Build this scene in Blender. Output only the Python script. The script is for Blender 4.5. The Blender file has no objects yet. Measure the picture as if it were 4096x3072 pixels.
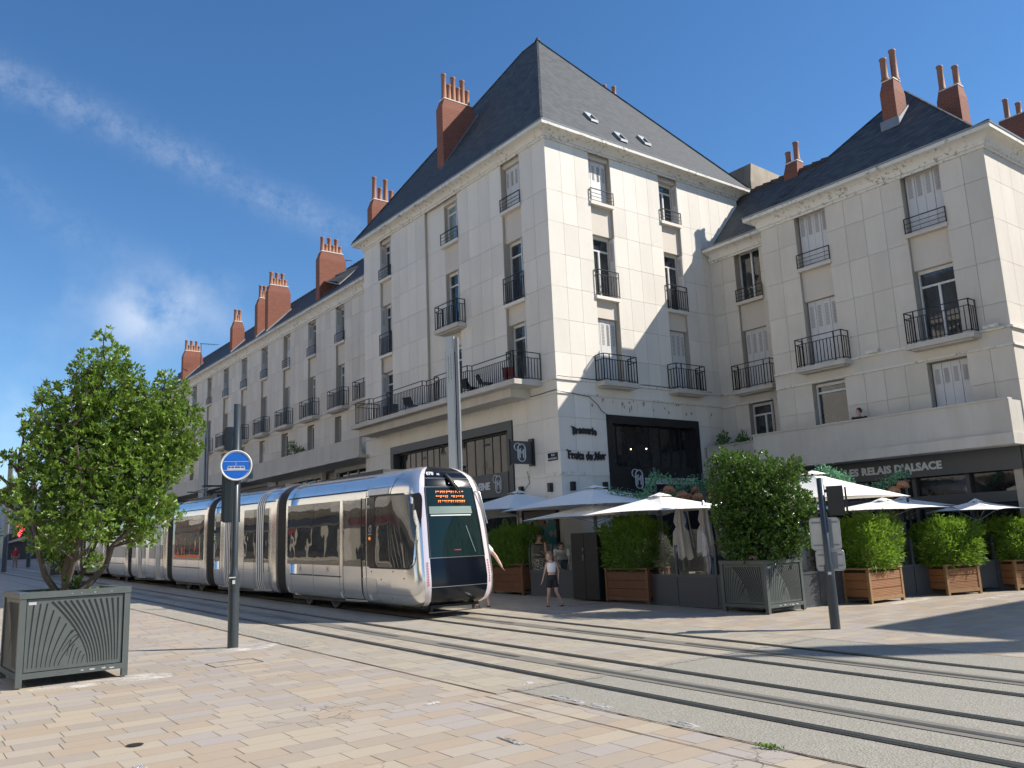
import bpy, bmesh, math, random
import numpy as np
from mathutils import Vector, Matrix
random.seed(7)
PI=math.pi; K=.018; H=2.05
sc=bpy.context.scene; COL=sc.collection
WO={}
def gz(y): return K*y
# ---------------------------------------------------------------- scene graph
def tag(o,label=None,cat=None,group=None,kind=None):
    if label:o['label']=label
    if cat:o['category']=cat
    if group:o['group']=group
    if kind:o['kind']=kind
    return o
def thing(name,label,cat,loc=(0,0,0),rz=0,group=None):
    o=bpy.data.objects.new(name,None);COL.objects.link(o);o.location=loc;o.rotation_euler=(0,0,rz);o.empty_display_size=.2
    WO[o]=(Vector(loc),rz);tag(o,label,cat,group);return o
class MB:
    def __init__(s): s.v=[];s.f=[];s.m=[];s.sm=[]
    def add(s,vs,fs,mi=0,smooth=False):
        n=len(s.v);s.v+= [tuple(p) for p in vs]
        for f in fs: s.f.append(tuple(i+n for i in f));s.m.append(mi);s.sm.append(smooth)
    def box(s,x0,x1,y0,y1,z0,z1,mi=0):
        if x0>x1:x0,x1=x1,x0
        if y0>y1:y0,y1=y1,y0
        if z0>z1:z0,z1=z1,z0
        s.add([(x0,y0,z0),(x1,y0,z0),(x1,y1,z0),(x0,y1,z0),(x0,y0,z1),(x1,y0,z1),(x1,y1,z1),(x0,y1,z1)],
              [(0,3,2,1),(4,5,6,7),(0,1,5,4),(1,2,6,5),(2,3,7,6),(3,0,4,7)],mi)
    def hexa(s,p,mi=0):  # 8 points bottom 4 ccw, top 4
        s.add(p,[(0,3,2,1),(4,5,6,7),(0,1,5,4),(1,2,6,5),(2,3,7,6),(3,0,4,7)],mi)
    def tri(s,*p,mi=0): s.add(p,[tuple(range(len(p)))],mi)
    def bar(s,a,b,w,h=None,mi=0):
        a=Vector(a);b=Vector(b);h=h or w;d=(b-a)
        if d.length<1e-6:return
        d.normalize();up=Vector((0,0,1)) if abs(d.z)<.9 else Vector((0,1,0))
        r=d.cross(up).normalized();u=r.cross(d)
        q=[]
        for p in(a,b):
            for i,j in((-1,-1),(1,-1),(1,1),(-1,1)): q.append(p+r*(i*w/2)+u*(j*h/2))
        s.add(q,[(0,1,2,3),(7,6,5,4),(0,4,5,1),(1,5,6,2),(2,6,7,3),(3,7,4,0)],mi)
    def tube(s,pts,rad,n=8,mi=0,cap=True,smooth=True):
        pts=[Vector(p) for p in pts]; rad=rad if isinstance(rad,(list,tuple)) else [rad]*len(pts)
        base=len(s.v);vs=[];prev=None
        for i,p in enumerate(pts):
            d=(pts[min(i+1,len(pts)-1)]-pts[max(i-1,0)]).normalized()
            if prev is None: r=d.orthogonal().normalized()
            else: r=(prev-d*prev.dot(d)); r=r.normalized() if r.length>1e-6 else d.orthogonal().normalized()
            prev=r;u=d.cross(r)
            for k in range(n):
                a=2*PI*k/n;vs.append(p+(r*math.cos(a)+u*math.sin(a))*rad[i])
        fs=[]
        for i in range(len(pts)-1):
            for k in range(n):
                k2=(k+1)%n;fs.append((i*n+k,i*n+k2,(i+1)*n+k2,(i+1)*n+k))
        s.add(vs,fs,mi,smooth)
        if cap:
            m=len(pts)-1;s.add([vs[k] for k in range(n)],[tuple(reversed(range(n)))],mi);s.add([vs[m*n+k] for k in range(n)],[tuple(range(n))],mi)
    def lathe(s,c,prof,n=16,mi=0,smooth=True):  # prof (r,z)
        vs=[];fs=[]
        for r,z in prof:
            for k in range(n):
                a=2*PI*k/n;vs.append((c[0]+r*math.cos(a),c[1]+r*math.sin(a),c[2]+z))
        for i in range(len(prof)-1):
            for k in range(n):
                k2=(k+1)%n;fs.append((i*n+k,i*n+k2,(i+1)*n+k2,(i+1)*n+k))
        s.add(vs,fs,mi,smooth)
        if prof[-1][0]>1e-4: s.add(vs[-n:],[tuple(range(n))],mi)
        if prof[0][0]>1e-4: s.add(vs[:n],[tuple(reversed(range(n)))],mi)
    def grid(s,P,mi=0,smooth=True,flip=False):
        r=len(P);c=len(P[0]);vs=[p for row in P for p in row];fs=[]
        for i in range(r-1):
            for j in range(c-1):
                f=(i*c+j,i*c+j+1,(i+1)*c+j+1,(i+1)*c+j)
                fs.append(f[::-1] if flip else f)
        s.add(vs,fs,mi,smooth)
    def prism(s,poly,fn,d0,d1,mi=0): # poly 2d list; fn(u,v,d)->xyz
        n=len(poly);vs=[fn(u,v,d0) for u,v in poly]+[fn(u,v,d1) for u,v in poly]
        fs=[tuple(range(n)),tuple(range(2*n-1,n-1,-1))]+[((i+1)%n,i,n+i,n+(i+1)%n) for i in range(n)]
        s.add(vs,fs,mi)
    def map(s,fn): s.v=[tuple(fn(*p)) for p in s.v]; return s
    def build(s,name,mats,parent=None,**kw):
        if not isinstance(mats,(list,tuple)):mats=[mats]
        me=bpy.data.meshes.new(name);v=s.v
        if parent is not None:
            off,rz=WO[parent]
            if rz:
                c,sn=math.cos(-rz),math.sin(-rz)
                v=[((x-off.x)*c-(y-off.y)*sn,(x-off.x)*sn+(y-off.y)*c,z-off.z) for x,y,z in v]
            else: v=[(x-off.x,y-off.y,z-off.z) for x,y,z in v]
        me.from_pydata(v,[],s.f)
        for m in mats: me.materials.append(m)
        me.polygons.foreach_set('material_index',s.m);me.polygons.foreach_set('use_smooth',s.sm)
        me.update()
        o=bpy.data.objects.new(name,me);COL.objects.link(o)
        if parent is not None: o.parent=parent;WO[o]=WO[parent]
        else: WO[o]=(Vector((0,0,0)),0)
        tag(o,**kw);return o
def recalc(o):
    bm=bmesh.new();bm.from_mesh(o.data);bmesh.ops.recalc_face_normals(bm,faces=bm.faces);bm.to_mesh(o.data);bm.free();return o
def copy_tree(o,parent=None):
    c=o.copy();COL.objects.link(c);c.parent=parent
    for ch in list(o.children): copy_tree(ch,c)
    return c
def textmesh(name,s,size,org,xd,up,mat,parent,ext=.01,bold=0,align='LEFT',shear=0,space=1,sx=1):
    cu=bpy.data.curves.new(name,'FONT');cu.body=s;cu.size=size;cu.extrude=ext;cu.offset=bold;cu.align_x=align;cu.shear=shear;cu.space_character=space;cu.resolution_u=3
    to=bpy.data.objects.new(name,cu);COL.objects.link(to);dg=bpy.context.evaluated_depsgraph_get()
    me=bpy.data.meshes.new_from_object(to.evaluated_get(dg));bpy.data.objects.remove(to)
    xd=Vector(xd).normalized();up=Vector(up).normalized();nn=xd.cross(up);org=Vector(org)
    mb=MB();mb.add([org+xd*(v.co.x*sx)+up*v.co.y+nn*v.co.z for v in me.vertices],[tuple(p.vertices) for p in me.polygons])
    bpy.data.meshes.remove(me)
    return mb.build(name,mat,parent)
# ---------------------------------------------------------------- materials
class NT:
    def __init__(s,name):
        s.m=bpy.data.materials.new(name);s.m.use_nodes=True;s.t=s.m.node_tree;s.b=s.t.nodes['Principled BSDF'];s.out=s.t.nodes['Material Output']
    def n(s,t,**kw):
        o=s.t.nodes.new(t)
        for k,v in kw.items():
            if k.startswith('i_'):
                key=k[2:];key=int(key) if key.isdigit() else key.replace('_',' ')
                o.inputs[key].default_value=v
            else: setattr(o,k,v)
        return o
    def l(s,a,b): s.t.links.new(a,b)
    def math(s,op,a,b=None,c=None,clamp=False):
        o=s.n('ShaderNodeMath',operation=op,use_clamp=clamp)
        for i,x in enumerate((a,b,c)):
            if x is None: continue
            if isinstance(x,(int,float)): o.inputs[i].default_value=x
            else: s.l(x,o.inputs[i])
        return o.outputs[0]
    def mix(s,f,a,b,blend='MIX'):
        o=s.n('ShaderNodeMix',data_type='RGBA',blend_type=blend)
        for i,x in ((0,f),(6,a),(7,b)):
            if isinstance(x,(int,float)): o.inputs[i].default_value=x
            elif isinstance(x,tuple): o.inputs[i].default_value=(*x[:3],1)
            else: s.l(x,o.inputs[i])
        return o.outputs[2]
    def ramp(s,f,stops,interp='LINEAR'):
        r=s.n('ShaderNodeValToRGB');r.color_ramp.interpolation=interp;e=r.color_ramp.elements
        while len(e)<len(stops): e.new(.5)
        for i,(p,c) in enumerate(stops):
            e[i].position=p;e[i].color=(c,c,c,1) if isinstance(c,(int,float)) else (*c,1)
        s.l(f,r.inputs[0]);return r.outputs[0]
    def pos(s): 
        return s.n('ShaderNodeNewGeometry').outputs['Position']
    def xyz(s,v):
        o=s.n('ShaderNodeSeparateXYZ');s.l(v,o.inputs[0]);return o.outputs
    def comb(s,x,y,z):
        o=s.n('ShaderNodeCombineXYZ')
        for i,a in enumerate((x,y,z)):
            if isinstance(a,(int,float)): o.inputs[i].default_value=a
            else: s.l(a,o.inputs[i])
        return o.outputs[0]
    def noise(s,v,scale,detail=4,rough=.55,dim='3D'):
        o=s.n('ShaderNodeTexNoise',noise_dimensions=dim);o.inputs['Scale'].default_value=scale;o.inputs['Detail'].default_value=detail;o.inputs['Roughness'].default_value=rough
        if v is not None: s.l(v,o.inputs['Vector'])
        return o.outputs[0]
    def bump(s,h,dist=.01,strength=1):
        o=s.n('ShaderNodeBump');o.inputs['Distance'].default_value=dist;o.inputs['Strength'].default_value=strength;s.l(h,o.inputs['Height']);s.l(o.outputs[0],s.b.inputs['Normal'])
    def col(s,c):
        if isinstance(c,tuple): s.b.inputs['Base Color'].default_value=(*c,1)
        else: s.l(c,s.b.inputs['Base Color'])
        return s
    def set(s,**kw):
        for k,v in kw.items():
            i=s.b.inputs[k.replace('_',' ')]
            if isinstance(v,(int,float,tuple)): i.default_value=v
            else: s.l(v,i)
        return s
def plain(name,c,rough=.6,metal=0,var=.12,scale=6,bump=0,bscale=60,coat=0,**kw):
    t=NT(name);p=t.n('ShaderNodeTexCoord').outputs['Object'];f=t.noise(p,scale,5)
    t.col(t.mix(f,tuple(x*(1-var) for x in c),tuple(min(1,x*(1+var)) for x in c)));t.set(Roughness=rough,Metallic=metal,**kw)
    if coat: t.set(Coat_Weight=coat,Coat_Roughness=.05)
    if bump: t.bump(t.noise(p,bscale,3),bump)
    return t.m
M={}
def stone(name,a,streak=.5,isl=.06,low=0):
    t=NT(name);g=t.n('ShaderNodeNewGeometry');p=g.outputs['Position'];r=g.outputs['Random Per Island']
    c=t.mix(r,tuple(x*(1-isl) for x in a),tuple(x*(1+isl) for x in a))
    x=t.xyz(p);sv=t.comb(x[0],x[1],t.math('MULTIPLY',x[2],.16))
    st=t.ramp(t.noise(sv,1.7,6,.65),[(.35,0),(.75,1)])
    c=t.mix(t.math('MULTIPLY',st,.30*streak),c,(.36,.31,.24))
    fn=t.ramp(t.noise(p,.5,7,.7),[(.45,0),(.8,1)])
    c=t.mix(t.math('MULTIPLY',fn,.34*streak),c,(.42,.36,.27))
    c=t.mix(t.math('MULTIPLY',t.ramp(t.noise(p,26,3,.6),[(.62,0),(.75,1)]),.12),c,(.28,.24,.18))
    t.col(c);t.set(Roughness=.75);t.bump(t.noise(p,45,3),.004);return t.m
M['stone']=stone('limestone_cladding',(.725,.68,.60))
M['stone_far']=stone('limestone_cladding_weathered',(.655,.60,.52),.9,.09)
M['stucco']=stone('spandrel_render',(.62,.56,.475),.5,.02)
M['stone_sq']=stone('limestone_cladding_shaded',(.655,.60,.515),.8)  # facade shade put into the limestone colour, plus heavier streaks; square building and wing
M['mortar_back']=plain('joint_mortar',(.40,.36,.30),.85,0,.1,4)
M['concrete']=stone('canopy_concrete',(.56,.53,.475),1.6,.02)
def cornice():
    t=NT('cornice_render');p=t.pos();c=t.mix(t.noise(p,1.3,5),(.66,.63,.55),(.74,.71,.64))
    d=t.ramp(t.noise(p,7,8,.75),[(.53,0),(.61,1)]);b=t.ramp(t.noise(p,.9,2,.5),[(.38,0),(.55,1)])
    c=t.mix(t.math('MULTIPLY',t.math('MULTIPLY',d,b),.85),c,(.20,.155,.10));t.col(c);t.set(Roughness=.8);t.bump(t.noise(p,30,3),.004);return t.m
M['cornice']=cornice()
def slate():
    t=NT('slate_tiles');p=t.pos();x=t.xyz(p)
    zr=t.math('FLOOR',t.math('MULTIPLY',x[2],7.5));h=t.math('ADD',t.math('ADD',x[0],x[1]),t.math('MULTIPLY',zr,.37))
    cc=t.math('FLOOR',t.math('MULTIPLY',h,4.6))
    wn=t.n('ShaderNodeTexWhiteNoise',noise_dimensions='2D');t.l(t.comb(cc,zr,0),wn.inputs['Vector'])
    c=t.mix(wn.outputs['Value'],(.048,.051,.055),(.120,.126,.130))
    fz=t.math('FRACT',t.math('MULTIPLY',x[2],7.5));fh=t.math('FRACT',t.math('MULTIPLY',h,4.6))
    j=t.math('MAXIMUM',t.math('LESS_THAN',fz,.14),t.math('LESS_THAN',fh,.07))
    c=t.mix(t.math('MULTIPLY',j,.6),c,(.02,.024,.03));c=t.mix(t.math('MULTIPLY',t.noise(p,.8,5),.35),c,(.085,.09,.09))
    t.col(c);t.set(Specular_IOR_Level=.3,Roughness=t.math('ADD',t.math('MULTIPLY',wn.outputs['Value'],.2),.62));t.bump(t.math('SUBTRACT',t.math('MULTIPLY',fz,1),j),.012);return t.m
M['slate']=slate()
def brick():
    t=NT('chimney_brick');p=t.pos();x=t.xyz(p);u=t.math('ADD',x[0],x[1]);b=t.n('ShaderNodeTexBrick');b.inputs['Scale'].default_value=1;b.inputs['Mortar Size'].default_value=.008
    b.inputs['Brick Width'].default_value=.24;b.inputs['Row Height'].default_value=.075;b.inputs['Color1'].default_value=(.22,.062,.034,1);b.inputs['Color2'].default_value=(.155,.042,.025,1);b.inputs['Mortar'].default_value=(.27,.16,.11,1)
    t.l(t.comb(u,x[2],0),b.inputs['Vector']);c=t.mix(t.math('MULTIPLY',t.noise(p,1.1,5),.5),b.outputs[0],(.27,.095,.06))
    t.col(c);t.set(Roughness=.85);t.bump(b.outputs[1],.006,-1);return t.m
M['brick']=brick()
M['pot']=plain('terracotta_pot',(.30,.135,.08),.7,var=.25,scale=9)
M['zinc']=plain('zinc_flashing',(.22,.24,.26),.55,.3,.12)
M['iron']=plain('black_ironwork',(.022,.024,.027),.4,.3,.1)
M['shutter']=plain('white_shutter_paint',(.60,.59,.57),.5,0,.05,3)
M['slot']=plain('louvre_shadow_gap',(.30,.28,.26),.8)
M['frame']=plain('white_window_frame',(.66,.66,.64),.35,0,.04)
def glass_dark(name,c=(.012,.014,.016),rough=.03,spec=.8,wob=0,wsc=1.2,var=0):
    t=NT(name);p=t.pos()
    t.col(t.mix(t.ramp(t.noise(p,1.6,2),[(.4,0),(.7,1)]),c,tuple(x*(1+var) for x in c)) if var else c);t.set(Roughness=rough,Specular_IOR_Level=spec)
    if wob:t.bump(t.noise(p,wsc,2,.4),wob)
    return t.m
M['pane']=glass_dark('window_glass',(.02,.024,.026),.03,1.0,.006,1.0,1.5)
M['shopglass']=glass_dark('shop_glass',(.012,.013,.014),.02,.55,.004,.8,1)
def curtain():
    t=NT('net_curtain_behind_glass');p=t.pos();x=t.xyz(p);w=t.math('SINE',t.math('MULTIPLY',t.math('ADD',x[0],x[1]),60));t.col(t.mix(t.math('MULTIPLY_ADD',w,.5,.5),(.15,.18,.16),(.24,.27,.24)));t.set(Roughness=.1,Coat_Weight=1.0,Coat_Roughness=.03);return t.m
M['curtain']=curtain()
M['black']=plain('black_shopfront_paint',(.012,.013,.015),.35,0,.15)
M['charcoal']=plain('charcoal_shopfront_paint',(.055,.057,.058),.45,0,.1)
M['panelgrey']=plain('dark_grey_panel',(.055,.060,.066),.5,0,.08,2)
M['postgrey']=plain('bluish_grey_metal',(.075,.09,.10),.35,.3,.06)
M['white_letter']=plain('pale_sign_lettering',(.55,.57,.58),.5,0,.03)
M['letter_dark']=plain('black_metal_lettering',(.02,.02,.022),.5)
M['poledark']=plain('dark_grey_pole_paint',(.045,.055,.062),.35,.2,.1,8,coat=.2)
M['plantermetal']=plain('green_grey_planter_metal',(.095,.110,.105),.45,.25,.22,5,.0005,30)
M['slotdark']=plain('planter_slot_gap',(.010,.012,.012),.8)
M['soil']=plain('planter_soil',(.05,.035,.022),.95,0,.3,20,.02,30)
M['canvas']=plain('white_parasol_canvas',(.95,.92,.86),.8,0,.03,3,.002,8)
t=NT('white_parasol_canvas_thin');tr=t.n('ShaderNodeBsdfTranslucent');tr.inputs[0].default_value=(.75,.68,.58,1);ms=t.n('ShaderNodeMixShader');ms.inputs[0].default_value=.06;t.col((.95,.92,.86));t.set(Roughness=.8);t.l(t.b.outputs[0],ms.inputs[1]);t.l(tr.outputs[0],ms.inputs[2]);t.l(ms.outputs[0],t.out.inputs[0]);t.bump(t.noise(t.pos(),5,3),.01);M['canvas2']=t.m
M['taupe']=plain('taupe_folded_canvas',(.42,.41,.41),.85,0,.1,6,.004,14)
M['alu']=plain('brushed_aluminium',(.42,.43,.44),.35,.9,.06)
def wood():
    t=NT('planter_wood');p=t.n('ShaderNodeTexCoord').outputs['Object'];x=t.xyz(p);g=t.noise(t.comb(t.math('MULTIPLY',x[0],1.2),t.math('MULTIPLY',x[1],1.2),t.math('MULTIPLY',x[2],26)),2.2,5,.6)
    c=t.mix(g,(.17,.065,.022),(.36,.165,.065));c=t.mix(t.math('MULTIPLY',t.noise(p,3,3),.4),c,(.20,.10,.04));t.col(c);t.set(Roughness=.7)
    t.bump(t.math('SINE',t.math('MULTIPLY',x[2],170)),.002);return t.m
M['wood']=wood()
M['ridge']=plain('dark_ridge_tile',(.085,.062,.05),.8,0,.3,5)
M['wood_shade']=plain('shade_toned_wood',(.12,.045,.016),.6,0,.35,5)  # darker version of the planter wood, shade put into its colour
M['wpost_shade']=plain('shade_toned_post',(.13,.06,.025),.6,0,.3,6)  # planter posts darkened the same way, colour carries the shade
M['woodpost']=plain('planter_post_wood',(.27,.155,.07),.75,0,.3,7)
M['wicker']=plain('wicker_lampshade',(.36,.17,.09),.85,0,.35,40)
# foliage
def leafmat(name,c1,c2,rough=.4,trans=.3):
    t=NT(name);g=t.n('ShaderNodeNewGeometry');r=g.outputs['Random Per Island'];c=t.mix(r,c1,c2);p=g.outputs['Position'];c=t.mix(t.math('MULTIPLY',t.ramp(t.noise(p,2.2,3),[(.4,0),(.65,1)]),.35),c,tuple(x*1.5 for x in c2))
    t.col(c);t.set(Roughness=rough,Specular_IOR_Level=.5);tr=t.n('ShaderNodeBsdfTranslucent');t.l(t.mix(.5,c,tuple(min(1,x*2) for x in c2)),tr.inputs[0])
    ms=t.n('ShaderNodeMixShader');ms.inputs[0].default_value=trans;t.l(t.b.outputs[0],ms.inputs[1]);t.l(tr.outputs[0],ms.inputs[2]);t.l(ms.outputs[0],t.out.inputs[0]);return t.m
M['leaf']=leafmat('glossy_shrub_leaf',(.030,.075,.011),(.17,.27,.035),.36)
M['leaf2']=leafmat('dark_shrub_leaf',(.022,.062,.012),(.095,.175,.024),.28)
M['bamboo']=leafmat('bamboo_leaf',(.05,.125,.010),(.175,.285,.026),.45,.4)
M['bamboo_d']=leafmat('bamboo_leaf_deep',(.04,.11,.010),(.13,.23,.022),.45,.4)
M['garland']=leafmat('garland_leaf',(.04,.16,.075),(.13,.32,.18),.5)
M['moss']=leafmat('creeping_plant_leaf',(.06,.14,.02),(.16,.28,.05),.6)
M['bark']=plain('shrub_bark',(.10,.078,.058),.9,0,.35,14,.01,25)
M['cane']=plain('bamboo_cane',(.30,.28,.09),.5,0,.2)
# ================================================================ ground
def paving(name,kx=1.0,cols=None,off=0,soft=0):
    t=NT(name);p=t.pos();x=t.xyz(p);RP=.30
    wob=t.math('MULTIPLY',t.math('SUBTRACT',t.noise(p,.7,2),.5),.02)
    yy=t.math('ADD',t.math('DIVIDE',t.math('ADD',x[1],off),RP),wob);row=t.math('FLOOR',yy);fy=t.math('FRACT',yy)
    w1=t.n('ShaderNodeTexWhiteNoise',noise_dimensions='1D');t.l(row,w1.inputs['W'])
    w2=t.n('ShaderNodeTexWhiteNoise',noise_dimensions='1D');t.l(t.math('ADD',row,57.3),w2.inputs['W'])
    # three stones of differing length repeat along each course
    L=t.math('MULTIPLY_ADD',w1.outputs['Value'],.35,1.45);u=t.math('ADD',t.math('DIVIDE',x[0],L),t.math('MULTIPLY',w2.outputs['Value'],9))
    big=t.math('FLOOR',u);fu=t.math('FRACT',u)
    a=.29;b=.67
    s1=t.math('GREATER_THAN',fu,a);s2=t.math('GREATER_THAN',fu,b);idx=t.math('ADD',s1,s2)
    d=t.math('MINIMUM',t.math('ABSOLUTE',t.math('SUBTRACT',fu,a)),t.math('ABSOLUTE',t.math('SUBTRACT',fu,b)))
    d=t.math('MINIMUM',d,t.math('MINIMUM',fu,t.math('SUBTRACT',1,fu)));d=t.math('MULTIPLY',d,L)
    cid=t.math('MULTIPLY_ADD',big,3,idx)
    wn=t.n('ShaderNodeTexWhiteNoise',noise_dimensions='2D');t.l(t.comb(cid,row,0),wn.inputs['Vector'])
    stops=cols or [(0,(0.376,0.292,0.209)),(.16,(0.328,0.281,0.236)),(.3,(0.400,0.343,0.274)),(.45,(0.320,0.269,0.217)),(.55,(0.352,0.312,0.293)),(.66,(0.416,0.351,0.258)),(.78,(0.344,0.281,0.213)),(.9,(0.368,0.328,0.281))]
    c=t.ramp(wn.outputs['Value'],stops,'CONSTANT')
    lo=t.noise(p,.35,4,.6);c=t.mix(t.math('MULTIPLY',lo,.45),c,(.42,.375,.31))
    n2=t.noise(p,9,6,.7);c=t.mix(t.math('MULTIPLY',t.ramp(n2,[(.45,0),(.7,1)]),.22),c,(.42,.365,.295))
    n3=t.noise(p,70,3,.7);c=t.mix(t.math('MULTIPLY',t.ramp(n3,[(.5,0),(.7,1)]),.18),c,(.20,.17,.14))
    st=t.ramp(t.noise(p,1.3,6,.7),[(.55,0),(.75,1)]);c=t.mix(t.math('MULTIPLY',st,.22),c,(.30,.27,.235))
    # joints: cross joints open and dark, course joints tight and pale; both vary along their length
    jn=t.noise(p,1.8,3,.6)
    jx=t.math('LESS_THAN',d,t.math('MULTIPLY',t.ramp(jn,[(.3,.25),(.7,1)]),.0085))
    ey=t.math('MULTIPLY',t.math('MINIMUM',fy,t.math('SUBTRACT',1,fy)),RP)
    jy=t.math('LESS_THAN',ey,.0045)
    c=t.mix(t.math('MULTIPLY',jy,.5),c,(.24,.20,.16));c=t.mix(t.math('MULTIPLY',jx,.85),c,(.10,.075,.055))
    # cracks
    vo=t.n('ShaderNodeTexVoronoi',feature='DISTANCE_TO_EDGE');t.l(t.comb(t.math('ADD',x[0],t.math('MULTIPLY',t.noise(p,4,4),.35)),t.math('ADD',x[1],t.math('MULTIPLY',t.noise(p,5,4),.3)),0),vo.inputs['Vector']);vo.inputs['Scale'].default_value=1.6
    ck=t.math('MULTIPLY',t.math('LESS_THAN',vo.outputs[0],.007),t.ramp(t.noise(p,.33,1),[(.62,0),(.65,1)]));c=t.mix(t.math('MULTIPLY',ck,.8),c,(.14,.12,.10))
    t.col(c);t.set(Roughness=t.math('MULTIPLY_ADD',n2,.3,.42),Specular_IOR_Level=.4)
    h=t.math('SUBTRACT',t.math('MULTIPLY_ADD',n2,.25,t.math('MULTIPLY',wn.outputs['Value'],.25)),t.math('MAXIMUM',t.math('MAXIMUM',jx,ck),t.math('MULTIPLY',jy,.6)))
    t.bump(h,.008,.9);return t.m
M['pave']=paving('sandstone_paving')
M['pave2']=paving('trackway_paving',cols=[(0,(0.343,0.300,0.228)),(.2,(0.374,0.335,0.258)),(.38,(0.335,0.289,0.228)),(.52,(0.328,0.312,0.274)),(.68,(0.390,0.347,0.262)),(.82,(0.320,0.273,0.220)),(.92,(0.351,0.328,0.281))],off=.12)
def conc():
    t=NT('exposed_aggregate_concrete');p=t.pos()
    v=t.n('ShaderNodeTexVoronoi');v.inputs['Scale'].default_value=42;t.l(p,v.inputs['Vector'])
    a=t.ramp(t.xyz(v.outputs['Color'])[0],[(0,(0.197,0.180,0.148)),(.3,(0.287,0.271,0.221)),(.6,(0.328,0.307,0.254)),(.85,(0.254,0.221,0.172)),(.97,(0.426,0.410,0.361))])
    c=t.mix(.5,a,(0.283,0.271,0.226));c=t.mix(t.math('MULTIPLY',t.noise(p,.8,6,.7),.5),c,(0.238,0.226,0.193))
    c=t.mix(t.math('MULTIPLY',t.ramp(t.noise(p,5,5,.7),[(.5,0),(.75,1)]),.3),c,(0.377,0.361,0.312))
    t.col(c);t.set(Roughness=.72);t.bump(t.math('ADD',v.outputs['Distance'],t.noise(p,20,4)),.008,.7);return t.m
M['conc']=conc()
M['gravel']=stone('rough_patch_concrete',(.42,.385,.32),.6,.02)
t=NT('rough_patch_gravelly');p=t.pos();t.col(t.mix(t.ramp(t.noise(p,30,5,.8),[(.4,0),(.6,1)]),(.22,.20,.165),(.46,.43,.36)));t.set(Roughness=.9);t.bump(t.noise(p,24,5,.8),.03);M['gravel']=t.m
t=NT('broken_white_mortar');p=t.pos();t.col(t.mix(t.ramp(t.noise(p,22,5,.8),[(.4,0),(.6,1)]),(.30,.28,.25),(.66,.65,.62)));t.set(Roughness=.9);t.bump(t.noise(p,18,5,.8),.04);M['mortar']=t.m
M['rail']=plain('worn_rail_steel',(.12,.145,.14),.32,.7,.12,3)
M['groove']=plain('rail_groove_rubber',(.018,.016,.015),.7,0,.3,12)
M['aps']=plain('power_strip_resin',(.20,.185,.155),.5,0,.18,4)
M['aps2']=plain('power_strip_segment',(.075,.08,.08),.4,.1,.15,2)
M['joint']=plain('open_joint_dirt',(.085,.055,.038),.95,0,.4,10)
def sheet(mb,x0,x1,y0,y1,dz,mi=0,ny=1):
    for i in range(ny):
        a=y0+(y1-y0)*i/ny;b=y0+(y1-y0)*(i+1)/ny
        mb.add([(x0,a,gz(a)+dz),(x1,a,gz(a)+dz),(x1,b,gz(b)+dz),(x0,b,gz(b)+dz)],[(0,1,2,3)],mi)
m=MB();sheet(m,-160,220,-80,420,0);m.build('ground',M['pave'],kind='structure')
m=MB();sheet(m,6.43,13.22,9.0,260,.004);m.build('tram_trackway_paving',M['pave2'],kind='structure')
m=MB()
# concrete apron with a broken near edge
rr=random.Random(3);ed=[]
y=9.0
while y>-40: ed.append((6.72+rr.uniform(-.025,.035)*(1 if y>5 else .3),y));y-=.13 if y>2 else 3
vs=[];fs=[]
for i,(x,y) in enumerate(ed): vs+= [(x,y,gz(y)+.005),(13.24,y,gz(y)+.005)]
for i in range(len(ed)-1): fs.append((2*i,2*i+2,2*i+3,2*i+1))
m.add(vs,fs);m.build('concrete_trackway',M['conc'],kind='structure')
# soft mortar edge where the concrete meets the stone
m=MB();vs=[];n=60
for i in range(n+1):
    x=6.75+6.45*i/n;vs+=[(x,8.93+rr.uniform(-.05,.03),gz(9)+.0085),(x,9.06+rr.uniform(-.03,.05),gz(9)+.0085)]
m.add(vs,[(2*i,2*i+2,2*i+3,2*i+1) for i in range(n)]);m.build('mortar_edge',M['gravel'],kind='structure')
m=MB()
def joint(m,x,y0,y1,w,dz,step=.25,jit=.004):
    y=y0;vs=[];k=0
    while True:
        a=rr.uniform(-jit,jit);b=w*rr.uniform(.6,1.25);vs+=[(x+a-b/2,y,gz(y)+dz),(x+a+b/2,y,gz(y)+dz)];k+=1
        if y>=y1:break
        y=min(y1,y+step*(1+max(0,y)/12))
    m.add(vs,[(2*i,2*i+1,2*i+3,2*i+2) for i in range(k-1)])
joint(m,6.42,9.0,60,.022,.009);joint(m,6.71,-30,9.15,.028,.010);joint(m,13.24,-20,90,.022,.010);joint(m,5.95,7.6,8.9,.016,.006);joint(m,6.25,1,9.0,.014,.006)
m.build('paving_joint',M['joint'],kind='structure')
m=MB();vs=[]
ys=[15.2+.25*i for i in range(60)]
for y in ys: vs+=[(6.44+rr.uniform(-.02,.03),y,gz(y)+.009),(6.93+rr.uniform(-.03,.03)-(0.3 if y<15.6 else 0),y,gz(y)+.009)]
m.add(vs,[(2*i,2*i+1,2*i+3,2*i+2) for i in range(len(ys)-1)]);m.build('gravelly_patch_strip',M['gravel'],kind='structure')
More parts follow.
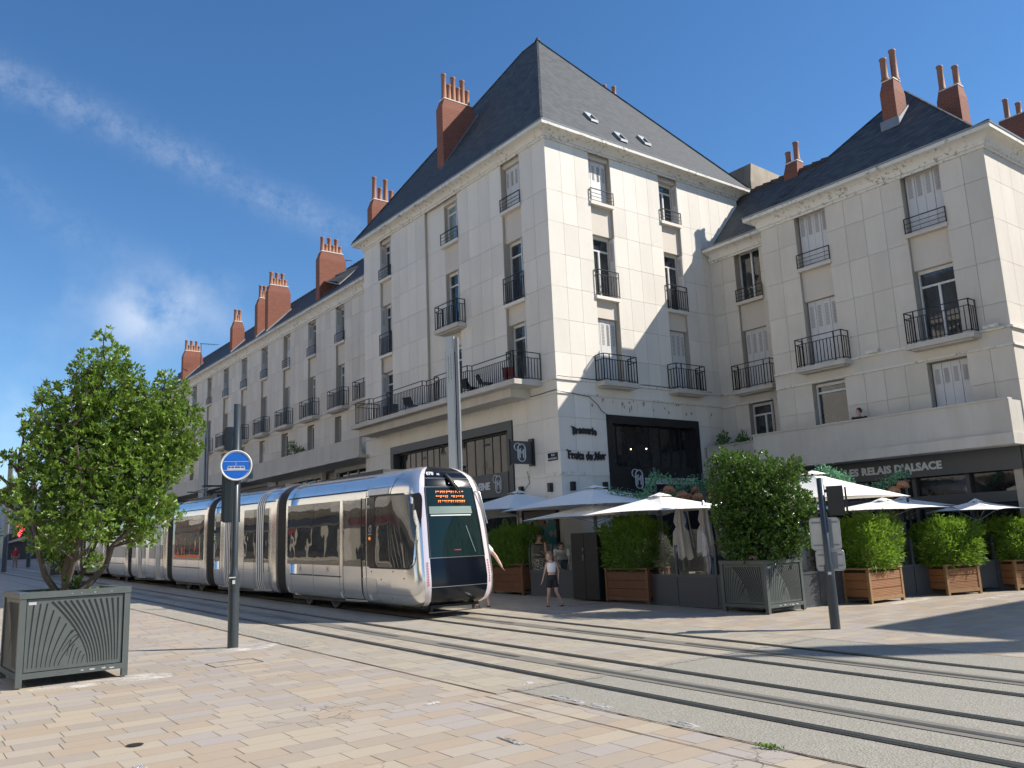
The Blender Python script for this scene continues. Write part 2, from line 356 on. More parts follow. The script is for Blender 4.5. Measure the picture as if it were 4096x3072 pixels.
# broken mortar patches with relief
def blotch(m,cx,cy,rx,ry,h,seed,n=26,rings=5,ang=0):
    r=random.Random(seed);vs=[(cx,cy,gz(cy)+.01+h)];fs=[]
    rad=[r.uniform(.65,1.15) for _ in range(n)]
    for k in range(1,rings+1):
        f=k/rings
        for i in range(n):
            a=2*PI*i/n;q=f*(rad[i]*.5+rad[(i+1)%n]*.5);ex=math.cos(a)*rx*q;ey=math.sin(a)*ry*q
            x=cx+ex*math.cos(ang)-ey*math.sin(ang);y=cy+ex*math.sin(ang)+ey*math.cos(ang)
            vs.append((x,y,gz(y)+.011+h*(1-f)*r.uniform(.2,1.3) if k<rings else gz(y)+.004))
    for i in range(n): fs.append((0,1+i,1+(i+1)%n))
    for k in range(rings-1):
        for i in range(n):
            a=1+k*n+i;b=1+k*n+(i+1)%n;fs.append((a,a+n,b+n,b))
    m.add(vs,fs)
m=MB()
for i,(x,y,a,b) in enumerate(((6.84,8.15,.06,.36),(6.86,7.55,.08,.20),(6.85,6.3,.06,.28),(5.55,9.1,.14,.04),(5.15,7.0,.05,.22),(7.15,9.3,.10,.05))):
    blotch(m,x,y,a,b,.012,i)
m.build('broken_mortar',M['mortar'],kind='structure')
m=MB()
for i,(x,y,a,b) in enumerate(((5.75,16.15,.85,.5),(3.45,14.0,.5,.35),(2.6,14.0,.95,.25),(23.0,9.9,2.0,.2),(20.3,11.0,1.2,.18))): blotch(m,x,y,a,b,0.0,50+i,30,2)
t=NT('pale_lime_dust');p=t.pos();t.col(t.mix(t.noise(p,1.6,5,.7),(.60,.57,.50),(.78,.76,.71)));t.set(Roughness=.9)
tr=t.n('ShaderNodeBsdfTransparent');ms=t.n('ShaderNodeMixShader');t.l(t.math('MULTIPLY',t.ramp(t.noise(p,2.4,6,.7),[(.38,0),(.66,1)]),.75),ms.inputs[0]);t.l(tr.outputs[0],ms.inputs[1]);t.l(t.b.outputs[0],ms.inputs[2]);t.l(ms.outputs[0],t.out.inputs[0])
m.build('lime_dust',t.m,kind='structure')
# rails and centre power strips
for xr in (7.65,9.15,10.55,12.05):
    m=MB()
    for y0,y1 in ((-40,9),(9,60),(60,240)):
        sheet(m,xr-.028,xr+.032,y0,y1,.016,0);sheet(m,xr-.09,xr-.0275,y0,y1,.0135,1);sheet(m,xr+.032,xr+.085,y0,y1,.0125,1)
        m.add([(xr-.028,y0,gz(y0)+.016),(xr-.028,y1,gz(y1)+.016),(xr-.034,y1,gz(y1)+.008),(xr-.034,y0,gz(y0)+.008)],[(0,1,2,3)],1)
    m.build('tram_rail',[M['rail'],M['groove']],kind='structure')
for xr in (8.45,11.3):
    m=MB();sheet(m,xr-.17,xr+.17,-40,200,.0125,0);sheet(m,xr-.05,xr+.05,-40,10.2,.0165,1)
    y=11.2
    while y<60: sheet(m,xr-.05,xr+.05,y,y+2.4,.0165,1);y+=3.9
    m.build('power_strip',[M['aps'],M['aps2']],kind='structure')
# inspection cover frame near the sign pole and small drain plates
m=MB()
for x0,x1,y0,y1 in ((4.55,5.35,14.05,14.6),):
    for a in ((x0,x1,y0,y0+.02),(x0,x1,y1-.02,y1),(x0,x0+.02,y0,y1),(x1-.02,x1,y0,y1)): sheet(m,*a,.006)
tag(m.build('inspection_cover',M['joint']),'rectangular inspection cover with thin dark frame set in the paving by the sign pole','ground cover')
m=MB();vs=[(2.3+.085*math.cos(i*PI/8),9.55+.085*math.sin(i*PI/8),gz(9.55)+.008) for i in range(16)];m.add(vs,[tuple(range(16))])
tag(m.build('ground_disc',M['groove']),'small round dark disc set in the paving at lower left','ground cover')
# crumpled plastic wrapper
m=MB();r=random.Random(9);P=[]
for i in range(9):
    P.append([(1.93+.028*i+r.uniform(-.01,.01),8.37+.025*j+r.uniform(-.01,.01)+.012*i,gz(8.4)+.008+r.uniform(0,.035)) for j in range(6)])
m.grid(P,smooth=False)
t=NT('clear_plastic_film');t.col((.9,.9,.9));t.set(Roughness=.1,Transmission_Weight=.8,Alpha=.6);tag(m.build('plastic_wrapper',t.m),'crumpled clear plastic wrapper lying on the paving at lower left','litter')
# tuft of creeping weed in the joint
rng=np.random.default_rng(5)
def leaves(mb_pts,dirs,L,W,fold=.25,rngs=None):
    """one 4-quad folded leaf per point: returns verts,faces arrays"""
    n=len(mb_pts);d=dirs/np.linalg.norm(dirs,axis=1)[:,None]
    up=rngs.normal(size=(n,3));s=np.cross(d,up);s/=np.linalg.norm(s,axis=1)[:,None];nn=np.cross(s,d)
    L=np.asarray(L).reshape(-1,1)*np.ones((n,1));W=np.asarray(W).reshape(-1,1)*np.ones((n,1))
    p=mb_pts
    a=p;b=p+d*L*.55+s*W*.5+nn*W*fold;c=p+d*L;e=p+d*L*.55-s*W*.5+nn*W*fold;mid=p+d*L*.5
    V=np.stack([a,b,c,e,mid],1).reshape(-1,3);i=(np.arange(n)*5)[:,None]
    F=np.concatenate([i+[0,1,4],i+[1,2,4],i+[4,2,3],i+[0,4,3]],1).reshape(-1,3)
    return V,F
def npmesh(name,V,F,mat,parent=None,smooth=True,**kw):
    me=bpy.data.meshes.new(name);n=len(F);k=F.shape[1]
    if parent is not None:
        off,rz=WO[parent];V=V-np.array(off)
        if rz:
            c,s=math.cos(-rz),math.sin(-rz);V=np.stack([V[:,0]*c-V[:,1]*s,V[:,0]*s+V[:,1]*c,V[:,2]],1)
    me.vertices.add(len(V));me.vertices.foreach_set('co',V.astype(np.float32).ravel())
    me.loops.add(n*k);me.loops.foreach_set('vertex_index',F.astype(np.int32).ravel())
    me.polygons.add(n);me.polygons.foreach_set('loop_start',np.arange(0,n*k,k,dtype=np.int32));me.polygons.foreach_set('loop_total',np.full(n,k,dtype=np.int32))
    me.polygons.foreach_set('use_smooth',np.full(n,smooth));me.materials.append(mat);me.update(calc_edges=True)
    o=bpy.data.objects.new(name,me);COL.objects.link(o)
    if parent is not None:o.parent=parent;WO[o]=WO[parent]
    tag(o,**kw);return o
n=90;P=np.stack([6.68+rng.normal(0,.018,n),5.12+rng.normal(0,.06,n),np.zeros(n)],1);P[:,0]-=.25*(P[:,1]-5.12);P[:,2]=K*P[:,1]+.012+rng.uniform(0,.02,n)
D=rng.normal(size=(n,3));D[:,2]=abs(D[:,2])*.6+.2;V,F=leaves(P,D,.03,.018,.2,rng);npmesh('weed_tuft',V,F,M['moss'],label='small green weed tuft growing in the paving joint beside the concrete',cat='weed')
# ================================================================ world, sun, camera
SUN=Vector((.93,-.72,1)).normalized();EL=math.asin(SUN.z);AZ=math.atan2(SUN.x,SUN.y)
w=bpy.data.worlds.new('World');sc.world=w;w.use_nodes=True;nt=w.node_tree
bg=nt.nodes['Background'];sky=nt.nodes.new('ShaderNodeTexSky');sky.sky_type='NISHITA';sky.sun_disc=False;sky.sun_elevation=EL;sky.sun_rotation=AZ;sky.air_density=1.0;sky.dust_density=.1;sky.ozone_density=5.0;sky.altitude=60
class WT(NT):
    def __init__(s): s.t=nt
W=WT();dirv=W.n('ShaderNodeTexCoord').outputs['Generated'];dx=W.xyz(dirv)
def dot(nv): 
    o=W.n('ShaderNodeVectorMath',operation='DOT_PRODUCT');W.l(dirv,o.inputs[0]);o.inputs[1].default_value=nv;return o.outputs['Value']
# camera basis (for measuring cloud directions only)
yw,pt,rl=0.65235104,0.18431572,-0.04228422
Fv=Vector((math.sin(yw)*math.cos(pt),math.cos(yw)*math.cos(pt),math.sin(pt)));R0=Vector((math.cos(yw),-math.sin(yw),0));U0=R0.cross(Fv)
RR=math.cos(rl)*R0+math.sin(rl)*U0;UU=-math.sin(rl)*R0+math.cos(rl)*U0
def sdir(px,py): return (Fv+RR*((px-2048)/3355.4)-UU*((py-1536)/3355.4)).normalized()
def trail(a,b,wid,sc_,amp,fade):
    A=sdir(*a);B=sdir(*b);nv=A.cross(B).normalized();al=(B-A).normalized()
    n1=W.noise(dirv,sc_,8,.68);q=W.math('ADD',dot(nv),W.math('MULTIPLY',W.math('SUBTRACT',n1,.5),wid*1.6))
    g=W.math('DIVIDE',q,wid);g=W.math('POWER',2.718,W.math('MULTIPLY',W.math('MULTIPLY',g,g),-1))
    nn=W.math('MULTIPLY',W.ramp(W.noise(dirv,sc_*1.7,8,.7),[(.3,.35),(.72,1)]),W.ramp(W.noise(dirv,46,6,.75),[(.36,.15),(.62,1.25)]))
    s=dot(al);lo=A.dot(al);hi=B.dot(al);e=W.ramp(W.math('DIVIDE',W.math('SUBTRACT',s,lo),hi-lo),[(0,fade[0]),(.5,fade[1]),(.93,fade[2]),(1,0)])
    return W.math('MULTIPLY',W.math('MULTIPLY',g,nn),W.math('MULTIPLY',e,amp))
def puff(c,r,sc_,lo,hi,amp):
    A=sdir(*c);d=W.math('SUBTRACT',1,dot(A));g=W.math('POWER',2.718,W.math('MULTIPLY',d,-1/(r*r)*2))
    return W.math('MULTIPLY',W.math('MULTIPLY',g,W.ramp(W.noise(dirv,sc_,9,.6),[(lo,0),(hi,1)])),amp)
tot=trail((-300,160),(1560,1010),.018,8,.17,(1,.8,.75))
for c in (trail((-300,560),(700,1130),.02,6,.10,(1,.7,.3)),puff((560,1265),.038,11,.42,.66,.45),puff((680,1225),.030,12,.42,.62,.35),puff((760,1220),.05,7,.45,.75,.40),puff((60,1750),.10,4,.40,.75,.35),puff((-100,2000),.12,4,.35,.7,.35),puff((330,1190),.035,8,.45,.75,.2)):
    tot=W.math('ADD',tot,c)
tot=W.math('MINIMUM',tot,.9)
cm=W.mix(tot,sky.outputs[0],(7.4,7.7,8.2));hs=W.n('ShaderNodeHueSaturation');hs.inputs['Saturation'].default_value=1.15;hs.inputs['Value'].default_value=1.1;W.l(sky.outputs[0],hs.inputs['Color'])
cm=W.mix(tot,hs.outputs[0],(7.4,7.7,8.2))
nt.links.new(cm,bg.inputs[0]);bg.inputs[1].default_value=.098
L=bpy.data.lights.new('sun','SUN');L.energy=4.95;L.angle=math.radians(.53);L.color=(1,.935,.84);so=bpy.data.objects.new('sun',L);COL.objects.link(so);so.rotation_euler=SUN.to_track_quat('Z','Y').to_euler();so.location=(0,0,60)
cam=bpy.data.cameras.new('camera');co=bpy.data.objects.new('camera',cam);COL.objects.link(co);sc.camera=co
cam.sensor_width=36;cam.lens=36*3355.41/4096;cam.clip_end=2000;cam.clip_start=.05
co.matrix_world=Matrix((( RR.x,UU.x,-Fv.x,0),(RR.y,UU.y,-Fv.y,0),(RR.z,UU.z,-Fv.z,H),(0,0,0,1)))
sc.view_settings.view_transform='Standard';sc.view_settings.look='None';sc.view_settings.exposure=.53;sc.view_settings.gamma=1
sc.render.resolution_x=1024;sc.render.resolution_y=768
# ================================================================ buildings
class FrA: # facade in plane X=x0 looking to -X, u=Y
    def __init__(s,x0,sg=-1): s.x0=x0;s.sg=sg
    def P(s,u,d,z): return (s.x0+s.sg*d,u,z)
    ud=(0,-1,0);un=(-1,0,0)
class FrB: # facade in plane Y=y0 looking to -Y, u=X
    def __init__(s,y0,sg=-1): s.y0=y0;s.sg=sg
    def P(s,u,d,z): return (u,s.y0+s.sg*d,z)
    ud=(1,0,0)
def fb(m,fr,u0,u1,d0,d1,z0,z1,mi=0):
    a=fr.P(u0,d0,z0);b=fr.P(u1,d1,z1);m.box(a[0],b[0],a[1],b[1],a[2],b[2],mi)
def cladding(m,fr,u0,u1,z0,z1,rows,cw=.73,d=0,thick=.03,back=.5,gap=.010):
    """stone slabs with open joints in front of a solid backing"""
    zs=[z0]+sorted(r for r in rows if z0+.08<r<z1-.08)+[z1];n=max(1,round((u1-u0)/cw))
    for i in range(n):
        a=u0+(u1-u0)*i/n;b=u0+(u1-u0)*(i+1)/n
        for j in range(len(zs)-1):
            fb(m,fr,a+(gap/2 if i else 0),b-(gap/2 if i<n-1 else 0),d-thick,d,zs[j]+(gap/2 if j else 0),zs[j+1]-(gap/2 if j<len(zs)-2 else 0))
    fb(m,fr,u0+.002,u1-.002,d-thick-.002,d-back,z0+.002,z1-.002,1)
ROWS=[14.29,13.11,11.93,10.72,9.53,8.34]
def railing(m,fr,path,z0,h,mode='v',sp=.125):
    pts=[Vector(fr.P(u,d,z0)) for u,d in path];up=Vector((0,0,1))
    for a,b in zip(pts,pts[1:]):
        m.bar(a+up*h,b+up*h,.045,.022)
        if mode=='v':
            m.bar(a+up*(h-.19),b+up*(h-.19),.022);m.bar(a+up*.07,b+up*.07,.022)
            n=max(1,round((b-a).length/sp))
            for i in range(n+1):
                p=a+(b-a)*i/n;m.bar(p+up*.07,p+up*(h-.19),.022)
        else:
            for q in (.03,.17,.31): m.bar(a+up*q,b+up*q,.016)
        for p in (a,b): m.bar(p+up*.0,p+up*h,.028)
def window(bld,fr,u0,u1,z0,z1,kind='glass',shut=None,d=-.34,mull=1,transom=True,label=None,panemat='pane'):
    """frame with panes (child); shutters are separate parts"""
    if kind=='shut':
        m=MB();n=4 if (u1-u0)>.7 else 3;w=(u1-u0-.06)/n;dd=d+.1
        fb(m,fr,u0+.002,u1-.002,dd-.06,dd-.045,z0,z1,0)
        for i in range(n):
            a=u0+.03+i*w;fb(m,fr,a+.006,a+w-.006,dd-.04,dd+(.004 if i%2 else -.004),z0+.02,z1-.03,0)
            hh=(z1-z0)*.33;k=15
            for j in range(k):
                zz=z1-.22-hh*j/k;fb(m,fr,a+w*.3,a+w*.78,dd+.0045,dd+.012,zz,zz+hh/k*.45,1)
        o=m.build('shutter',[M['shutter'],M['slot']],bld)
        if label:o['label']=label
        return o
    m=MB();f=.05
    fb(m,fr,u0,u0+f,d-.04,d+.03,z0,z1);fb(m,fr,u1-f,u1,d-.04,d+.03,z0,z1);fb(m,fr,u0+f,u1-f,d-.04,d+.03,z1-f-.05,z1);fb(m,fr,u0+f,u1-f,d-.04,d+.03,z0,z0+f)
    zt=z0+(z1-z0)*.76
    if transom: fb(m,fr,u0+f,u1-f,d-.04,d+.028,zt,zt+.06)
    for i in range(1,mull+1):
        c=u0+(u1-u0)*i/(mull+1);fb(m,fr,c-.035,c+.035,d-.04,d+.026,z0+f,zt if transom else z1-f-.05)
    o=m.build('window',M['frame'],bld)
    m=MB();fb(m,fr,u0+f*.5,u1-f*.5,d-.06,d-.03,z0+.02,z1-.04);m.build('pane',M[panemat],o)
    if shut:
        sw=.30
        for s in shut:
            m=MB()
            uu=(u0+.012) if s=='L' else (u1-.047)
            dd0=d+.06;fb(m,fr,uu,uu+.035,dd0,dd0+sw,z0+.03,z1-.06)
            ui=uu+.036 if s=='L' else uu-.002
            for j in range(13):
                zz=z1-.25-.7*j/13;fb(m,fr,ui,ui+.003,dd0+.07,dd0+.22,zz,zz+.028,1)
            m.build('shutter',[M['shutter'],M['slot']],bld)
    return o
def sill(m,fr,u0,u1,z): fb(m,fr,u0-.03,u1+.03,-.3,.075,z-.12,z)
def strip(bld,fr,u0,u1,floors,ztop,ms,mw,zlow=7.43,sd=-.13):
    """a recessed vertical strip holding one window per storey"""
    zs=zlow
    for i,F in enumerate(floors):
        # spandrel below the opening
        if F['z0']>zs+.05: m=MB();fb(m,fr,u0+.003,u1-.003,sd,-.5,zs,F['z0']);m.build('spandrel',M['stucco'],bld)
        zs=F['z1']
        if F.get('sill',1): sill(mw,fr,u0,u1,F['z0'])
        # head and reveal soffit
        w=F.get('w',{});window(bld,fr,u0+.02,u1-.02,F['z0'],F['z1'],**w)
        r=F.get('rail')
        if r=='low':
            m=MB();railing(m,fr,[(u0-.02,.05),(u1+.02,.05)],F['z0']+.02,.48,'h');m.build('railing',M['iron'],bld)
        elif r=='french':
            m=MB();railing(m,fr,[(u0-.02,.05),(u1+.02,.05)],F['z0']+.02,.98,'v');m.build('railing',M['iron'],bld)
        elif r:
            a,b,p=r
            balcony(bld,fr,a,b,p,F['z0']-.05)
    if ztop>zs+.02: m=MB();fb(m,fr,u0+.003,u1-.003,sd,-.5,zs,ztop);m.build('window_head',M['stucco'],bld)
def balcony(bld,fr,a,b,p,z,h=.98,th=.16,path=None):
    m=MB();fb(m,fr,a,b,.001,p,z-th,z);fb(m,fr,a+.12,b-.12,.001,p-.12,z-th-.05,z-th-.002)
    o=m.build('balcony',M['concrete'],bld)
    m=MB();e=.06;railing(m,fr,[(a+e,.02),(a+e,p-e),(a+e+.28,p-e),(b-e-.28,p-e),(b-e,p-e),(b-e,.02)],z,h)
    railing(m,fr,[(a+e+.28,p-e),(a+e+.28,p-e+.001)],z,h);m.build('railing',M['iron'],o);return o
def cornice(m,path,z0,z1,o,inset=0,n=7):
    """coved eave swept round a plan path of (x,y,nx,ny) corners"""
    prof=[(0.0,z0-.22),(.05,z0-.22),(.05,z0-.14),(.09,z0-.13)]
    for i in range(n+1):
        a=PI/2*i/n;prof.append((.1+(o-.13)*(1-math.cos(a)),z0-.12+(z1-.16-z0+.12)*math.sin(a)))
    prof+=[(o,z1-.15),(o,z1-.02),(o-.3,z1)]
    P=[]
    for x,y,nx,ny in path: P.append([(x+nx*a,y+ny*a,z) for a,z in prof])
    m.grid(P,smooth=False)
    g=[]
    return P
def gutter(m,path,z,o):
    P=[]
    for x,y,nx,ny in path:
        P.append([(x+nx*a,y+ny*a,zz) for a,zz in ((o-.02,z-.05),(o+.05,z-.03),(o+.06,z+.02),(o+.03,z+.035),(o-.05,z+.02))])
    m.grid(P,smooth=False)
def chimney(bld,x0,x1,y0,y1,zb,zt,pots,name='chimney',ph=(.9,.45)):
    m=MB();c=.10;z2=zt-.45
    m.box(x0,x1,y0,y1,zb,z2)
    dx=min(.16,(x1-x0)*.2);dy=min(.05,(y1-y0)*.1)
    m.hexa([(x0,y0,z2),(x1,y0,z2),(x1,y1,z2),(x0,y1,z2),(x0+dx,y0+dy,zt),(x1-dx,y0+dy,zt),(x1-dx,y1-dy,zt),(x0+dx,y1-dy,zt)])
    o=m.build(name,M['brick'],bld)
    m=MB();m.box(x0+dx-.02,x1-dx+.02,y0+dy-.02,y1-dy+.02,zt,zt+.05);m.build('chimney_cap',M['cornice'],o)
    for i,(px,py,hh) in enumerate(pots):
        m=MB();r=.13;hh*=1.0;m.lathe((px,py,zt+.05),[(r*1.15,0),(r*1.15,.06),(r*.92,.1),(r*.85,hh-.08),(r*1.0,hh-.05),(r*1.0,hh),(r*.8,hh),(r*.8,hh-.12),(0,hh-.12)],12);m.build('chimney_pot',M['pot'],o)
    return o
def potrow(x0,x1,y,n,tall=1.0,short=.55):
    return [(x0+.28+(x1-x0-.56)*i/max(1,n-1),y,tall if i%2==0 else short) for i in range(n)]
def soffit_beam(): pass

# ---------------------------------------------------------------- corner building (tower with pyramid roof)
xa,yb=18.2,21.33;XE,YE=29.0,35.3
T=thing('corner_building','tall pale stone corner building with steep slate pyramid roof and black ground floor shopfronts','building',(xa,yb,.38))
A=FrA(xa);B=FrB(yb)
mw=MB();ms=MB();ztop=16.42
# facade towards the street
A1=(32.62,33.70);A2=(27.03,28.25);A3=(22.84,24.02)
for a,b in ((24.02,27.03),(29.62,32.62),(33.70,YE)): cladding(mw,A,a,b,7.43,ztop,ROWS)
cladding(mw,A,yb,22.84,7.43,ztop,ROWS,.75)
cladding(mw,A,28.25,29.62,7.43,ztop,ROWS,1.3,d=-.14,back=.36)
g=lambda **k:k
F4=lambda **w:dict(z0=14.27,z1=16.05,rail='low',w=w)
F3=lambda **w:dict(z0=10.64,z1=13.05,rail='french',w=w)
F2=lambda **w:dict(z0=7.45,z1=9.86,sill=0,w=w)
strip(T,A,*A1,[F2(shut='R',mull=0),F3(shut='LR',mull=0),F4(shut='LR',mull=0)],ztop,ms,mw)
a3=F3(shut='L',mull=0);a3['rail']=(26.62,28.38,.45);a3['sill']=0
strip(T,A,*A2,[F2(shut='R',mull=0),a3,F4(shut='L',panemat='curtain',mull=0)],ztop,ms,mw)
strip(T,A,*A3,[F2(shut='L',mull=0),F3(shut='L',mull=0),F4(kind='shut')],ztop,ms,mw)
# facade towards the side street
B1=(20.30,21.42);B2=(24.07,25.18)
for a,b in ((xa+.0305,20.30),(21.42,24.07),(25.18,XE)): cladding(mw,B,a,b,7.43,ztop,ROWS,.68)
f=F2(kind='shut');f['rail']=(19.98,21.72,.50);strip(T,B,*B1,[f,F3(shut='R'),F4(kind='shut')],ztop,ms,mw)
f=F2(kind='shut');f['rail']=(23.72,25.45,.50);strip(T,B,*B2,[f,F3(shut='R'),F4(shut='R')],ztop,ms,mw)
# lower storeys
R2=[6.1,4.95,4.2,2.9,1.6]
def lower(m,fr,u0,u1,holes,z0,z1,rows,cw=.75,d=0):
    us=sorted(set([u0,u1]+[h[0] for h in holes]+[h[1] for h in holes]))
    for a,b in zip(us,us[1:]):
        hs=[h for h in holes if h[0]<=a+1e-6 and h[1]>=b-1e-6];z=z0
        for h in sorted(hs,key=lambda h:h[2]):
            if h[2]>z+.05: cladding(m,fr,a,b,z,h[2],rows,cw,d)
            z=h[3]
        if z<z1-.05: cladding(m,fr,a,b,z,z1,rows,cw,d)
lower(mw,A,yb,YE,[(23.88,32.85,.2,6.30)],.3,6.93,R2)
lower(mw,B,xa+.0305,XE,[(20.40,25.23,.2,6.26)],.3,6.93,R2)
fb(mw,A,yb-.001,YE,-.5,.012,6.935,7.425);fb(mw,B,xa,XE,-.5,.0119,6.935,7.425)
m2=MB()
for fr,a,b in ((A,yb-.06,YE),(B,xa-.06,XE)):
    fb(m2,fr,a,b,-.02,.07,7.38,7.45);fb(m2,fr,a+.02,b,-.02,.045,6.9,6.96);fb(m2,fr,(a+.01),(22.9 if fr is A else 20.38),-.02,.03,4.12,4.24)
m2.build('string_course',M['cornice'],T)
mw.build('wall',[M['stone'],M['mortar_back']],T)
m=MB();m.box(xa+.55,XE,yb+.55,YE,.3,16.4);m.box(XE-.2,XE,yb+.02,YE,.3,16.4);m.box(xa+.02,XE,YE-.3,YE-.001,.3,16.4);m.build('wall_core',M['stucco'],T)
o=.45;zg=16.65
m=MB();pa=[(xa,YE,-1,1),(xa,yb,-1,-1),(XE,yb,1,-1),(XE,YE,1,1),(xa,YE,-1,1)]
cornice(m,pa,16.42,zg,o);m.build('cornice',M['cornice'],T)
m=MB();gutter(m,pa,zg,o-.04);m.build('gutter',M['zinc'],T)
ap=(23.58,27.72,25.4);ap2=(23.58,28.9,25.4);z0=zg
c=[(xa-o+.03,yb-o+.03),(XE+o-.03,yb-o+.03),(XE+o-.03,YE+o-.03),(xa-o+.03,YE+o-.03)]
m=MB();q=[(x,y,z0+.03) for x,y in c]
m.add([q[0],q[1],ap],[(0,1,2)]);m.add([q[1],q[2],ap2,ap],[(0,1,2,3)]);m.add([q[2],q[3],ap2],[(0,1,2)]);m.add([q[3],q[0],ap,ap2],[(0,1,2,3)])
rf=m.build('roof',M['slate'],T)
m=MB()
for a,b in ((q[0],ap),(q[1],ap),(q[2],ap2),(q[3],ap2),(ap,ap2)): m.bar(Vector(a)+Vector((0,0,.02)),Vector(b)+Vector((0,0,.02)),.09,.05)
m.lathe((ap[0],ap[1],ap[2]-.02),[(.14,0),(.10,.12),(.03,.2),(0,.22)],8)
m.build('ridge_flashing',M['slate'],rf)
def roofpt(u,t): # point on south face of roof, t up the slope
    Aq=Vector(q[0]);Bq=Vector(q[1]);C=Vector(ap);b=Aq.lerp(Bq,u);return b+(C-Aq.lerp(Bq,.5))*t
for u,tt in ((.30,.17),(.37,.065),(.52,.12)):
    P0=roofpt(u,tt);up=(Vector(ap)-Vector(q[0]).lerp(Vector(q[1]),.5)).normalized();xd=Vector((1,0,0));nn=xd.cross(up)
    m=MB();w_,h_=.19,.28
    for a,b in (((-w_,-h_),(w_,-h_)),((w_,-h_),(w_,h_)),((w_,h_),(-w_,h_)),((-w_,h_),(-w_,-h_))): m.bar(P0+xd*a[0]+up*a[1]+nn*.05,P0+xd*b[0]+up*b[1]+nn*.05,.07,.1)
    s_=m.build('skylight',M['zinc'],rf)
    m=MB();m.add([P0+xd*a+up*b+nn*.06 for a,b in ((-w_,-h_),(w_,-h_),(w_,h_),(-w_,h_))],[(0,1,2,3)]);m.build('pane',M['pane'],s_)
ch=chimney(T,18.96,20.78,29.1,29.62,17.6,21.75,potrow(18.96,20.78,29.36,6,1.25,.8))
m=MB();m.hexa([(18.7,29.06,17.95),(20.9,29.06,21.2),(20.9,29.1,21.2),(18.7,29.1,17.95),(18.85,29.04,18.35),(20.9,29.04,21.5),(20.9,29.1,21.5),(18.85,29.1,18.35)]);m.build('flashing',M['zinc'],ch)
# second small pot pair peeping over the right hip
chimney(T,28.85,29.6,28.4,29.1,17.0,24.5,[(29.05,28.93,.85),(29.39,28.59,.7)])
# long balcony over the street shopfront
m=MB()
fb(m,A,22.05,34.35,.001,1.25,7.26,7.44);fb(m,A,22.75,34.2,.001,.90,6.94,7.255)
bal=m.build('balcony',M['concrete'],T);m=MB()
railing(m,A,[(22.12,.03),(22.12,1.2)],7.44,.98);railing(m,A,[(22.12,1.2),(22.5,1.2),(22.52,1.0),(24.9,1.0),(24.92,1.2),(27.2,1.2),(27.22,1.0),(28.1,1.0),(28.12,1.2),(31.0,1.2),(31.02,1.0),(32.6,1.0),(32.62,1.2),(33.9,1.2)],7.44,.98);railing(m,A,[(33.9,1.2),(33.9,.03)],7.44,.98)
m.build('railing',M['iron'],bal)
# things on the long balcony
t_=thing('air_conditioner','grey outdoor air conditioning box with round fan on the long balcony','air conditioner',(17.5,31.6,7.445))
m=MB();m.box(17.35,17.65,31.2,32.0,7.5,8.0);m.box(17.4,17.6,31.25,31.3,7.445,7.5);m.box(17.4,17.6,31.9,31.95,7.445,7.5);m.build('casing',M['panelgrey'],t_)
m=MB();m.lathe((0,0,0),[(.2,0),(.2,.02),(.06,.02),(0,.03)],16);m.map(lambda x,y,z:(17.34-z,31.6+x,7.75+y));m.build('fan_grille',M['black'],t_)
def deckchair(loc,label,rz,red=False):
    t_=thing('balcony_chair',label,'chair',loc,rz);x,y,z=loc;mm=M['iron'] if not red else plain('dark_red_metal',(.16,.01,.012),.4)
    m=MB();m.hexa([(x-.25,y-.25,z+.40),(x+.25,y-.25,z+.40),(x+.25,y+.25,z+.44),(x-.25,y+.25,z+.44),(x-.25,y-.25,z+.44),(x+.25,y-.25,z+.44),(x+.25,y+.25,z+.48),(x-.25,y+.25,z+.48)])
    def lm(p): return p
    c_,s_=math.cos(rz),math.sin(rz);rot=lambda X,Y,Z:(x+(X-x)*c_-(Y-y)*s_,y+(X-x)*s_+(Y-y)*c_,Z)
    m.map(rot);m.build('seat',mm,t_)
    m=MB();m.hexa([(x-.25,y+.2,z+.44),(x+.25,y+.2,z+.44),(x+.25,y+.24,z+.44),(x-.25,y+.24,z+.44),(x-.25,y+.38,z+.9),(x+.25,y+.38,z+.9),(x+.25,y+.42,z+.9),(x-.25,y+.42,z+.9)]);m.map(rot);m.build('backrest',mm,t_)
    for sx in(-1,1):
        for sy in(-1,1):
            m=MB();m.bar((x+sx*.22,y+sy*.2,z),(x+sx*.22,y+sy*.2,z+.42),.03);m.map(rot);m.build('leg',mm,t_)
    t_.scale=(.85,.85,.68)
for i,(yy,lb) in enumerate(((24.6,'black chair behind the long balcony railing nearest the corner window'),(25.6,'black chair in the middle of the long balcony right of the mast'),(30.0,'black chair on the long balcony left of the mast'))):
    deckchair((17.6,yy,7.445),lb,.4*i+1.2)
deckchair((17.75,23.3,7.445),'dark red metal chair on the long balcony beside the last french window',2.2,True)
# black framed shop window, street side
def shopfront(bld,fr,u0,u1,z0,z1,mat,fw=.33,zsill=4.45,n=9,dep=.02,prot=.06):
    m=MB();fb(m,fr,u0,u1,-.35,prot,z1-fw,z1);fb(m,fr,u0,u0+fw*.8,-.35,prot,z0,z1-fw-.001);fb(m,fr,u1-fw*.8,u1,-.35,prot,z0,z1-fw-.001)
    o=m.build('shopfront',M[mat],bld);return o
sf=shopfront(T,A,23.9,32.85,.4,6.32,'charcoal')
m=MB();fb(m,A,24.2,32.55,-.30,-.27,.5,6.0);m.build('pane',M['shopglass'],sf)
m=MB();i=0;u=24.17
for u in (24.17,24.6,25.05,25.55,26.1,26.7,27.3,28.4,29.3,29.75,30.25,30.7,31.2,31.65,32.1,32.54): fb(m,A,u-.022,u+.022,-.27,-.25,4.5,6.0)
fb(m,A,24.2,32.55,-.27,-.17,5.93,6.0);m.build('glazing_bar',M['black'],sf)
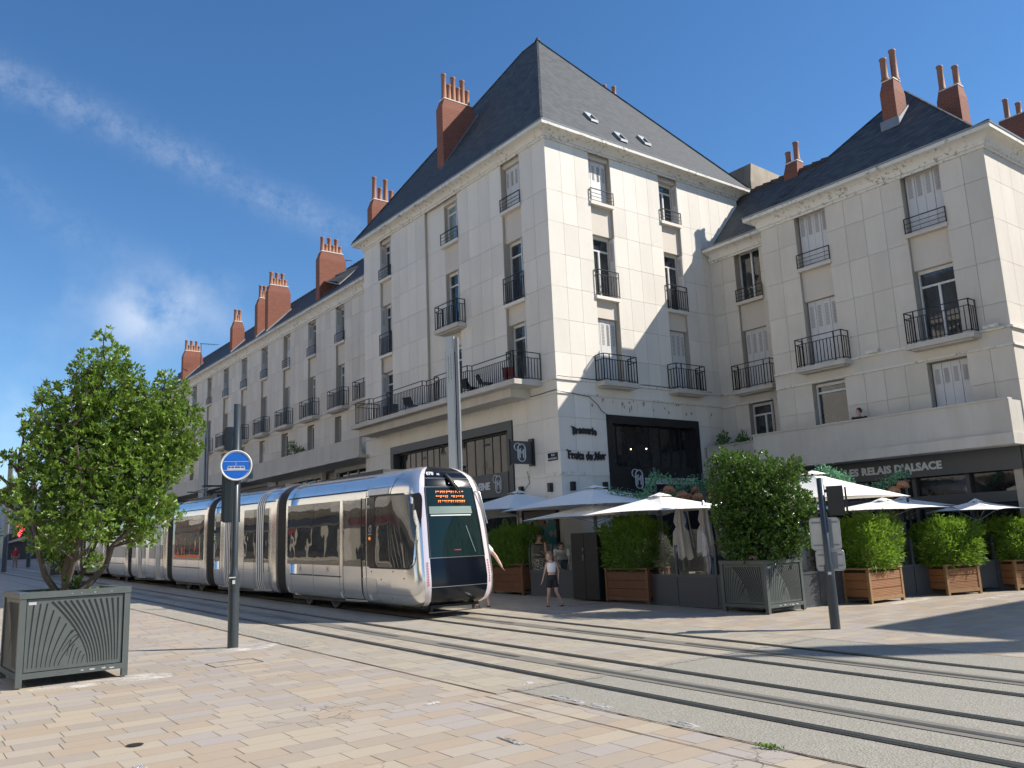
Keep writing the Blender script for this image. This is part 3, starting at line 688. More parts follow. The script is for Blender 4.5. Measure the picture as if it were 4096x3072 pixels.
m=MB();fb(m,A,24.17,32.55,-.262,.09,3.62,4.50);sb=m.build('sign_board',M['charcoal'],sf)
def logo(fr,u,z,s,mat,parent,d):
    """looped monogram: tall ring, swirl and the letter M, drawn with flat bars"""
    m=MB();sg=-1 if isinstance(fr,FrA) else 1
    def Q(a,b): return fr.P(u+sg*a*s,d,z+b*s)
    def line(pts,w=.10): 
        for a,b in zip(pts,pts[1:]): m.bar(Q(*a),Q(*b),w*s,w*s*.5) 
    ring=[(.26*math.cos(t),.5+ .0+(.5-.26)*(1 if math.sin(t)>0 else -1)+.26*math.sin(t)-.5) for t in [2*PI*i/28 for i in range(29)]]
    line(ring,.075);sw=[(-.28+.24*math.cos(t),.32+.22*math.sin(t)) for t in [PI*.15+ (1.75*PI)*i/18 for i in range(19)]];line(sw,.065)
    line([(-.13,-.3),(-.13,.2),(0,-.05),(.13,.2),(.13,-.3)],.065)
    return m.build('monogram',mat,parent)
logo(A,24.75,4.08,.62,M['white_letter'],sb,.1)
textmesh('lettering','BRASSERIE MADELEINE',.36,A.P(25.3,.10,3.94),(0,-1,0),(0,0,1),M['white_letter'],sb,.012,.014,sx=1.0,align='RIGHT')
# projecting square sign with monogram
t_=thing('projecting_sign','square charcoal projecting sign with looped M monogram on the stone wall beside the shopfront','sign',(18.1,22.8,4.5))
m=MB();m.box(18.1,17.15,22.72,22.84,4.62,5.40);sgn=m.build('sign_panel',M['charcoal'],t_);m=MB();m.box(18.18,18.09,22.66,22.9,4.55,5.5);m.box(17.16,17.10,22.70,22.86,4.55,5.45);m.build('bracket',M['black'],t_)
t_B=FrB(22.72);logo(t_B,17.64,5.0,.6,M['white_letter'],t_,.012)
# street name plate, wall lights, chiselled marks
t_=thing('street_name_plate','small dark enamel street name plate reading RUE NATIONALE on the corner wall','sign',(18.19,21.7,4.66))
pl=plain('dark_blue_enamel',(.015,.018,.035),.25);m=MB();m.box(18.165,18.199,21.46,21.95,4.64,4.9);m.build('plate',pl,t_)
textmesh('lettering','RUE',.10,(18.158,21.76,4.79),(0,-1,0),(0,0,1),M['white_letter'],t_,.003,.002);textmesh('lettering','NATIONALE',.085,(18.158,21.93,4.68),(0,-1,0),(0,0,1),M['white_letter'],t_,.003,.002,sx=.95)
for i,(x,y,lb) in enumerate(((18.12,21.85,'black box wall light on the stone corner just right of the street side'),(18.62,21.25,'black box wall light on the side street wall nearest the corner'),(18.12,23.45,'black box wall light beside the monogram shopfront'),(20.1,21.25,'black box wall light left of the large dark window'))):
    t_=thing('wall_light',lb,'wall light',(x,y,3.65),group='box lights along the corner wall');m=MB();m.box(x-.07,x+.07,y-.07,y+.07,3.6,3.9);m.build('lamp_body',M['black'],t_);m=MB();m.box(x-.02,x+.09,y-.02,y+.09,3.7,3.78);m.build('bracket',M['iron'],t_)
# lettering on the side street wall
t_=thing('wall_lettering','black gothic lettering reading Brasserie on the pale corner wall','lettering',(18.75,21.31,5.5))
def gothic(s,size,u,z,parent,arc):
    ws=[];x=0
    o_=textmesh('letters',s,size,(0,0,0),(1,0,0),(0,0,1),M['letter_dark'],None,.012,.016,sx=.88)
    vs=[v.co.copy() for v in o_.data.vertices];W_=max(v.x for v in vs);fc=[tuple(p.vertices) for p in o_.data.polygons];bpy.data.objects.remove(o_)
    off=WO[parent][0];m=MB();m.add([(u+v.x,21.295+v.y,z+v.z+arc*math.sin(PI*v.x/W_)+.04*size*math.sin(v.x*40)) for v in vs],fc);m.build('letters',M['letter_dark'],parent)
    # pen flourishes of the blackletter
    m=MB();k=max(3,int(len(s)*.9))
    for i in range(k):
        xx=u+W_*(i+.3)/k;zz=z+arc*math.sin(PI*(i+.3)/k)
        m.add([(xx-.035,21.29,zz+size*.42),(xx,21.29,zz+size*.34),(xx+.035,21.29,zz+size*.45),(xx,21.29,zz+size*.53)],[(0,1,2,3)]);m.add([(xx-.02,21.29,zz-.01),(xx+.015,21.29,zz-.06),(xx+.05,21.29,zz+.0),(xx+.015,21.29,zz+.05)],[(0,1,2,3)])
    m.tube([(u-.02+.05*math.cos(a),21.29,z+size*.25+size*.55*math.sin(a)) for a in [PI*.3+i*.28 for i in range(6)]],.014,5)
    m.build('pen_flourish',M['letter_dark'],parent)
gothic('Brasserie',.34,18.76,5.52,t_,.05)
t_=thing('wall_lettering','black gothic lettering reading Fruits de Mer on the pale corner wall','lettering',(18.5,21.31,4.75));gothic('Fruits de Mer',.36,18.50,4.70,t_,-.03)
# large black window on the side street
sf=shopfront(T,B,20.40,25.25,.4,6.28,'black',.30)
m=MB();fb(m,B,20.6,25.05,-.26,-.23,4.45,6.0);m.build('pane',M['shopglass'],sf)
m=MB()
for u in (21.05,21.55,22.1,22.75,23.3,23.85,24.4): fb(m,B,u-.02,u+.02,-.235,-.20,4.5,5.98)
m.build('glazing_bar',M['black'],sf)
m=MB();fb(m,B,20.64,25.0,-.34,-.02,3.2,4.46);fb(m,B,20.64,25.0,-.33,-.05,.4,3.2);sb=m.build('sign_board',M['black'],sf)
logo(B,21.85,4.02,.66,M['white_letter'],sb,.0)
textmesh('lettering','BRASSERIE MADELEINE',.30,(22.16,21.33+.015,3.86),(1,0,0),(0,0,1),M['white_letter'],sb,.012,.012,sx=.9)
lampm=NT('warm_lamp_glow');lampm.b.inputs['Emission Color'].default_value=(1,.62,.28,1);lampm.b.inputs['Emission Strength'].default_value=6;lampm.col((.8,.6,.4));M['lampglow']=lampm.m
for i,(x,z) in enumerate(((21.75,5.12),(22.55,5.16))):
    m=MB();m.lathe((x,21.55,z),[(0,-.03),(.03,0),(0,.03)],8);m.build('lamp',M['lampglow'],sf)
# cables and small wall damage
m=MB()
m.tube([(18.17,y,7.0-.0*y+.02*math.sin(y*3)) for y in [21.3+.5*i for i in range(28)]],.012,5);m.tube([(x,21.27,7.49+.01*math.sin(x*5)) for x in [18.2+.5*i for i in range(17)]],.012,5)
m.tube([(18.15,21.3,6.97),(18.8,21.27,6.93),(19.6,21.28,6.86),(20.0,21.28,6.6),(20.15,21.28,6.4),(20.45,21.26,6.25)],.012,5);m.tube([(18.16,23.1,4.4),(18.16,23.0,4.0),(18.16,23.4,3.7),(18.16,23.8,3.75)],.01,5)
m.build('cable',M['iron'],T)
r=random.Random(4);chip=plain('chipped_stone',(.33,.28,.22),.9)
for i in range(26):
    m=MB()
    x=r.uniform(19.2,28);z=r.choice((6.7,6.55,6.8,6.6))+r.uniform(-.1,.1);w_=r.uniform(.02,.06);h_=r.uniform(.04,.14)
    n_=7;m.add([(x+w_*math.cos(2*PI*k/n_)*r.uniform(.6,1.2),21.326,z+h_*math.sin(2*PI*k/n_)*r.uniform(.6,1.2)) for k in range(n_)],[tuple(range(n_))]);m.build('wall_damage',chip,T)
# ---------------------------------------------------------------- long street building
xf=19.2;Y0=35.32;Y1=80.0;Af=FrA(xf)
T2=thing('terrace_building','long pale stone street building with slate roof and row of iron balconies behind the tram','building',(xf,Y0,.7))
mw=MB();ms=MB();gr=2.0
cols=[(39.5+3.655*i,40.6+3.655*i) for i in range(11)]
RF=[13.9,12.83,11.6,10.4]
cladding(mw,Af,Y0,39.5,9.25,15.0,RF,.8)
for i,(a,b) in enumerate(cols):
    nx=cols[i+1][0] if i+1<len(cols) else Y1
    cladding(mw,Af,b,nx,9.25,15.0,RF,.64)
    sh=['LR','R','R','R','LR','R','L','R','R','R','R'][i]
    fl=[dict(z0=9.28,z1=11.65,sill=0,rail=(a-.5,b+.3,.45),w=dict(shut='L' if i<8 else 'LR')),dict(z0=12.83,z1=14.8,rail='low' ,w=(dict(kind='shut') if i in(2,6) else dict(shut=sh)))]
    strip(T2,Af,a,b,fl,15.0,ms,mw,9.25)
balcony(T2,Af,36.3,37.9,.45,9.23)
mz=[(39.97,40.75),(43.4,44.3),(47.1,48.1),(50.8,51.7),(54.4,55.4),(58.1,59),(61.7,62.7),(65.4,66.3),(69,70),(72.7,73.6)]
lower(mw,Af,Y0,Y1,[(a,b,7.2,8.85) for a,b in mz],6.3,8.97,[7.9],.64)
for i,(a,b) in enumerate(mz): window(T2,Af,a,b,7.2,8.85,d=-.3,kind='shut' if i in(3,5,6,8) else 'glass',transom=False)
fb(mw,Af,Y0,Y1,-.5,.01,8.975,9.245)
m2=MB();fb(m2,Af,Y0,Y1,-.02,.08,9.2,9.26);fb(m2,Af,Y0,Y1,-.02,.05,8.95,9.0);m2.build('string_course',M['cornice'],T2)
# ground floor shops and piers
lower(mw,Af,Y0,Y1,[(36.2,48.9,.3,6.1),(50.2,61,.3,6.0),(62.5,78,.3,6.0)],.5,6.3,[5.1,3.9,2.7],.8)
mw.build('wall',[M['stone_far'],M['mortar_back']],T2)
m=MB();m.box(xf+.55,xf+9,Y0,Y1,.4,15.0);m.build('wall_core',M['stucco'],T2)
def shopbay(bld,fr,u0,u1,z0,z1,mat,n,trans=None,frame='frame'):
    m=MB();fb(m,fr,u0,u1,-.35,-.1,z1-.25,z1);fb(m,fr,u0,u0+.12,-.35,-.1,z0,z1-.25);fb(m,fr,u1-.12,u1,-.35,-.1,z0,z1-.25)
    for i in range(1,n):
        c=u0+(u1-u0)*i/n;fb(m,fr,c-.04,c+.04,-.31,-.27,z0,z1-.25)
    if trans: fb(m,fr,u0,u1,-.33,-.12,trans,trans+.5)
    o=m.build('shopfront',M[mat],bld);m=MB();fb(m,fr,u0+.05,u1-.05,-.34,-.31,z0,z1-.1);m.build('pane',M['shopglass'],o);return o
shopbay(T2,Af,36.3,40.95,.7,6.15,'cornice',4,4.6);shopbay(T2,Af,42.6,48.8,.7,6.1,'cornice',5,4.6);shopbay(T2,Af,50.2,61,.7,6.0,'charcoal',7,4.4);shopbay(T2,Af,62.5,78,.8,6.0,'black',8,4.3)
# first floor parapet and canopy
m=MB();fb(m,Af,34.9+.5,49.2,.001,1.3,6.25,6.40);fb(m,Af,35.4,49.2,1.15,1.29,6.401,7.12);fb(m,Af,49.21,49.6,.001,.9,6.25,6.35)
fb(m,Af,35.0,49.4,.001,1.55,6.12,6.245)
fb(m,Af,50.4,79.5,.001,1.3,6.3,6.45);fb(m,Af,50.4,79.5,1.15,1.29,6.451,7.2);fb(m,Af,50.2,79.7,.001,1.55,6.18,6.295)
can=m.build('canopy',M['concrete'],T2)
zgf=15.45
pf=[(xf,Y1,-1,0),(xf,Y0+.02,-1,0)];m=MB();cornice(m,pf,15.05,zgf,.45);m.build('cornice',M['cornice'],T2)
m=MB();gutter(m,pf,zgf,.42);m.build('gutter',M['zinc'],T2)
xr_=22.0;zr_=zgf+(xr_-(xf-.43))*1.0
m=MB();m.add([(xf-.42,Y0,zgf+.03),(xf-.42,Y1,zgf+.03),(xr_,Y1,zr_),(xr_,Y0,zr_)],[(3,2,1,0)]);m.add([(xr_,Y0,zr_),(xr_,Y1,zr_),(xf+9.5,Y1,zgf),(xf+9.5,Y0,zgf)],[(3,2,1,0)]);m.add([(xf-.42,Y1,zgf),(xf+9.5,Y1,zgf),(xr_,Y1,zr_)],[(0,1,2)]);m.add([(xf-.42,Y0,zgf),(xr_,Y0,zr_),(xf+9.5,Y0,zgf)],[(0,1,2)])
rf=m.build('roof',M['slate'],T2)
m=MB()
y=Y0
while y<Y1: m.tube([(xr_,y,zr_),(xr_,y+.42,zr_+.01)],[.10,.12],8);y+=.45
m.build('ridge_tiles',M['ridge'],rf)
def farch(tanl,tanr,w,y,top,n,depth=.5):
    x0=y*tanl;x1=x0+w;chimney(T2,x0,x1,y,y+depth,15.7,top,potrow(x0,x1,y+depth/2,n,.85,.45))
    m=MB();m.hexa([(x0-.1,y-.03,zgf+(x0-.1-18.77)*1.0-.1),(x1+.05,y-.03,zgf+(x1-18.77)-.05),(x1+.05,y,zgf+(x1-18.77)-.05),(x0-.1,y,zgf+(x0-18.87)-.1),(x0-.1,y-.04,zgf+(x0-18.87)+.12),(x1+.05,y-.04,zgf+(x1-18.77)+.17),(x1+.05,y,zgf+(x1-18.77)+.17),(x0-.1,y,zgf+(x0-18.87)+.12)]);m.build('flashing',M['zinc'],T2)
def tt(y0,x0): return x0/y0
farch(.4499,0,1.62,42.1,18.55,6);farch(.3801,0,1.50,50.0,18.75,6);farch(.3667,0,1.1,52.0,18.4,5);farch(.3357,0,.85,56.8,17.95,3);farch(.2784,0,1.55,68.2,18.2,6)
# the chimney rising behind the corner roof
chimney(T2,19.35,20.9,36.6,37.1,16,19.75,potrow(19.35,20.9,36.85,4,1.25,.7))
# dormer
m=MB();m.add([(19.6,41.3,16.6),(21.0,41.5,17.75),(19.3,42.5,16.9),(19.35,40.4,16.15)],[(0,1,2),(0,3,1)]);d_=m.build('dormer',M['slate'],rf);m=MB();m.add([(19.31,40.35,16.14),(19.27,42.5,16.92),(19.6,41.6,16.5)],[(0,1,2)]);m.build('dormer_window',M['pane'],d_)
m=MB()
for a,b in (((19.28,40.35,16.12),(19.26,42.5,16.93)),((19.26,42.5,16.93),(21.0,41.5,17.77)),((19.28,40.35,16.12),(21.0,41.3,17.7))): m.bar(a,b,.08,.05)
m.build('dormer_trim',M['zinc'],d_)
# roof aerials
for i,(x,y,z,lb) in enumerate(((20.6,44.3,18.0,'thin television aerial standing right of the tall six pot chimney'),(20.0,67.0,17.6,'television aerial on the farthest wide chimney of the long building'))):
    t_=thing('aerial',lb,'aerial',(x,y,z-.6));m=MB();m.bar((x,y,z-1.2),(x,y,z+1.0),.04);m.bar((x-.1,y,z+1.0),(x+1.3,y-.3,z+1.0),.03)
    for k in range(6): m.bar((x+.2*k,y-.25,z+1.0),(x+.2*k,y+.2,z+1.0),.02)
    m.build('mast_and_rods',M['iron'],t_)
# plants and box on the canopy terrace
def pot_plant(x,y,z,h,label,seed,matk='leaf2'):
    t_=thing('potted_plant',label,'plant',(x,y,z));m=MB();m.lathe((x,y,z),[(.12,0),(.17,.3),(.15,.3),(.14,.26),(0,.26)],10);m.build('pot',M['pot'],t_)
    m=MB();m.tube([(x,y,z+.2),(x+.03,y,z+h*.5)],[.03,.015],6);m.build('stem',M['bark'],t_)
    r=np.random.default_rng(seed);n=420;d=r.normal(size=(n,3));d/=np.linalg.norm(d,axis=1)[:,None];P=np.array([x,y,z+h*.62])+d*np.array([.28,.28,h*.38])*r.uniform(.3,1,(n,1));V,F=leaves(P,d+[0,0,.5],.12,.05,.2,r);npmesh('foliage',V,F,M[matk],t_)
pot_plant(18.2,44.0,6.4,1.6,'round dark potted shrub on the concrete canopy behind the tram sign',1);pot_plant(18.2,42.9,6.4,1.1,'narrow dark potted shrub on the concrete canopy right of the round one',2);pot_plant(18.3,53,6.45,1.3,'grey green potted bush on the farther concrete canopy',3)
# ---------------------------------------------------------------- right hand tower, its wing and the blocks around
xr=25.2;xw=26.81
def tower(mirror=False):
    """tower with pyramid roof facing the square; mirrored copy stands across the side street"""
    pass
RR_=[11.9,10.66,9.4,8.14]
T3=thing('square_building','pale stone building with hipped slate roof, white shutters and restaurant below at right','building',(xr,9.75,.2))
C=FrA(xr);mw=MB();ms=MB();zt=13.02
c1=(14.98,16.20);c2=(11.06,12.30)
cladding(mw,C,16.20,17.6,7.43,zt,RR_,.68);cladding(mw,C,12.30,14.98,7.43,zt,RR_,.66);cladding(mw,C,9.75,11.06,7.43,zt,RR_,.66)
f3=lambda **w:dict(z0=10.93,z1=12.98,rail='low',w=w);f2=lambda **w:dict(z0=7.45,z1=9.75,sill=0,w=w)
f=f2(kind='shut');f['rail']=(14.6,16.45,.48);strip(T3,C,*c1,[f,f3(kind='shut')],zt,ms,mw)
f=f2();f['rail']=(10.55,12.58,.48);strip(T3,C,*c2,[f,f3(kind='shut')],zt,ms,mw)
lower(mw,C,9.75,17.6,[(14.96,16.20,5.43,6.85),(11.04,12.24,5.42,6.82)],4.3,6.9,[5.9,4.9],.68)
window(T3,C,14.98,16.18,5.43,6.84,transom=True,mull=0,d=-.25);window(T3,C,11.06,12.22,5.42,6.81,kind='shut')
fb(mw,C,9.75,17.6,-.5,.012,6.905,7.42)
D=FrB(9.75)
cladding(mw,D,xr+.0305,36.0,7.43,zt,RR_,.8);fb(mw,D,xr,36.0,-.5,.011,6.905,7.42)
lower(mw,D,xr+.0305,36.0,[(26.5,35,.2,3.5)],.3,6.9,[5.9,4.9,3.6],.8)
E_=FrB(17.6,1);fb(mw,E_,xr+.03,xw-.01,-.4,0,7.43,zt);fb(mw,E_,xr+.03,xw-.01,-.4,-.001,.3,7.42)
m2=MB()
for fr,a,b in ((C,9.69,17.6),(D,xr-.06,36)): fb(m2,fr,a,b,-.02,.08,7.37,7.44);fb(m2,fr,a+.02,b,-.02,.05,6.87,6.93)
for u in (10.0,13.6): fb(m2,C,u,u+.42,.08,.22,7.44,7.53)
m2.build('string_course',M['cornice'],T3)
mw.build('wall',[M['stone_sq'],M['mortar_back']],T3)
m=MB();m.box(xr+.5,36,10.25,17.59,.3,13.0);m.build('wall_core',M['stucco'],T3)
zg3=13.34;pa=[(xw+.3,17.6,0,1),(xr,17.6,-1,1),(xr,9.75,-1,-1),(36.0,9.75,0,-1)];m=MB();cornice(m,pa,zt,zg3,.43);m.build('cornice',M['cornice'],T3);m=MB();gutter(m,pa,zg3,.40);m.build('gutter',M['zinc'],T3)
def flared(x0,x1,y0,y1,ap,ap2,z,e=.7,dz=.28,bottom=.03):
    """hipped roof with bellcast eaves; returns mesh builder"""
    m=MB();q=[(x0,y0),(x1,y0),(x1,y1),(x0,y1)];Q=[(x,y,z+bottom) for x,y in q]
    i=[(x0+e,y0+e),(x1-e,y0+e),(x1-e,y1-e),(x0+e,y1-e)];I=[(x,y,z+bottom+dz) for x,y in i]
    for k in range(4): m.add([Q[k],Q[(k+1)%4],I[(k+1)%4],I[k]],[(0,1,2,3)])
    m.add([I[0],I[1],ap2,ap],[(0,1,2,3)]);m.add([I[1],I[2],ap2],[(0,1,2)]);m.add([I[2],I[3],ap,ap2],[(0,1,2,3)]);m.add([I[3],I[0],ap],[(0,1,2)])
    return m,Q,I
x0r,y0r,y1r=xr-.42,9.75-.42,18.02
m,Q,I=flared(x0r,37,y0r,y1r,(29.3,13.67,17.76),(33,13.67,17.76),zg3);rf3=m.build('roof',M['slate'],T3)
m=MB()
for a,b in ((Q[0],I[0]),(I[0],(29.3,13.67,17.76)),(Q[3],I[3]),(I[3],(29.3,13.67,17.76))): m.bar(Vector(a)+Vector((0,0,.02)),Vector(b)+Vector((0,0,.02)),.07,.04)
m.build('ridge_flashing',M['slate'],rf3)
def pots2(x0,x1,y0,y1,h1,h2): return [((x0+x1)/2,y0+.16,h1),((x0+x1)/2,y1-.16,h2)]
ch=chimney(T3,27.3,28.05,13.1,13.62,14.8,17.45,[(27.5,13.45,.85),(27.83,13.25,1.2)])
m=MB();m.hexa([(27.25,13.05,15.6),(28.1,13.05,16.3),(28.1,13.09,16.3),(27.25,13.09,15.6),(27.25,13.05,15.85),(28.1,13.05,16.6),(28.1,13.09,16.6),(27.25,13.09,15.85)]);m.box(27.26,27.29,13.05,13.72,15.6,15.95);m.build('flashing',M['zinc'],ch)
chimney(T3,32.05,32.75,12.95,13.8,16.0,18.65,[(32.3,13.62,1.05),(32.45,13.12,.85)])
chimney(T3,40.0,40.9,11.2,14.75,13.0,20.1,[(40.4,14.4,1.0),(40.4,13.9,.6),(40.4,13.4,1.15),(40.4,12.9,.7),(40.4,12.4,1.1)])
m=MB();m.box(36.0,44,9.76,17.6,.4,13.3);m.build('rear_wing',M['stucco'],T3)
# hint of weeds: projecting concrete loggia over the restaurant
m=MB();fb(m,C,9.93-.15,18.2,.60,.80,4.36,5.28);fb(m,C,9.93-.15,18.2,.56,.84,5.281,5.33);fb(m,C,9.72,18.2,.001,.95,4.05,4.355);fb(m,C,9.78,9.98,.001,.599,4.36,5.28)
par=m.build('parapet',M['concrete'],T3)
# restaurant front
m=MB();fb(m,C,9.95,21.3,-.30,.10,3.42,4.05);fa=m.build('fascia',M['charcoal'],T3)
textmesh('lettering',"LES RELAIS D'ALSACE",.315,C.P(15.27,.115,3.62),(0,-1,0),(0,0,1),M['white_letter'],fa,.01,.014,space=1.06,sx=1.0)
gold=plain('gold_sign_paint',(.30,.22,.10),.5);textmesh('emblem','A',.40,C.P(15.92,.115,3.58),(0,-1,0),(0,0,1),gold,fa,.004,-.012,shear=.3);textmesh('emblem_text',"Relais d'Alsace",.10,C.P(16.15,.118,3.72),(0,-1,0),(0,0,1),gold,fa,.002)
m=MB();fb(m,C,10.0,21.3,-.40,-.36,.3,3.42);m.build('pane',M['shopglass'],fa)
m=MB()
for u in (10.05,11.6,13.2,14.8,16.4,18.0,19.5,21): fb(m,C,u-.06,u+.06,-.36,-.2,.3,3.42)
fb(m,C,10,21.3,-.35,-.19,2.55,2.85);fb(m,C,10,21.3,-.35,-.19,1.0,1.1);m.build('glazing_bar',M['charcoal'],fa)
m=MB();fb(m,C,9.76,9.99,-.4,.05,.3,4.04);m.build('pier',M['charcoal'],T3)
# the wing between the two towers
T4=thing('linking_wing','lower recessed pale stone wing with slate roof joining the two corner buildings','building',(xw,19,.35))
Wg=FrA(xw);mw=MB();ms=MB();zt4=13.12
cladding(mw,Wg,20.10,yb-.002,7.43,zt4,RR_,.6);cladding(mw,Wg,17.6,18.90,7.43,zt4,RR_,.6)
f=dict(z0=7.45,z1=9.8,sill=0,w=dict(kind='shut'),rail=(18.55,20.42,.48));strip(T4,Wg,18.90,20.10,[f,dict(z0=10.95,z1=13.05,rail='low',w=dict(transom=False))],zt4,ms,mw)
lower(mw,Wg,17.6,yb-.002,[(18.90,20.05,4.9,6.86)],.3,6.9,[5.9,4.9,3.6],.65);window(T4,Wg,18.92,20.03,4.9,6.85,d=-.25,shut='L')
fb(mw,Wg,17.6,yb-.002,-.5,.012,6.905,7.42);m2=MB();fb(m2,Wg,17.6,yb-.1,-.02,.08,7.37,7.44);fb(m2,Wg,17.6,yb-.1,-.02,.05,6.87,6.93);m2.build('string_course',M['cornice'],T4)
mw.build('wall',[M['stone_sq'],M['mortar_back']],T4)
m=MB();m.box(xw+.5,34,17.61,yb-.01,.3,13.1);m.build('wall_core',M['stucco'],T4)
zg4=13.45;pa=[(xw,yb-.03,-1,0),(xw,17.9,-1,0)];m=MB();cornice(m,pa,zt4,zg4,.45);m.build('cornice',M['cornice'],T4);m=MB();gutter(m,pa,zg4,.42);m.build('gutter',M['zinc'],T4)
m=MB();e=xw-.44;m.add([(e,16.5,zg4+.03),(e,yb-.01,zg4+.03),(e+.75,yb-.01,zg4+.36),(e+.75,16.5,zg4+.36)],[(3,2,1,0)]);m.add([(e+.75,14.5,zg4+.36),(e+.75,yb-.01,zg4+.36),(29.6,yb-.01,16.6),(29.6,14.5,16.6)],[(3,2,1,0)]);m.add([(29.6,14.5,16.6),(29.6,yb+4,16.6),(34,yb+4,13),(34,14.5,13)],[(3,2,1,0)])
rf4=m.build('roof',M['slate'],T4);m=MB();y=15.5
while y<yb+3: m.tube([(29.6,y,16.6),(29.6,y+.36,16.62)],[.09,.12],8);y+=.4
m.build('ridge_tiles',M['ridge'],rf4)
chimney(T4,29.35,30.0,18.45,19.1,15.6,17.05,[(29.6,18.95,.5),(29.7,18.62,.85)])
m=MB();fb(m,Wg,17.6,21.2,1.15,1.3,4.30,5.24);fb(m,Wg,17.6,21.25,1.1,1.34,5.241,5.28);fb(m,Wg,17.6,21.3,.001,1.5,4.02,4.295);fb(m,Wg,21.0,21.19,.001,1.15,4.3,5.2);m.build('parapet',M['concrete'],T4)
pot_plant(25.8,20.6,4.35,1.5,'thin leafy plant rising above the parapet left of the recessed wing window',6);pot_plant(25.8,19.7,4.35,1.35,'small leafy plant above the parapet directly below the recessed wing window',7)
# concrete lift housing on the roofs behind
T5=thing('roof_housing','brown weathered concrete lift housing behind the slate roofs','roof structure',(33,24,12))
m=MB();x0,x1,y0,y1=32.6,36.4,22.9,24.6
m.hexa([(x0-.5,y0,12),(x1+.5,y0,12),(x1+.5,y1,12),(x0-.5,y1,12),(x0-.5,y0,17.9),(x1+.55,y0,17.9),(x1+.55,y1,17.9),(x0-.5,y1,17.9)])
m.hexa([(x0-.3,y0,17.9),(x1+.4,y0,17.9),(x1+.4,y1,17.9),(x0-.3,y1,17.9),(x0+.1,y0+.1,19.55),(x1-.3,y0+.1,19.4),(x1-.3,y1,19.4),(x0+.1,y1,19.55)])
m.box(32.0,32.6,22.6,23.4,12,18.3);m.box(32.9,35.6,22.5,22.88,12,17.2)
m.build('housing',stone('brown_concrete',(.21,.165,.11),2.0,.02),T5)
# ---------------------------------------------------------------- building across the side street (throws the long shadows on the square)
T6=thing('south_building','pale stone building with hipped slate roof across the side street','building',(27.6,-9,0))
m=MB();m.box(27.6,45,-22,-.75,-.2,12.95);sw=m.build('wall',M['stone'],T6)
S1=FrB(-.75,1);S2=FrA(27.6)
for u in (29.5,33,36.5,40):
    for z in (4.6,7.6,10.8): window(T6,S1,u,u+1.1,z,z+1.9,d=.03)
for u in (-3,-6.6,-10.2,-14):
    for z in (4.6,7.6,10.8): window(T6,S2,u-1.1,u,z,z+1.9,d=.03)
m,Q,I=flared(27.17,46,-22.4,-.32,(31.8,-5.0,17.7),(38,-5,17.7),13.2);m.build('roof',M['slate'],T6)
m=MB();m.box(27.17,46,-22.4,-.32,12.95,13.22);m.build('cornice',M['cornice'],T6)
chimney(T6,29.2,30.0,-6.1,-5.2,14.5,19.4,[(29.5,-5.8,1.0),(29.7,-5.45,.6)])
# ---------------------------------------------------------------- buildings on the near side of the street, behind the viewer; they are what the tram mirrors
def block(name,label,y0,y1,x,hh,seed,shop):
    t_=thing(name,label,'building',(x,(y0+y1)/2,gz((y0+y1)/2)));r=random.Random(seed);fr=FrA(x,1);b=gz(y0)-.2
    m=MB();m.box(x-10,x,y0,y1,b,b+hh);m.build('wall',M['stone'],t_)
    m=MB();m.add([(x+.4,y0,b+hh),(x+.4,y1,b+hh),(x-4,y1,b+hh+4.4),(x-4,y0,b+hh+4.4)],[(0,1,2,3)]);m.add([(x-10,y0,b+hh),(x-10,y1,b+hh),(x-4,y1,b+hh+4.4),(x-4,y0,b+hh+4.4)],[(3,2,1,0)]);m.add([(x+.4,y0,b+hh),(x-4,y0,b+hh+4.4),(x-10,y0,b+hh)],[(0,1,2)]);m.add([(x+.4,y1,b+hh),(x-4,y1,b+hh+4.4),(x-10,y1,b+hh)],[(2,1,0)]);m.build('roof',M['slate'],t_)
    m=MB();m.box(x,x+.4,y0,y1,b+hh-.3,b+hh);m.box(x,x+1.4,y0,y1,b+4.7,b+5.2);m.build('cornice',M['cornice'],t_)
    n=int((y1-y0)/3.65)
    for i in range(n):
        u=y0+1.2+i*3.65
        for z in (6.6,9.9,13.1):
            if z+2<hh: window(t_,fr,u,u+1.15,b+z,b+z+1.95,d=.03,kind='shut' if r.random()<.3 else 'glass')
    m=MB();m.box(x+.001,x+.05,y0+.6,y1-.6,b+.3,b+4.2);sf_=m.build('shopfront',M[shop[0]],t_);m=MB();u=y0+.9
    while u<y1-3: m.box(x+.051,x+.08,u,u+2.4,b+.6,b+3.3);u+=2.9
    m.build('pane',M['shopglass'],sf_)
    m=MB();m.box(x+.05,x+.14,y0+.8,y1-.8,b+3.5,b+4.15);m.build('sign_board',M[shop[1]],sf_)
M['cream']=plain('cream_shopfront_paint',(.55,.50,.40),.5);M['orange']=plain('orange_shopfront_paint',(.65,.14,.03),.4);M['red']=plain('red_sign_paint',(.55,.03,.03),.45);M['navy']=plain('navy_sign_paint',(.03,.05,.15),.4)
block('facing_building','pale stone building with cream shopfront across the rails from the tram',37.01,57,-7.5,15.6,1,('cream','red'))
block('facing_building','pale stone building with black shopfront across the rails from the tram',21,37,-7.5,15.9,2,('cream','black'))
block('facing_building','pale stone building with dark shopfront behind the viewer',-8,14.5,-9,15.6,3,('charcoal','red'))
block('facing_building','pale stone building with navy sign farther up the facing side',57.01,91,-7.5,15.5,4,('cream','navy'))
block('facing_building','pale stone building with orange shopfront at the far end of the facing side',91.01,104,-7.5,15.5,5,('orange','cream'))
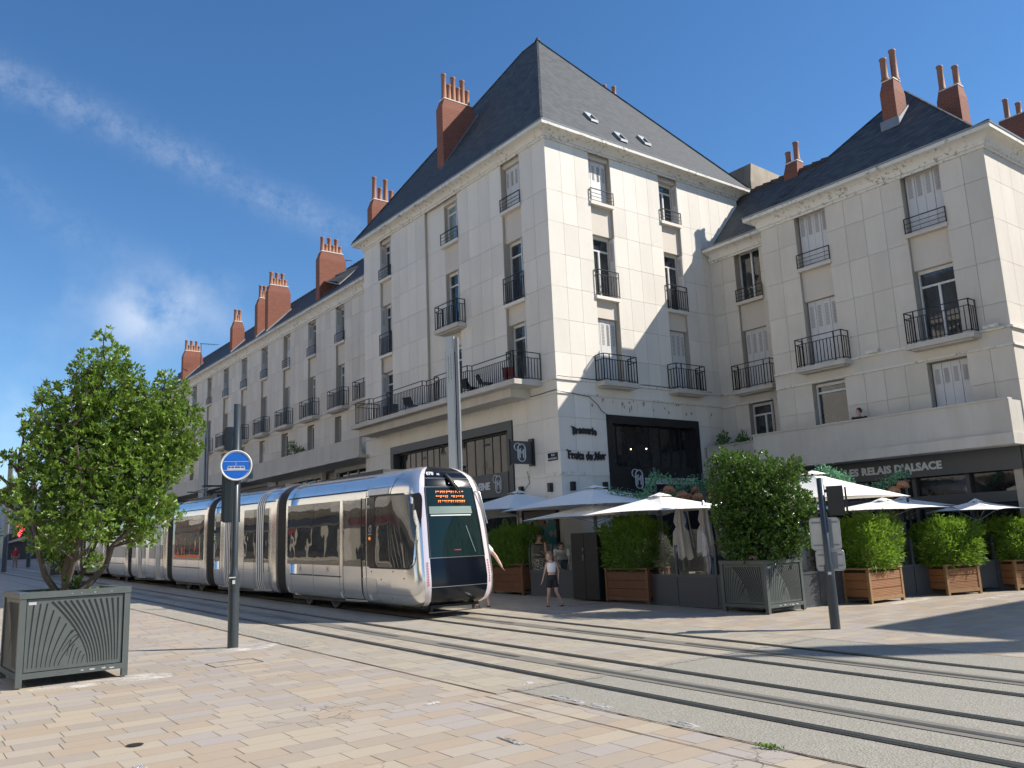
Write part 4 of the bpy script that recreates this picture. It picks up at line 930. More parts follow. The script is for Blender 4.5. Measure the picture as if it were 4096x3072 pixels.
# ---------------------------------------------------------------- far end of the street
T7=thing('distant_building','farther pale stone building with slate roof closing the row of street facades','building',(19.2,100,1.6))
m=MB();m.box(19.2,28,84,122,1.2,15.4);m.build('wall',M['stone_far'],T7);m=MB();m.add([(18.8,84,15.4),(18.8,122,15.4),(22.2,122,18.6),(22.2,84,18.6)],[(3,2,1,0)]);m.add([(22.2,84,18.6),(22.2,122,18.6),(28,122,15.4),(28,84,15.4)],[(3,2,1,0)]);m.add([(18.8,84,15.4),(22.2,84,18.6),(28,84,15.4)],[(0,1,2)]);m.build('roof',M['slate'],T7)
F7=FrA(19.2)
for i in range(9):
    for z in (6.6,9.6,12.6): window(T7,F7,86+3.9*i,87.2+3.9*i,z,z+1.9,d=.03,kind='shut' if (i+int(z))%4==0 else 'glass')
m=MB();m.box(18.0,19.19,84,122,5.0,5.4);m.box(19.1,19.19,85,121,1.9,4.6);m.build('canopy',M['concrete'],T7)
chimney(T7,20.0,21.5,112,112.6,16.5,21.4,potrow(20,21.5,112.3,4,.8,.45));chimney(T7,20.0,21.5,95,95.6,16.5,20.2,potrow(20,21.5,95.3,4,.8,.45))
T8=thing('striped_building','white building clad in narrow vertical fins at the far end of the street','building',(15.5,128,2.3))
m=MB();m.box(13.9,30,128,150,5.6,12.0);m.build('upper_wall',plain('pale_metal_cladding',(.42,.46,.50),.5),T8)
m=MB()
for i in range(9): m.box(13.9+.55*i,14.02+.55*i,127.6,127.99,5.7,11.9)
for i in range(12): m.box(13.6,13.89,128.3+1.5*i,128.45+1.5*i,5.7,11.9)
m.build('fins',plain('pale_metal_fin',(.50,.53,.56),.5),T8);m=MB();m.box(14.3,30,128.4,150,2.1,5.6);m.build('ground_floor',M['charcoal'],T8)
m=MB();m.hexa([(13.3,127.4,4.2),(16.5,127.4,4.9),(16.5,127.9,4.9),(13.3,127.9,4.2),(13.3,127.4,4.25),(16.5,127.4,5.4),(16.5,127.9,5.4),(13.3,127.9,4.25)]);m.build('awning',M['cream'],T8)
t_=thing('shop_sign','glowing red lozenge shaped shop sign on the facade at the far end of the street','sign',(14.6,120,5.5))
e=NT('red_neon');e.b.inputs['Emission Color'].default_value=(1,.02,.02,1);e.b.inputs['Emission Strength'].default_value=2.5
m=MB();m.prism([(-.55,0),(0,.95),(.55,0),(0,-.95)],lambda u,v,d:(14.6+u,120+d,5.9+v),0,.12);m.build('panel',e.m,t_)
m=MB()
for a,b in (((-.25,-.2),(0,.5)),((0,.5),(.25,-.2))): m.bar((14.6+a[0],119.97,5.9+a[1]),(14.6+b[0],119.97,5.9+b[1]),.09,.03)
m.build('emblem',M['frame'],t_);m=MB();m.box(14.6,19.2,120.0,120.1,5.85,5.95);m.build('bracket',M['iron'],t_)
for i,(x,y,h,lb) in enumerate(((8.0,73,8.3,'tall slim twin plate mast at the far left edge of the street'),(11.0,84,8.3,'tall slim twin plate mast far up the street behind the left shrub'))):
    t_=thing('lighting_mast',lb,'street lamp',(x,y,gz(y)),group='twin plate masts along the tram line')
    m=MB();m.box(x-.13,x+.12,y,y+.06,gz(y),gz(y)+h);m.build('front_plate',M['aps2'],t_);m=MB();m.box(x+.05,x+.22,y+.1,y+.16,gz(y),gz(y)+h-.1);m.build('rear_plate',M['zinc'],t_)
# ================================================================ tram
CX=11.33;NB=18.42
PR=[(.28,.96),(.31,1.04),(.36,1.10),(.46,1.155),(.62,1.185),(.9,1.2),(1.2,1.205),(1.8,1.205),(2.4,1.20),(2.92,1.19),(3.08,1.17),(3.15,1.15),(3.27,1.10),(3.38,1.02),(3.47,.91),(3.55,.76),(3.61,.58),(3.64,.38),(3.655,.15),(3.66,.0)]
def wz(z):
    z=min(max(z,PR[0][0]),PR[-1][0])
    for (a,wa),(b,wb) in zip(PR,PR[1:]):
        if a<=z<=b: return wa+(wb-wa)*(z-a)/(b-a)
YF=[(.28,17.620),(.33,17.470),(.42,17.320),(.55,17.240),(.75,17.200),(.95,17.200),(1.42,17.270),(2.2,17.390),(3.0,17.570),(3.12,17.600),(3.3,17.670),(3.45,17.780),(3.55,17.920),(3.61,18.020),(3.64,18.220),(3.66,18.400)]
def yf(z):
    z=min(max(z,YF[0][0]),YF[-1][0])
    for (a,wa),(b,wb) in zip(YF,YF[1:]):
        if a<=z<=b: return wa+(wb-wa)*(z-a)/(b-a)
PL=[(.79,.03),(.83,.05),(.87,.085),(.905,.13),(.935,.19),(.958,.27),(.975,.37),(.988,.5),(.996,.68),(1,.85),(1,1)]
FRN=[(.79,.03),(.735,.012),(.667,0)]
def fxn(n):
    n=min(max(n,.03),1)
    for (a,na),(b,nb) in zip(PL,PL[1:]):
        if na<=n<=nb: return a+(b-a)*(n-na)/(nb-na)
    return 1
def tp(z): return max(0,min(.105,.105*(z-1.0)/2.1))
def surf(y,z,side=-1,off=0,t0=None,t1=None):
    """point on the outer skin of the car body"""
    f=1
    if y<NB: n_=min(1,max(0,(y-yf(z))/(NB-yf(z))));f=fxn(n_)*(1-tp(z)*(1-n_))
    if t0 is not None:
        for e,s in ((t0,1),(t1,-1)):
            if e is None: continue
            t=(y-e)*s
            if t<.4: f*=1-.055*(1-max(t,0)/.4)**2
    w=wz(z)
    # outward offset uses the profile slope
    dz=.02;dw=(wz(z+dz)-wz(z-dz))/(2*dz) if .3<z<3.64 else 0
    nl=math.sqrt(1+dw*dw);x=CX+side*(w*f+off/nl);zz=z-off*dw/nl
    return (x,y,zz+gz(y))
TR=thing('tram','long silver articulated tram with black nose and amber destination display on the street','tram',(CX,18,gz(18)))
def chrome(name,base,rough,wob,wsc):
    t=NT(name);p=t.pos();x=t.xyz(p);t.col(base);t.set(Metallic=.85,Roughness=rough)
    t.bump(t.noise(t.comb(x[0],t.math('MULTIPLY',x[1],.5),x[2]),wsc,2,.4),wob);return t.m
M['silver']=chrome('polished_silver_panel',(.84,.83,.80),.18,.006,1.0)
M['silver2']=chrome('satin_silver_skirt',(.76,.755,.74),.28,.007,1.2)
M['tglass']=glass_dark('tram_side_glass',(.045,.046,.045),.012,1.0,.004,1.2,.6)
M['tglass2']=glass_dark('tram_windscreen_glass',(.008,.020,.020),.02,.35)
M['tblack']=plain('gloss_black_nose',(.004,.006,.011),.16,0,.1,2,Specular_IOR_Level=.35)
M['seam']=plain('panel_seam',(.02,.02,.02),.6)
M['bellow']=plain('rubber_bellows',(.03,.03,.032),.6,0,.3,10)
M['white_strip']=plain('white_stripe_film',(.85,.85,.83),.35,0,.03)
t=NT('pinkish_light_strip');t.col((.74,.66,.68));t.set(Roughness=.25,Metallic=.2,Coat_Weight=.5);M['strip']=t.m
def zs(a,b,n=None):
    base=[z for z,_ in PR]+[1.5,2.1];L=sorted(set([a,b]+[z for z in base if a<z<b]));return L
def patch(m,y0,y1,z0,z1,off,r=0,side=-1,ends=(None,None),mi=0,dy=.2):
    """panel following the skin, with optional rounded corners"""
    Z=zs(z0,z1)
    if r:
        Z=sorted(set(Z+[z0+r*(1-math.cos(a*PI/12)) for a in range(1,7)]+[z1-r*(1-math.cos(a*PI/12)) for a in range(1,7)]))
    n=max(1,int((y1-y0)/dy));P=[]
    for z in Z:
        e=0
        if r:
            q=min(z-z0,z1-z)
            if q<r: e=r-math.sqrt(max(0,r*r-(r-q)**2))
        P.append([surf(y0+e+(y1-y0-2*e)*j/n,z,side,off,*ends) for j in range(n+1)])
    m.grid(P,mi,True,flip=(side>0))
def line(m,pts,w=.02,off=.007,side=-1,ends=(None,None)):
    """thin seam along a list of (y,z)"""
    for a,b in zip(pts,pts[1:]):
        d=Vector((b[0]-a[0],b[1]-a[1]));n=max(1,int(d.length/.15));nn=Vector((-d.y,d.x)).normalized()*w/2
        P=[[],[]]
        for i in range(n+1):
            q=Vector(a)+d*i/n
            for k,s in ((0,-1),(1,1)): P[k].append(surf(q.x+nn.x*s,q.y+nn.y*s,side,off,*ends))
        m.grid(P,0,True)
def skin(y0,y1,name,ends):
    m=MB();Y=sorted(set([y0,y1]+[y0+.4*i/6 for i in range(7)]+[y1-.4*i/6 for i in range(7)]+[y0+.4+(y1-y0-.8)*i/10 for i in range(11)]))
    if y0<=NB+.01: Y=[y for y in Y if y>=NB]
    if y0<=NB+.01: Y=sorted(set([NB]+[y for y in Y if y>NB+.2]))
    ring=[(z,-1) for z,_ in PR]+[(z,1) for z,_ in reversed(PR[:-1])]
    P=[[surf(y,z,s,0,*ends) for z,s in ring] for y in Y];m.grid(P)
    n=len(ring)
    for row,fl in ((P[0],0),(P[-1],1)):
        m.add(row,[tuple(range(n)) if fl else tuple(reversed(range(n)))],1)
    return m.build(name,[M['silver'],M['bellow']],TR)
MODS=[(18.40,24.95,'cab'),(25.85,31.95,'door'),(32.75,37.35,'plain'),(38.05,44.3,'door'),(44.95,49.2,'plain'),(49.85,56.1,'door'),(56.9,63.5,'cabrear')]
for y0,y1,kd in MODS:
    e=(None,y1) if kd=='cab' else (y0,y1)
    body=skin(y0,y1,'car_body',e)
    a=y0+.12;b=y1-.12
    if kd=='cab': a=19.68
    # satin lower skirt
    m=MB();patch(m,(19.15 if kd=='cab' else a+.2),b-.05,.33,.915,.004,ends=e);m.build('skirt_panel',M['silver2'],body)
    # continuous dark glass band split into windows
    if kd=='cab': sp=[19.70,19.92,21.0,21.22,22.93,24.5,24.8]
    elif kd=='door': L=y1-y0;sp=[y0+.18,y0+.5,y0+1.15,y0+1.6,y0+2.75,y0+3.35,y0+4.05,y0+4.6,y0+5.2,y1-.4,y1-.15] if L>6 else [y0+.18,y1-.15]
    elif kd=='plain': sp=[y0+.25,y0+.75,y0+2.35,y1-.3]
    else: sp=[y0+.2,y0+2,y0+4,y1-.4]
    for u,v in zip(sp,sp[1:]):
        if kd=='cab' and (abs(u-19.92)<.01 or abs(u-21.0)<.01): continue
        if kd=='door' and (abs(v-u-.6)<.02 or abs(v-u-.32)<.01): continue
        m=MB();patch(m,u+.008,v-.008,1.2,2.92,.008,ends=e);m.build('side_window',M['tglass'],body)
    m=MB()
    line(m,[(a if kd!='cab' else 19.68,3.125),(b,3.125)],.035,ends=e)
    line(m,[(a if kd!='cab' else 19.68,3.47),(b,3.47)],.012,ends=e)
    for u in sp[1:-1]: line(m,[(u,.33),(u,1.2)],.014,.008,ends=e)
    for u in ([22.93,21.1] if kd=='cab' else [y0+(y1-y0)*.5]): line(m,[(u,3.14),(u,3.62)],.012,ends=e)
    if kd=='cab': line(m,[(21.15,.905),(22.9,.905)],.03,.012,ends=e);line(m,[(22.95,.905),(24.6,.905)],.03,.012,ends=e)
    if kd=='plain': line(m,[(y0+.6,.91),(y1-.5,.91)],.03,.012,ends=e)
    m.build('panel_seams',M['seam'],body)
    if kd=='cab':
        # front passenger door
        d=MB();patch(d,19.93,20.99,.36,2.93,.010,ends=e,mi=0);dd=d.build('door',M['silver2'],body)
        d=MB();patch(d,19.95,20.97,1.19,2.9,.014,ends=e);d.build('door_window',M['tglass'],dd)
        d=MB();line(d,[(19.92,.36),(19.92,2.93)],.04,.016,ends=e);line(d,[(20.99,.36),(20.99,2.93)],.02,.016,ends=e);line(d,[(19.9,.36),(21,.36)],.03,.016,ends=e);d.build('door_seal',M['seam'],dd)
        d=MB()
        d.box(surf(20,.33)[0]-.05,surf(20,.33)[0]+.1,19.8,21.05,gz(20.4)+.30,gz(20.4)+.345);d.build('door_step',M['alu'],dd)
        for yy in (21.9,23.75):
            d=MB();
            for q in (((yy,1.03),(yy+.16,1.03)),((yy,1.15),(yy+.16,1.15)),((yy,1.03),(yy,1.15)),((yy+.16,1.03),(yy+.16,1.15))): line(d,q,.008,.009,ends=e)
            line(d,[(yy+.07,1.07),(yy+.07,1.12)],.03,.01,ends=e);d.build('filler_flap',M['seam'],body)
        for yy in (19.45,21.12,24.7):
            d=MB();patch(d,yy,yy+.11,.38,.52,.016,ends=e);d.build('emblem_plate',M['white_strip'],body)
    if kd=='door':
        for u in (y0+.95,y0+4.1):
            st=MB()
            for k in range(4): line(st,[(u+.02+.17*k,.36),(u+.02+.17*k,1.2),(u+.02+.17*k,2.93),(u+.02+.17*k,3.6)],.085,.020,ends=e)
            st.build('white_stripes',M['white_strip'],body);st=MB()
            for k in range(3): line(st,[(u+.105+.17*k,.36),(u+.105+.17*k,1.2),(u+.105+.17*k,2.93),(u+.105+.17*k,3.6)],.075,.019,ends=e)
            st.build('dark_stripes',M['bellow'],body)
            st=MB();bx=surf(u,.33)[0];st.box(bx-.06,bx+.1,u-.55,u+1.0,gz(u)+.31,gz(u)+.35);st.build('door_step',M['alu'],body)
        d=MB()
        for u in (y0+.4,y0+1.75,y0+3.5,y0+4.95): line(d,[(u,.36),(u,2.93)],.022,.0165,ends=e)
        d.build('door_seal',M['seam'],body)
    # underframe and bogie
    m=MB();m.box(CX-.95,CX+.95,max(y0,18.4),y1,gz((y0+y1)/2)+.22,gz((y0+y1)/2)+.33);m.build('underframe',M['seam'],body)
    bog={'cab':[22.2,24.0],'plain':[y0+1.4,y0+3.1],'cabrear':[y0+1.5,y0+3.2]}.get(kd,[])
    for by in bog:
        for xx in (10.55,12.05):
            m=MB();m.lathe((0,0,0),[(.0,-.07),(.27,-.07),(.30,-.05),(.30,.05),(.27,.07),(0,.07)],20);m.map(lambda x,y,z:(xx+z-.02,by+x,y+.305+gz(by)));w_=m.build('wheel',M['rail'],TR)
            m=MB();m.lathe((0,0,0),[(0,-.11),(.10,-.11),(.12,-.075),(.22,-.072)],16);m.map(lambda x,y,z:(xx+z-.02,by+x,y+.305+gz(by)));m.build('hub',M['seam'],w_)
    if bog:
        m=MB();m.box(10.80,10.88,bog[0]-.15,bog[1]+.15,gz(y0)+.24,gz(y0)+.40);m.build('bogie_frame',M['seam'],TR)
    # roof equipment
    m=MB();
    if kd!='cab':
        m.box(CX-.62,CX+.62,y0+.6,y1-.6,gz(y0)+3.58,gz(y0)+3.72)
    else: m.box(CX-.62,CX+.62,19.8,y1-.4,gz(y0)+3.58,gz(y0)+3.72)
    m.build('roof_equipment',M['bellow'],body)
# gangway bellows
for (a0,a1,_),(b0,b1,_) in zip(MODS,MODS[1:]):
    m=MB();n=13;P=[];ring=[(z,-1) for z,_ in PR]+[(z,1) for z,_ in reversed(PR[:-1])]
    for i in range(n):
        y=a1-.02+(b0-a1+.04)*i/(n-1);s=.90 if i%2 else .955
        P.append([(CX+sd*wz(z)*s,y,z*(.995)+gz(y)) for z,sd in ring])
    m.grid(P,smooth=False);m.build('gangway_bellows',M['bellow'],TR)
    m=MB();
    for yy in (a1+.03,b0-.03): m.grid([[ (CX+sd*(wz(z)*.93),yy+q,z+.0+gz(yy)) for z,sd in ring] for q in (-.02,.02)])
    m.build('gangway_trim',M['silver2'],TR)
# pantograph folded on the roof
m=MB();b=gz(34)+3.75
for x in (10.9,11.75):
    m.bar((x,34.4,b+.1),(x,36.9,b+.28),.04);m.bar((x,36.9,b+.28),(x+.02,34.6,b+.36),.035)
for y,z in ((34.4,.1),(36.9,.28),(34.6,.38),(34.9,.38)): m.bar((10.6,y,b+z),(12.05,y,b+z),.045)
for x in (10.8,11.9): m.lathe((x,34.4,b-.05),[(.07,0),(.07,.2),(0,.2)],8)
m.build('pantograph',M['iron'],TR)
# nose shell
def nosepts(z,cols,side):
    w=wz(z);Y=yf(z);L=NB-Y
    return [(CX+side*fx*w*(1-tp(z)*(1-fy)),Y+fy*L,z+gz(Y+fy*L)) for fx,fy in cols]
ZN=[.28,.31,.36,.42,.5,.62,.75,.95,1.2,1.42,1.8,2.2,2.6,2.92,3.08,3.15,3.27,3.38,3.47,3.55,3.61,3.64,3.655]
nose=MB()
for s in(-1,1): nose.grid([nosepts(z,PL,s) for z in ZN],0,True,flip=s>0)
ns=nose.build('nose_shell',M['silver'],TR)
FC=[(-.667,0),(-.5,-.03),(-.3,-.05),(0,-.06),(.3,-.05),(.5,-.03),(.667,0)]
def band(z0,z1,cols,name,mat,par,inset=0,full=False):
    Z=sorted(set([z0,z1]+[z for z in ZN if z0<z<z1]));m=MB()
    P=[]
    for z in Z:
        w=wz(z) if z<3.2 else max(wz(z),.0);Y=yf(z);L=NB-Y
        P.append([(CX+fx*w*(1-tp(z)*(1-fy)),Y+fy*L+inset,z+gz(Y)) for fx,fy in cols])
    m.grid(P,0,True);return m.build(name,mat,par)
ST=lambda s:[(s*fx,fy) for fx,fy in FRN]
for s in(-1,1):
    st=band(.30,3.64,ST(s),'light_strip',M['strip'],TR,-.004)
    m=MB()
    for k in range(9):
        z=.80+.062*k;x=CX+s*.725*wz(z)*(1-tp(z));Y=yf(z)+.012*(NB-yf(z))-.012;c=(x,Y,z+gz(Y));vs=[(c[0]+.026*math.cos(a*PI/4),c[1],c[2]+.026*math.sin(a*PI/4)) for a in range(8)];m.add(vs,[tuple(range(8))])
    m.build('marker_light',plain('dusty_red_lens',(.42,.13,.17),.3),st)
band(.33,.735,FC,'bumper',M['tblack'],TR);band(.75,1.405,FC,'front_panel',M['tblack'],TR)
ws=band(1.42,3.10,FC,'windscreen',M['tglass2'],TR);hd=band(3.115,3.655,FC,'hood',M['tblack'],TR)
m=MB()
for z in (.742,1.412,3.108,3.33):
    for a,b in zip(FC,FC[1:]):
        p=[(CX+f[0]*wz(z)*(1-tp(z)),yf(z)+f[1]*(NB-yf(z))-.004,z+gz(17.1)) for f in(a,b)];m.bar(p[0],p[1],.012,.014)
m.build('nose_seams',M['alu'],TR)
# window frame
for s in(-1,1):
    q=[];m=MB()
    for z in [1.42,1.8,2.2,2.6,3.0,3.10]: q.append((CX+s*.66*wz(z)*(1-tp(z)),yf(z)-.006,z+gz(17)))
    m.tube(q,.018,6);m.build('windscreen_seal',M['seam'],ws)
# dashboard objects and blind seen through the glass as real shapes just behind the screen
def wsp(u,z,o=-.006): # u in -.6...6 across
    return (CX+u*wz(z)*(1-tp(z)),yf(z)-.055*(1-(abs(u)/.667)**2)*(NB-yf(z))+o-.006,z+gz(17.1))
def wquad(m,u0,u1,z0,z1,o=-.006,mi=0): 
    k=4;m.grid([[wsp(u0+(u1-u0)*j/k,z,o) for j in range(k+1)] for z in (z0,z1)],mi,True)
m=MB();wquad(m,-.60,.50,2.45,2.63,-.004);m.build('sun_blind',plain('greenish_blind',(.10,.17,.155),.5),ws)
m=MB();wquad(m,-.58,.45,2.40,2.425,-.005);m.build('blind_edge',M['frame'],ws)
# destination display, three rows of amber dots
t=NT('amber_leds');t.b.inputs['Emission Color'].default_value=(1,.20,.02,1);t.b.inputs['Emission Strength'].default_value=1.5;t.col((.3,.08,.01))
m=MB();r=random.Random(2)
for k,z in enumerate((2.985,2.87,2.755)):
    u=-.40 if k<2 else -.36
    while u<.34:
        wd=r.choice((.025,.04,.045,.03));
        if not(k==1 and -.12<u<-.04):
            wquad(m,u,u+wd,z,z+.022,-.008)
            if r.random()<.7: wquad(m,u,u+wd*.5,z-.03,z-.012,-.008)
        u+=wd+r.choice((.015,.02,.03))
m.build('destination_display',t.m,ws)
m=MB();m.tube([wsp(.03,3.38,-.03),wsp(.10,3.25,-.07),wsp(.22,3.05,-.05),wsp(.30,2.93,-.03)],[.035,.03,.02,.012],6);m.tube([wsp(-.04,3.42,-.03),wsp(.02,3.25,-.09),wsp(.16,3.02,-.06),wsp(.24,2.9,-.03)],[.05,.04,.025,.012],6);m.build('wiper_arm',M['iron'],hd)
m=MB();m.bar(wsp(.26,2.15,-.012),wsp(.42,1.52,-.012),.014,.01);m.build('wiper_blade',M['alu'],ws)
m=MB();wquad(m,-.10,.06,1.57,1.59,-.006);m.build('red_device',plain('red_device',(.35,.02,.02),.4),ws)
m=MB();m.tube([(CX+.62*wz(3.0),yf(3.0)-.02,3.0+.3),(CX+.72*wz(3.0),yf(3)-.08,2.98+.3),(CX+.78*wz(2.6),yf(2.6)-.02,2.6+.3),(CX+.82*wz(2.2),yf(2.2),2.2+.3)],.018,6);m.build('grab_rail',M['alu'],ns)
# numbers and emblem
textmesh('lettering','070',.115,(CX-.60*wz(3.4)+.03,yf(3.4)-.045,3.405+gz(17.4)),(1,-.06,0),(0,.35,1),M['white_letter'],hd,.001,.004,sx=1.15);textmesh('lettering','M2',.06,(CX-.60*wz(3.4)+.32,yf(3.4)-.06,3.405+gz(17.4)),(1,-.04,0),(0,.35,1),M['white_letter'],hd,.001,.002)
# cab side glazing: pillar panel, big rounded window, driver's door outline
e=(None,24.95)
m=MB();patch(m,17.42,19.64,1.16,2.97,.004,.22);m.build('cab_window_seal',M['seam'],ns)
m=MB();patch(m,17.48,19.18,1.20,2.93,.009,.19,dy=.12);m.build('cab_window',M['tglass'],ns)
m=MB();patch(m,19.21,19.62,1.20,2.93,.009,.02);pn=m.build('pillar_panel',M['tblack'],ns)
xs_=surf(19.4,2)[0]-.014
textmesh('lettering','070',.10,(xs_,19.57,2.66+gz(19.4)),(0,-1,0),(0,0,1),M['white_letter'],pn,.001,.002);textmesh('lettering','M2',.05,(xs_,19.36,2.66+gz(19.4)),(0,-1,0),(0,0,1),M['white_letter'],pn,.001,.001)
m=MB();m.tube([(xs_,19.43+.055*math.cos(a),2.13+gz(19.4)+.075*math.sin(a)) for a in [i*.37 for i in range(18)]],.010,5);m.tube([(xs_,19.43-.03+.055*math.cos(a)*1.1,2.15+gz(19.4)+.08*math.sin(a)) for a in [.4+i*.3 for i in range(8)]],.008,5);m.build('ring_emblem',M['white_letter'],pn)
textmesh('lettering','ALSTOM',.045,(xs_,19.53,1.99+gz(19.4)),(0,-1,0),(0,0,1),M['white_letter'],pn,.001,.0015)
t=NT('amber_lamp');t.col((.8,.22,.03));t.set(Roughness=.2);t.b.inputs['Emission Color'].default_value=(1,.25,.03,1);t.b.inputs['Emission Strength'].default_value=.5
m=MB();m.lathe((0,0,0),[(.045,0),(.04,.02),(0,.03)],12);m.map(lambda x,y,z:(xs_-z+.002,19.45+x,1.90+y+gz(19.4)));m.build('indicator_lamp',t.m,pn)
m=MB()
for q in ([(19.08,1.30),(19.08,1.66)],[(19.08,1.30),(18.92,1.28)],[(19.08,1.66),(18.98,1.70)]): line(m,q,.012,.012)
line(m,[(19.68,.32),(19.68,3.64)],.016,.006);line(m,[(18.42,2.97),(18.30,3.3),(18.2,3.6)],.018,.008);line(m,[(19.66,2.97),(18.40,2.97)],.02,.006);line(m,[(19.66,3.15),(18.42,3.15)],.01,.006)
m.build('cab_seams',M['seam'],ns)
m=MB();patch(m,18.5,19.58,2.985,3.135,.010);m.build('side_display_panel',M['frame'],ns)
m=MB();
for yy,z in ((19.45,3.2),(18.65,3.25),(17.8,.95),(18.9,.9),(19.4,1.08),(18.3,1.1)):
    p=surf(yy,z,-1,.006);n_=len(m.v);m.lathe((0,0,0),[(.018,0),(0,.004)],8)
    for i in range(n_,len(m.v)): a=m.v[i];m.v[i]=(p[0]-a[2],p[1]+a[0],p[2]+a[1])
m.build('bolt',M['seam'],ns)
m=MB();m.box(CX-.8,CX+.8,17.6,18.6,.30+.25,.31+.30);m.bar((10.7,17.5,.45),(10.7,17.5,.62),.05);m.bar((11.9,17.5,.45),(11.9,17.5,.62),.05);m.bar((10.6,17.45,.46),(12.1,17.45,.46),.04,.02);m.build('obstacle_guard',M['seam'],TR)
# ================================================================ poles, signals, planters
def rot_map(cx,cy,rz):
    c,s=math.cos(rz),math.sin(rz);return lambda x,y,z:(cx+x*c-y*s,cy+x*s+y*c,z)
# left pole with the tram sign; local frame: +X right along the picture, -Y towards the viewer
px,py=5.58,16.25;zb=gz(py);fa=math.atan2(px,py);face=-fa
t_=thing('sign_pole','tall dark grey pole with round blue tram sign and two signal boxes','sign post',(px,py,zb))
f=rot_map(px,py,face)
m=MB();m.lathe((px,py,zb),[(.10,0),(.10,1.0),(.097,1.02),(.10,1.03),(.10,1.30),(.092,1.36),(.068,1.44),(.064,1.5),(.064,4.62),(0,4.63)],20);m.build('pole',M['poledark'],t_)
m=MB();m.box(-.09,.03,-.105,-.1,1.28+zb,1.30+zb);m.box(-.03,.02,-.107,-.1,1.17+zb,1.24+zb);m.map(f);m.build('sticker',M['frame'],t_)
def sigbox(x0,x1,z0,z1,n):
    m=MB();y0=.10;d=.16
    m.box(x0+.06,x1,y0,y0+d,z0,z1);m.hexa([(x0,y0+.03,z0+.03),(x0+.06,y0,z0),(x0+.06,y0+d,z0),(x0,y0+d-.03,z0+.03),(x0,y0+.03,z1-.03),(x0+.06,y0,z1),(x0+.06,y0+d,z1),(x0,y0+d-.03,z1-.03)])
    m.map(f);o=m.build('signal_box',M['poledark'],t_)
    m=MB()
    for i in range(n):
        zc=z0+(z1-z0)*(i+.5)/n
        m.tube([f(x0+.20,y0+d,zc),f(x0+.20,y0+d+.16,zc+.01)],[.10,.10],12,cap=False)
    m.build('lens_hood',M['black'],o)
    m=MB();m.bar(f(0,.03,z0+.08),f(0,.12,z0+.08),.04);m.bar(f(0,.03,z1-.08),f(0,.12,z1-.08),.04);m.build('bracket',M['iron'],o)
sigbox(-.23,.10,4.01,4.48,1);sigbox(-.26,.09,2.62,3.80,3)
m=MB();R_=.295;Z_=3.70;n=40
def disc(m,r,y,mi=0): m.add([f(r*math.cos(2*PI*i/n),y,Z_+r*math.sin(2*PI*i/n)) for i in range(n)],[tuple(range(n))],mi)
m.tube([f((R_-.012)*math.cos(2*PI*i/n),-.10,Z_+(R_-.012)*math.sin(2*PI*i/n)) for i in range(n+1)],.016,6)
m.add([f(R_*.99*math.cos(2*PI*i/n),yy,Z_+R_*.99*math.sin(2*PI*i/n)) for yy in(-.085,-.102) for i in range(n)],[tuple(range(n)),tuple(range(2*n-1,n-1,-1))]+[(i,(i+1)%n,n+(i+1)%n,n+i) for i in range(n)])
sg=m.build('sign_disc',M['frame'],t_);m=MB();disc(m,R_*.865,-.1035)
t=NT('blue_retroreflective_film');p=t.pos();x=t.xyz(p);t.col(t.mix(t.math('GREATER_THAN',t.math('FRACT',t.math('MULTIPLY',x[2],42)),.72),(.006,.125,.56),(.012,.17,.66)));t.set(Roughness=.35);m.build('blue_face',t.m,sg)
m=MB()
def L2(a,b,w=.008): m.bar(f(a[0],-.106,Z_+a[1]),f(b[0],-.106,Z_+b[1]),.002,w) 
def L2(a,b,w=.008):
    d=Vector((b[0]-a[0],b[1]-a[1])).normalized();q=Vector((-d.y,d.x))*w/2
    m.add([f(a[0]-q.x,-.107,Z_+a[1]-q.y),f(b[0]-q.x,-.107,Z_+b[1]-q.y),f(b[0]+q.x,-.107,Z_+b[1]+q.y),f(a[0]+q.x,-.107,Z_+a[1]+q.y)],[(0,1,2,3)])
L2((-.235,.075),(.235,.075),.007);L2((-.235,-.095),(.235,-.095),.007)
for a,b,w in (((-.165,-.08),(.165,-.08),.016),((-.165,-.08),(-.145,-.015),.010),((.165,-.08),(.145,-.015),.010),((-.145,-.015),(.145,-.015),.010),((-.165,-.062),(.165,-.062),.016),((-.095,-.06),(-.095,-.012),.010),((-.03,-.06),(-.03,-.012),.010),((.08,-.06),(.08,-.012),.010),((-.03,-.012),(.005,.03),.006),((.005,.03),(-.03,.075),.006),((-.125,-.09),(-.07,-.09),.008),((.07,-.09),(.125,-.09),.008)): L2(a,b,w)
m.build('tram_pictogram',M['frame'],sg)
m=MB();m.box(-.02,.02,-.09,-.06,Z_-.2,Z_-.16);m.box(-.02,.02,-.09,-.06,Z_+.16,Z_+.2);m.map(f);m.build('clamp',M['alu'],sg)
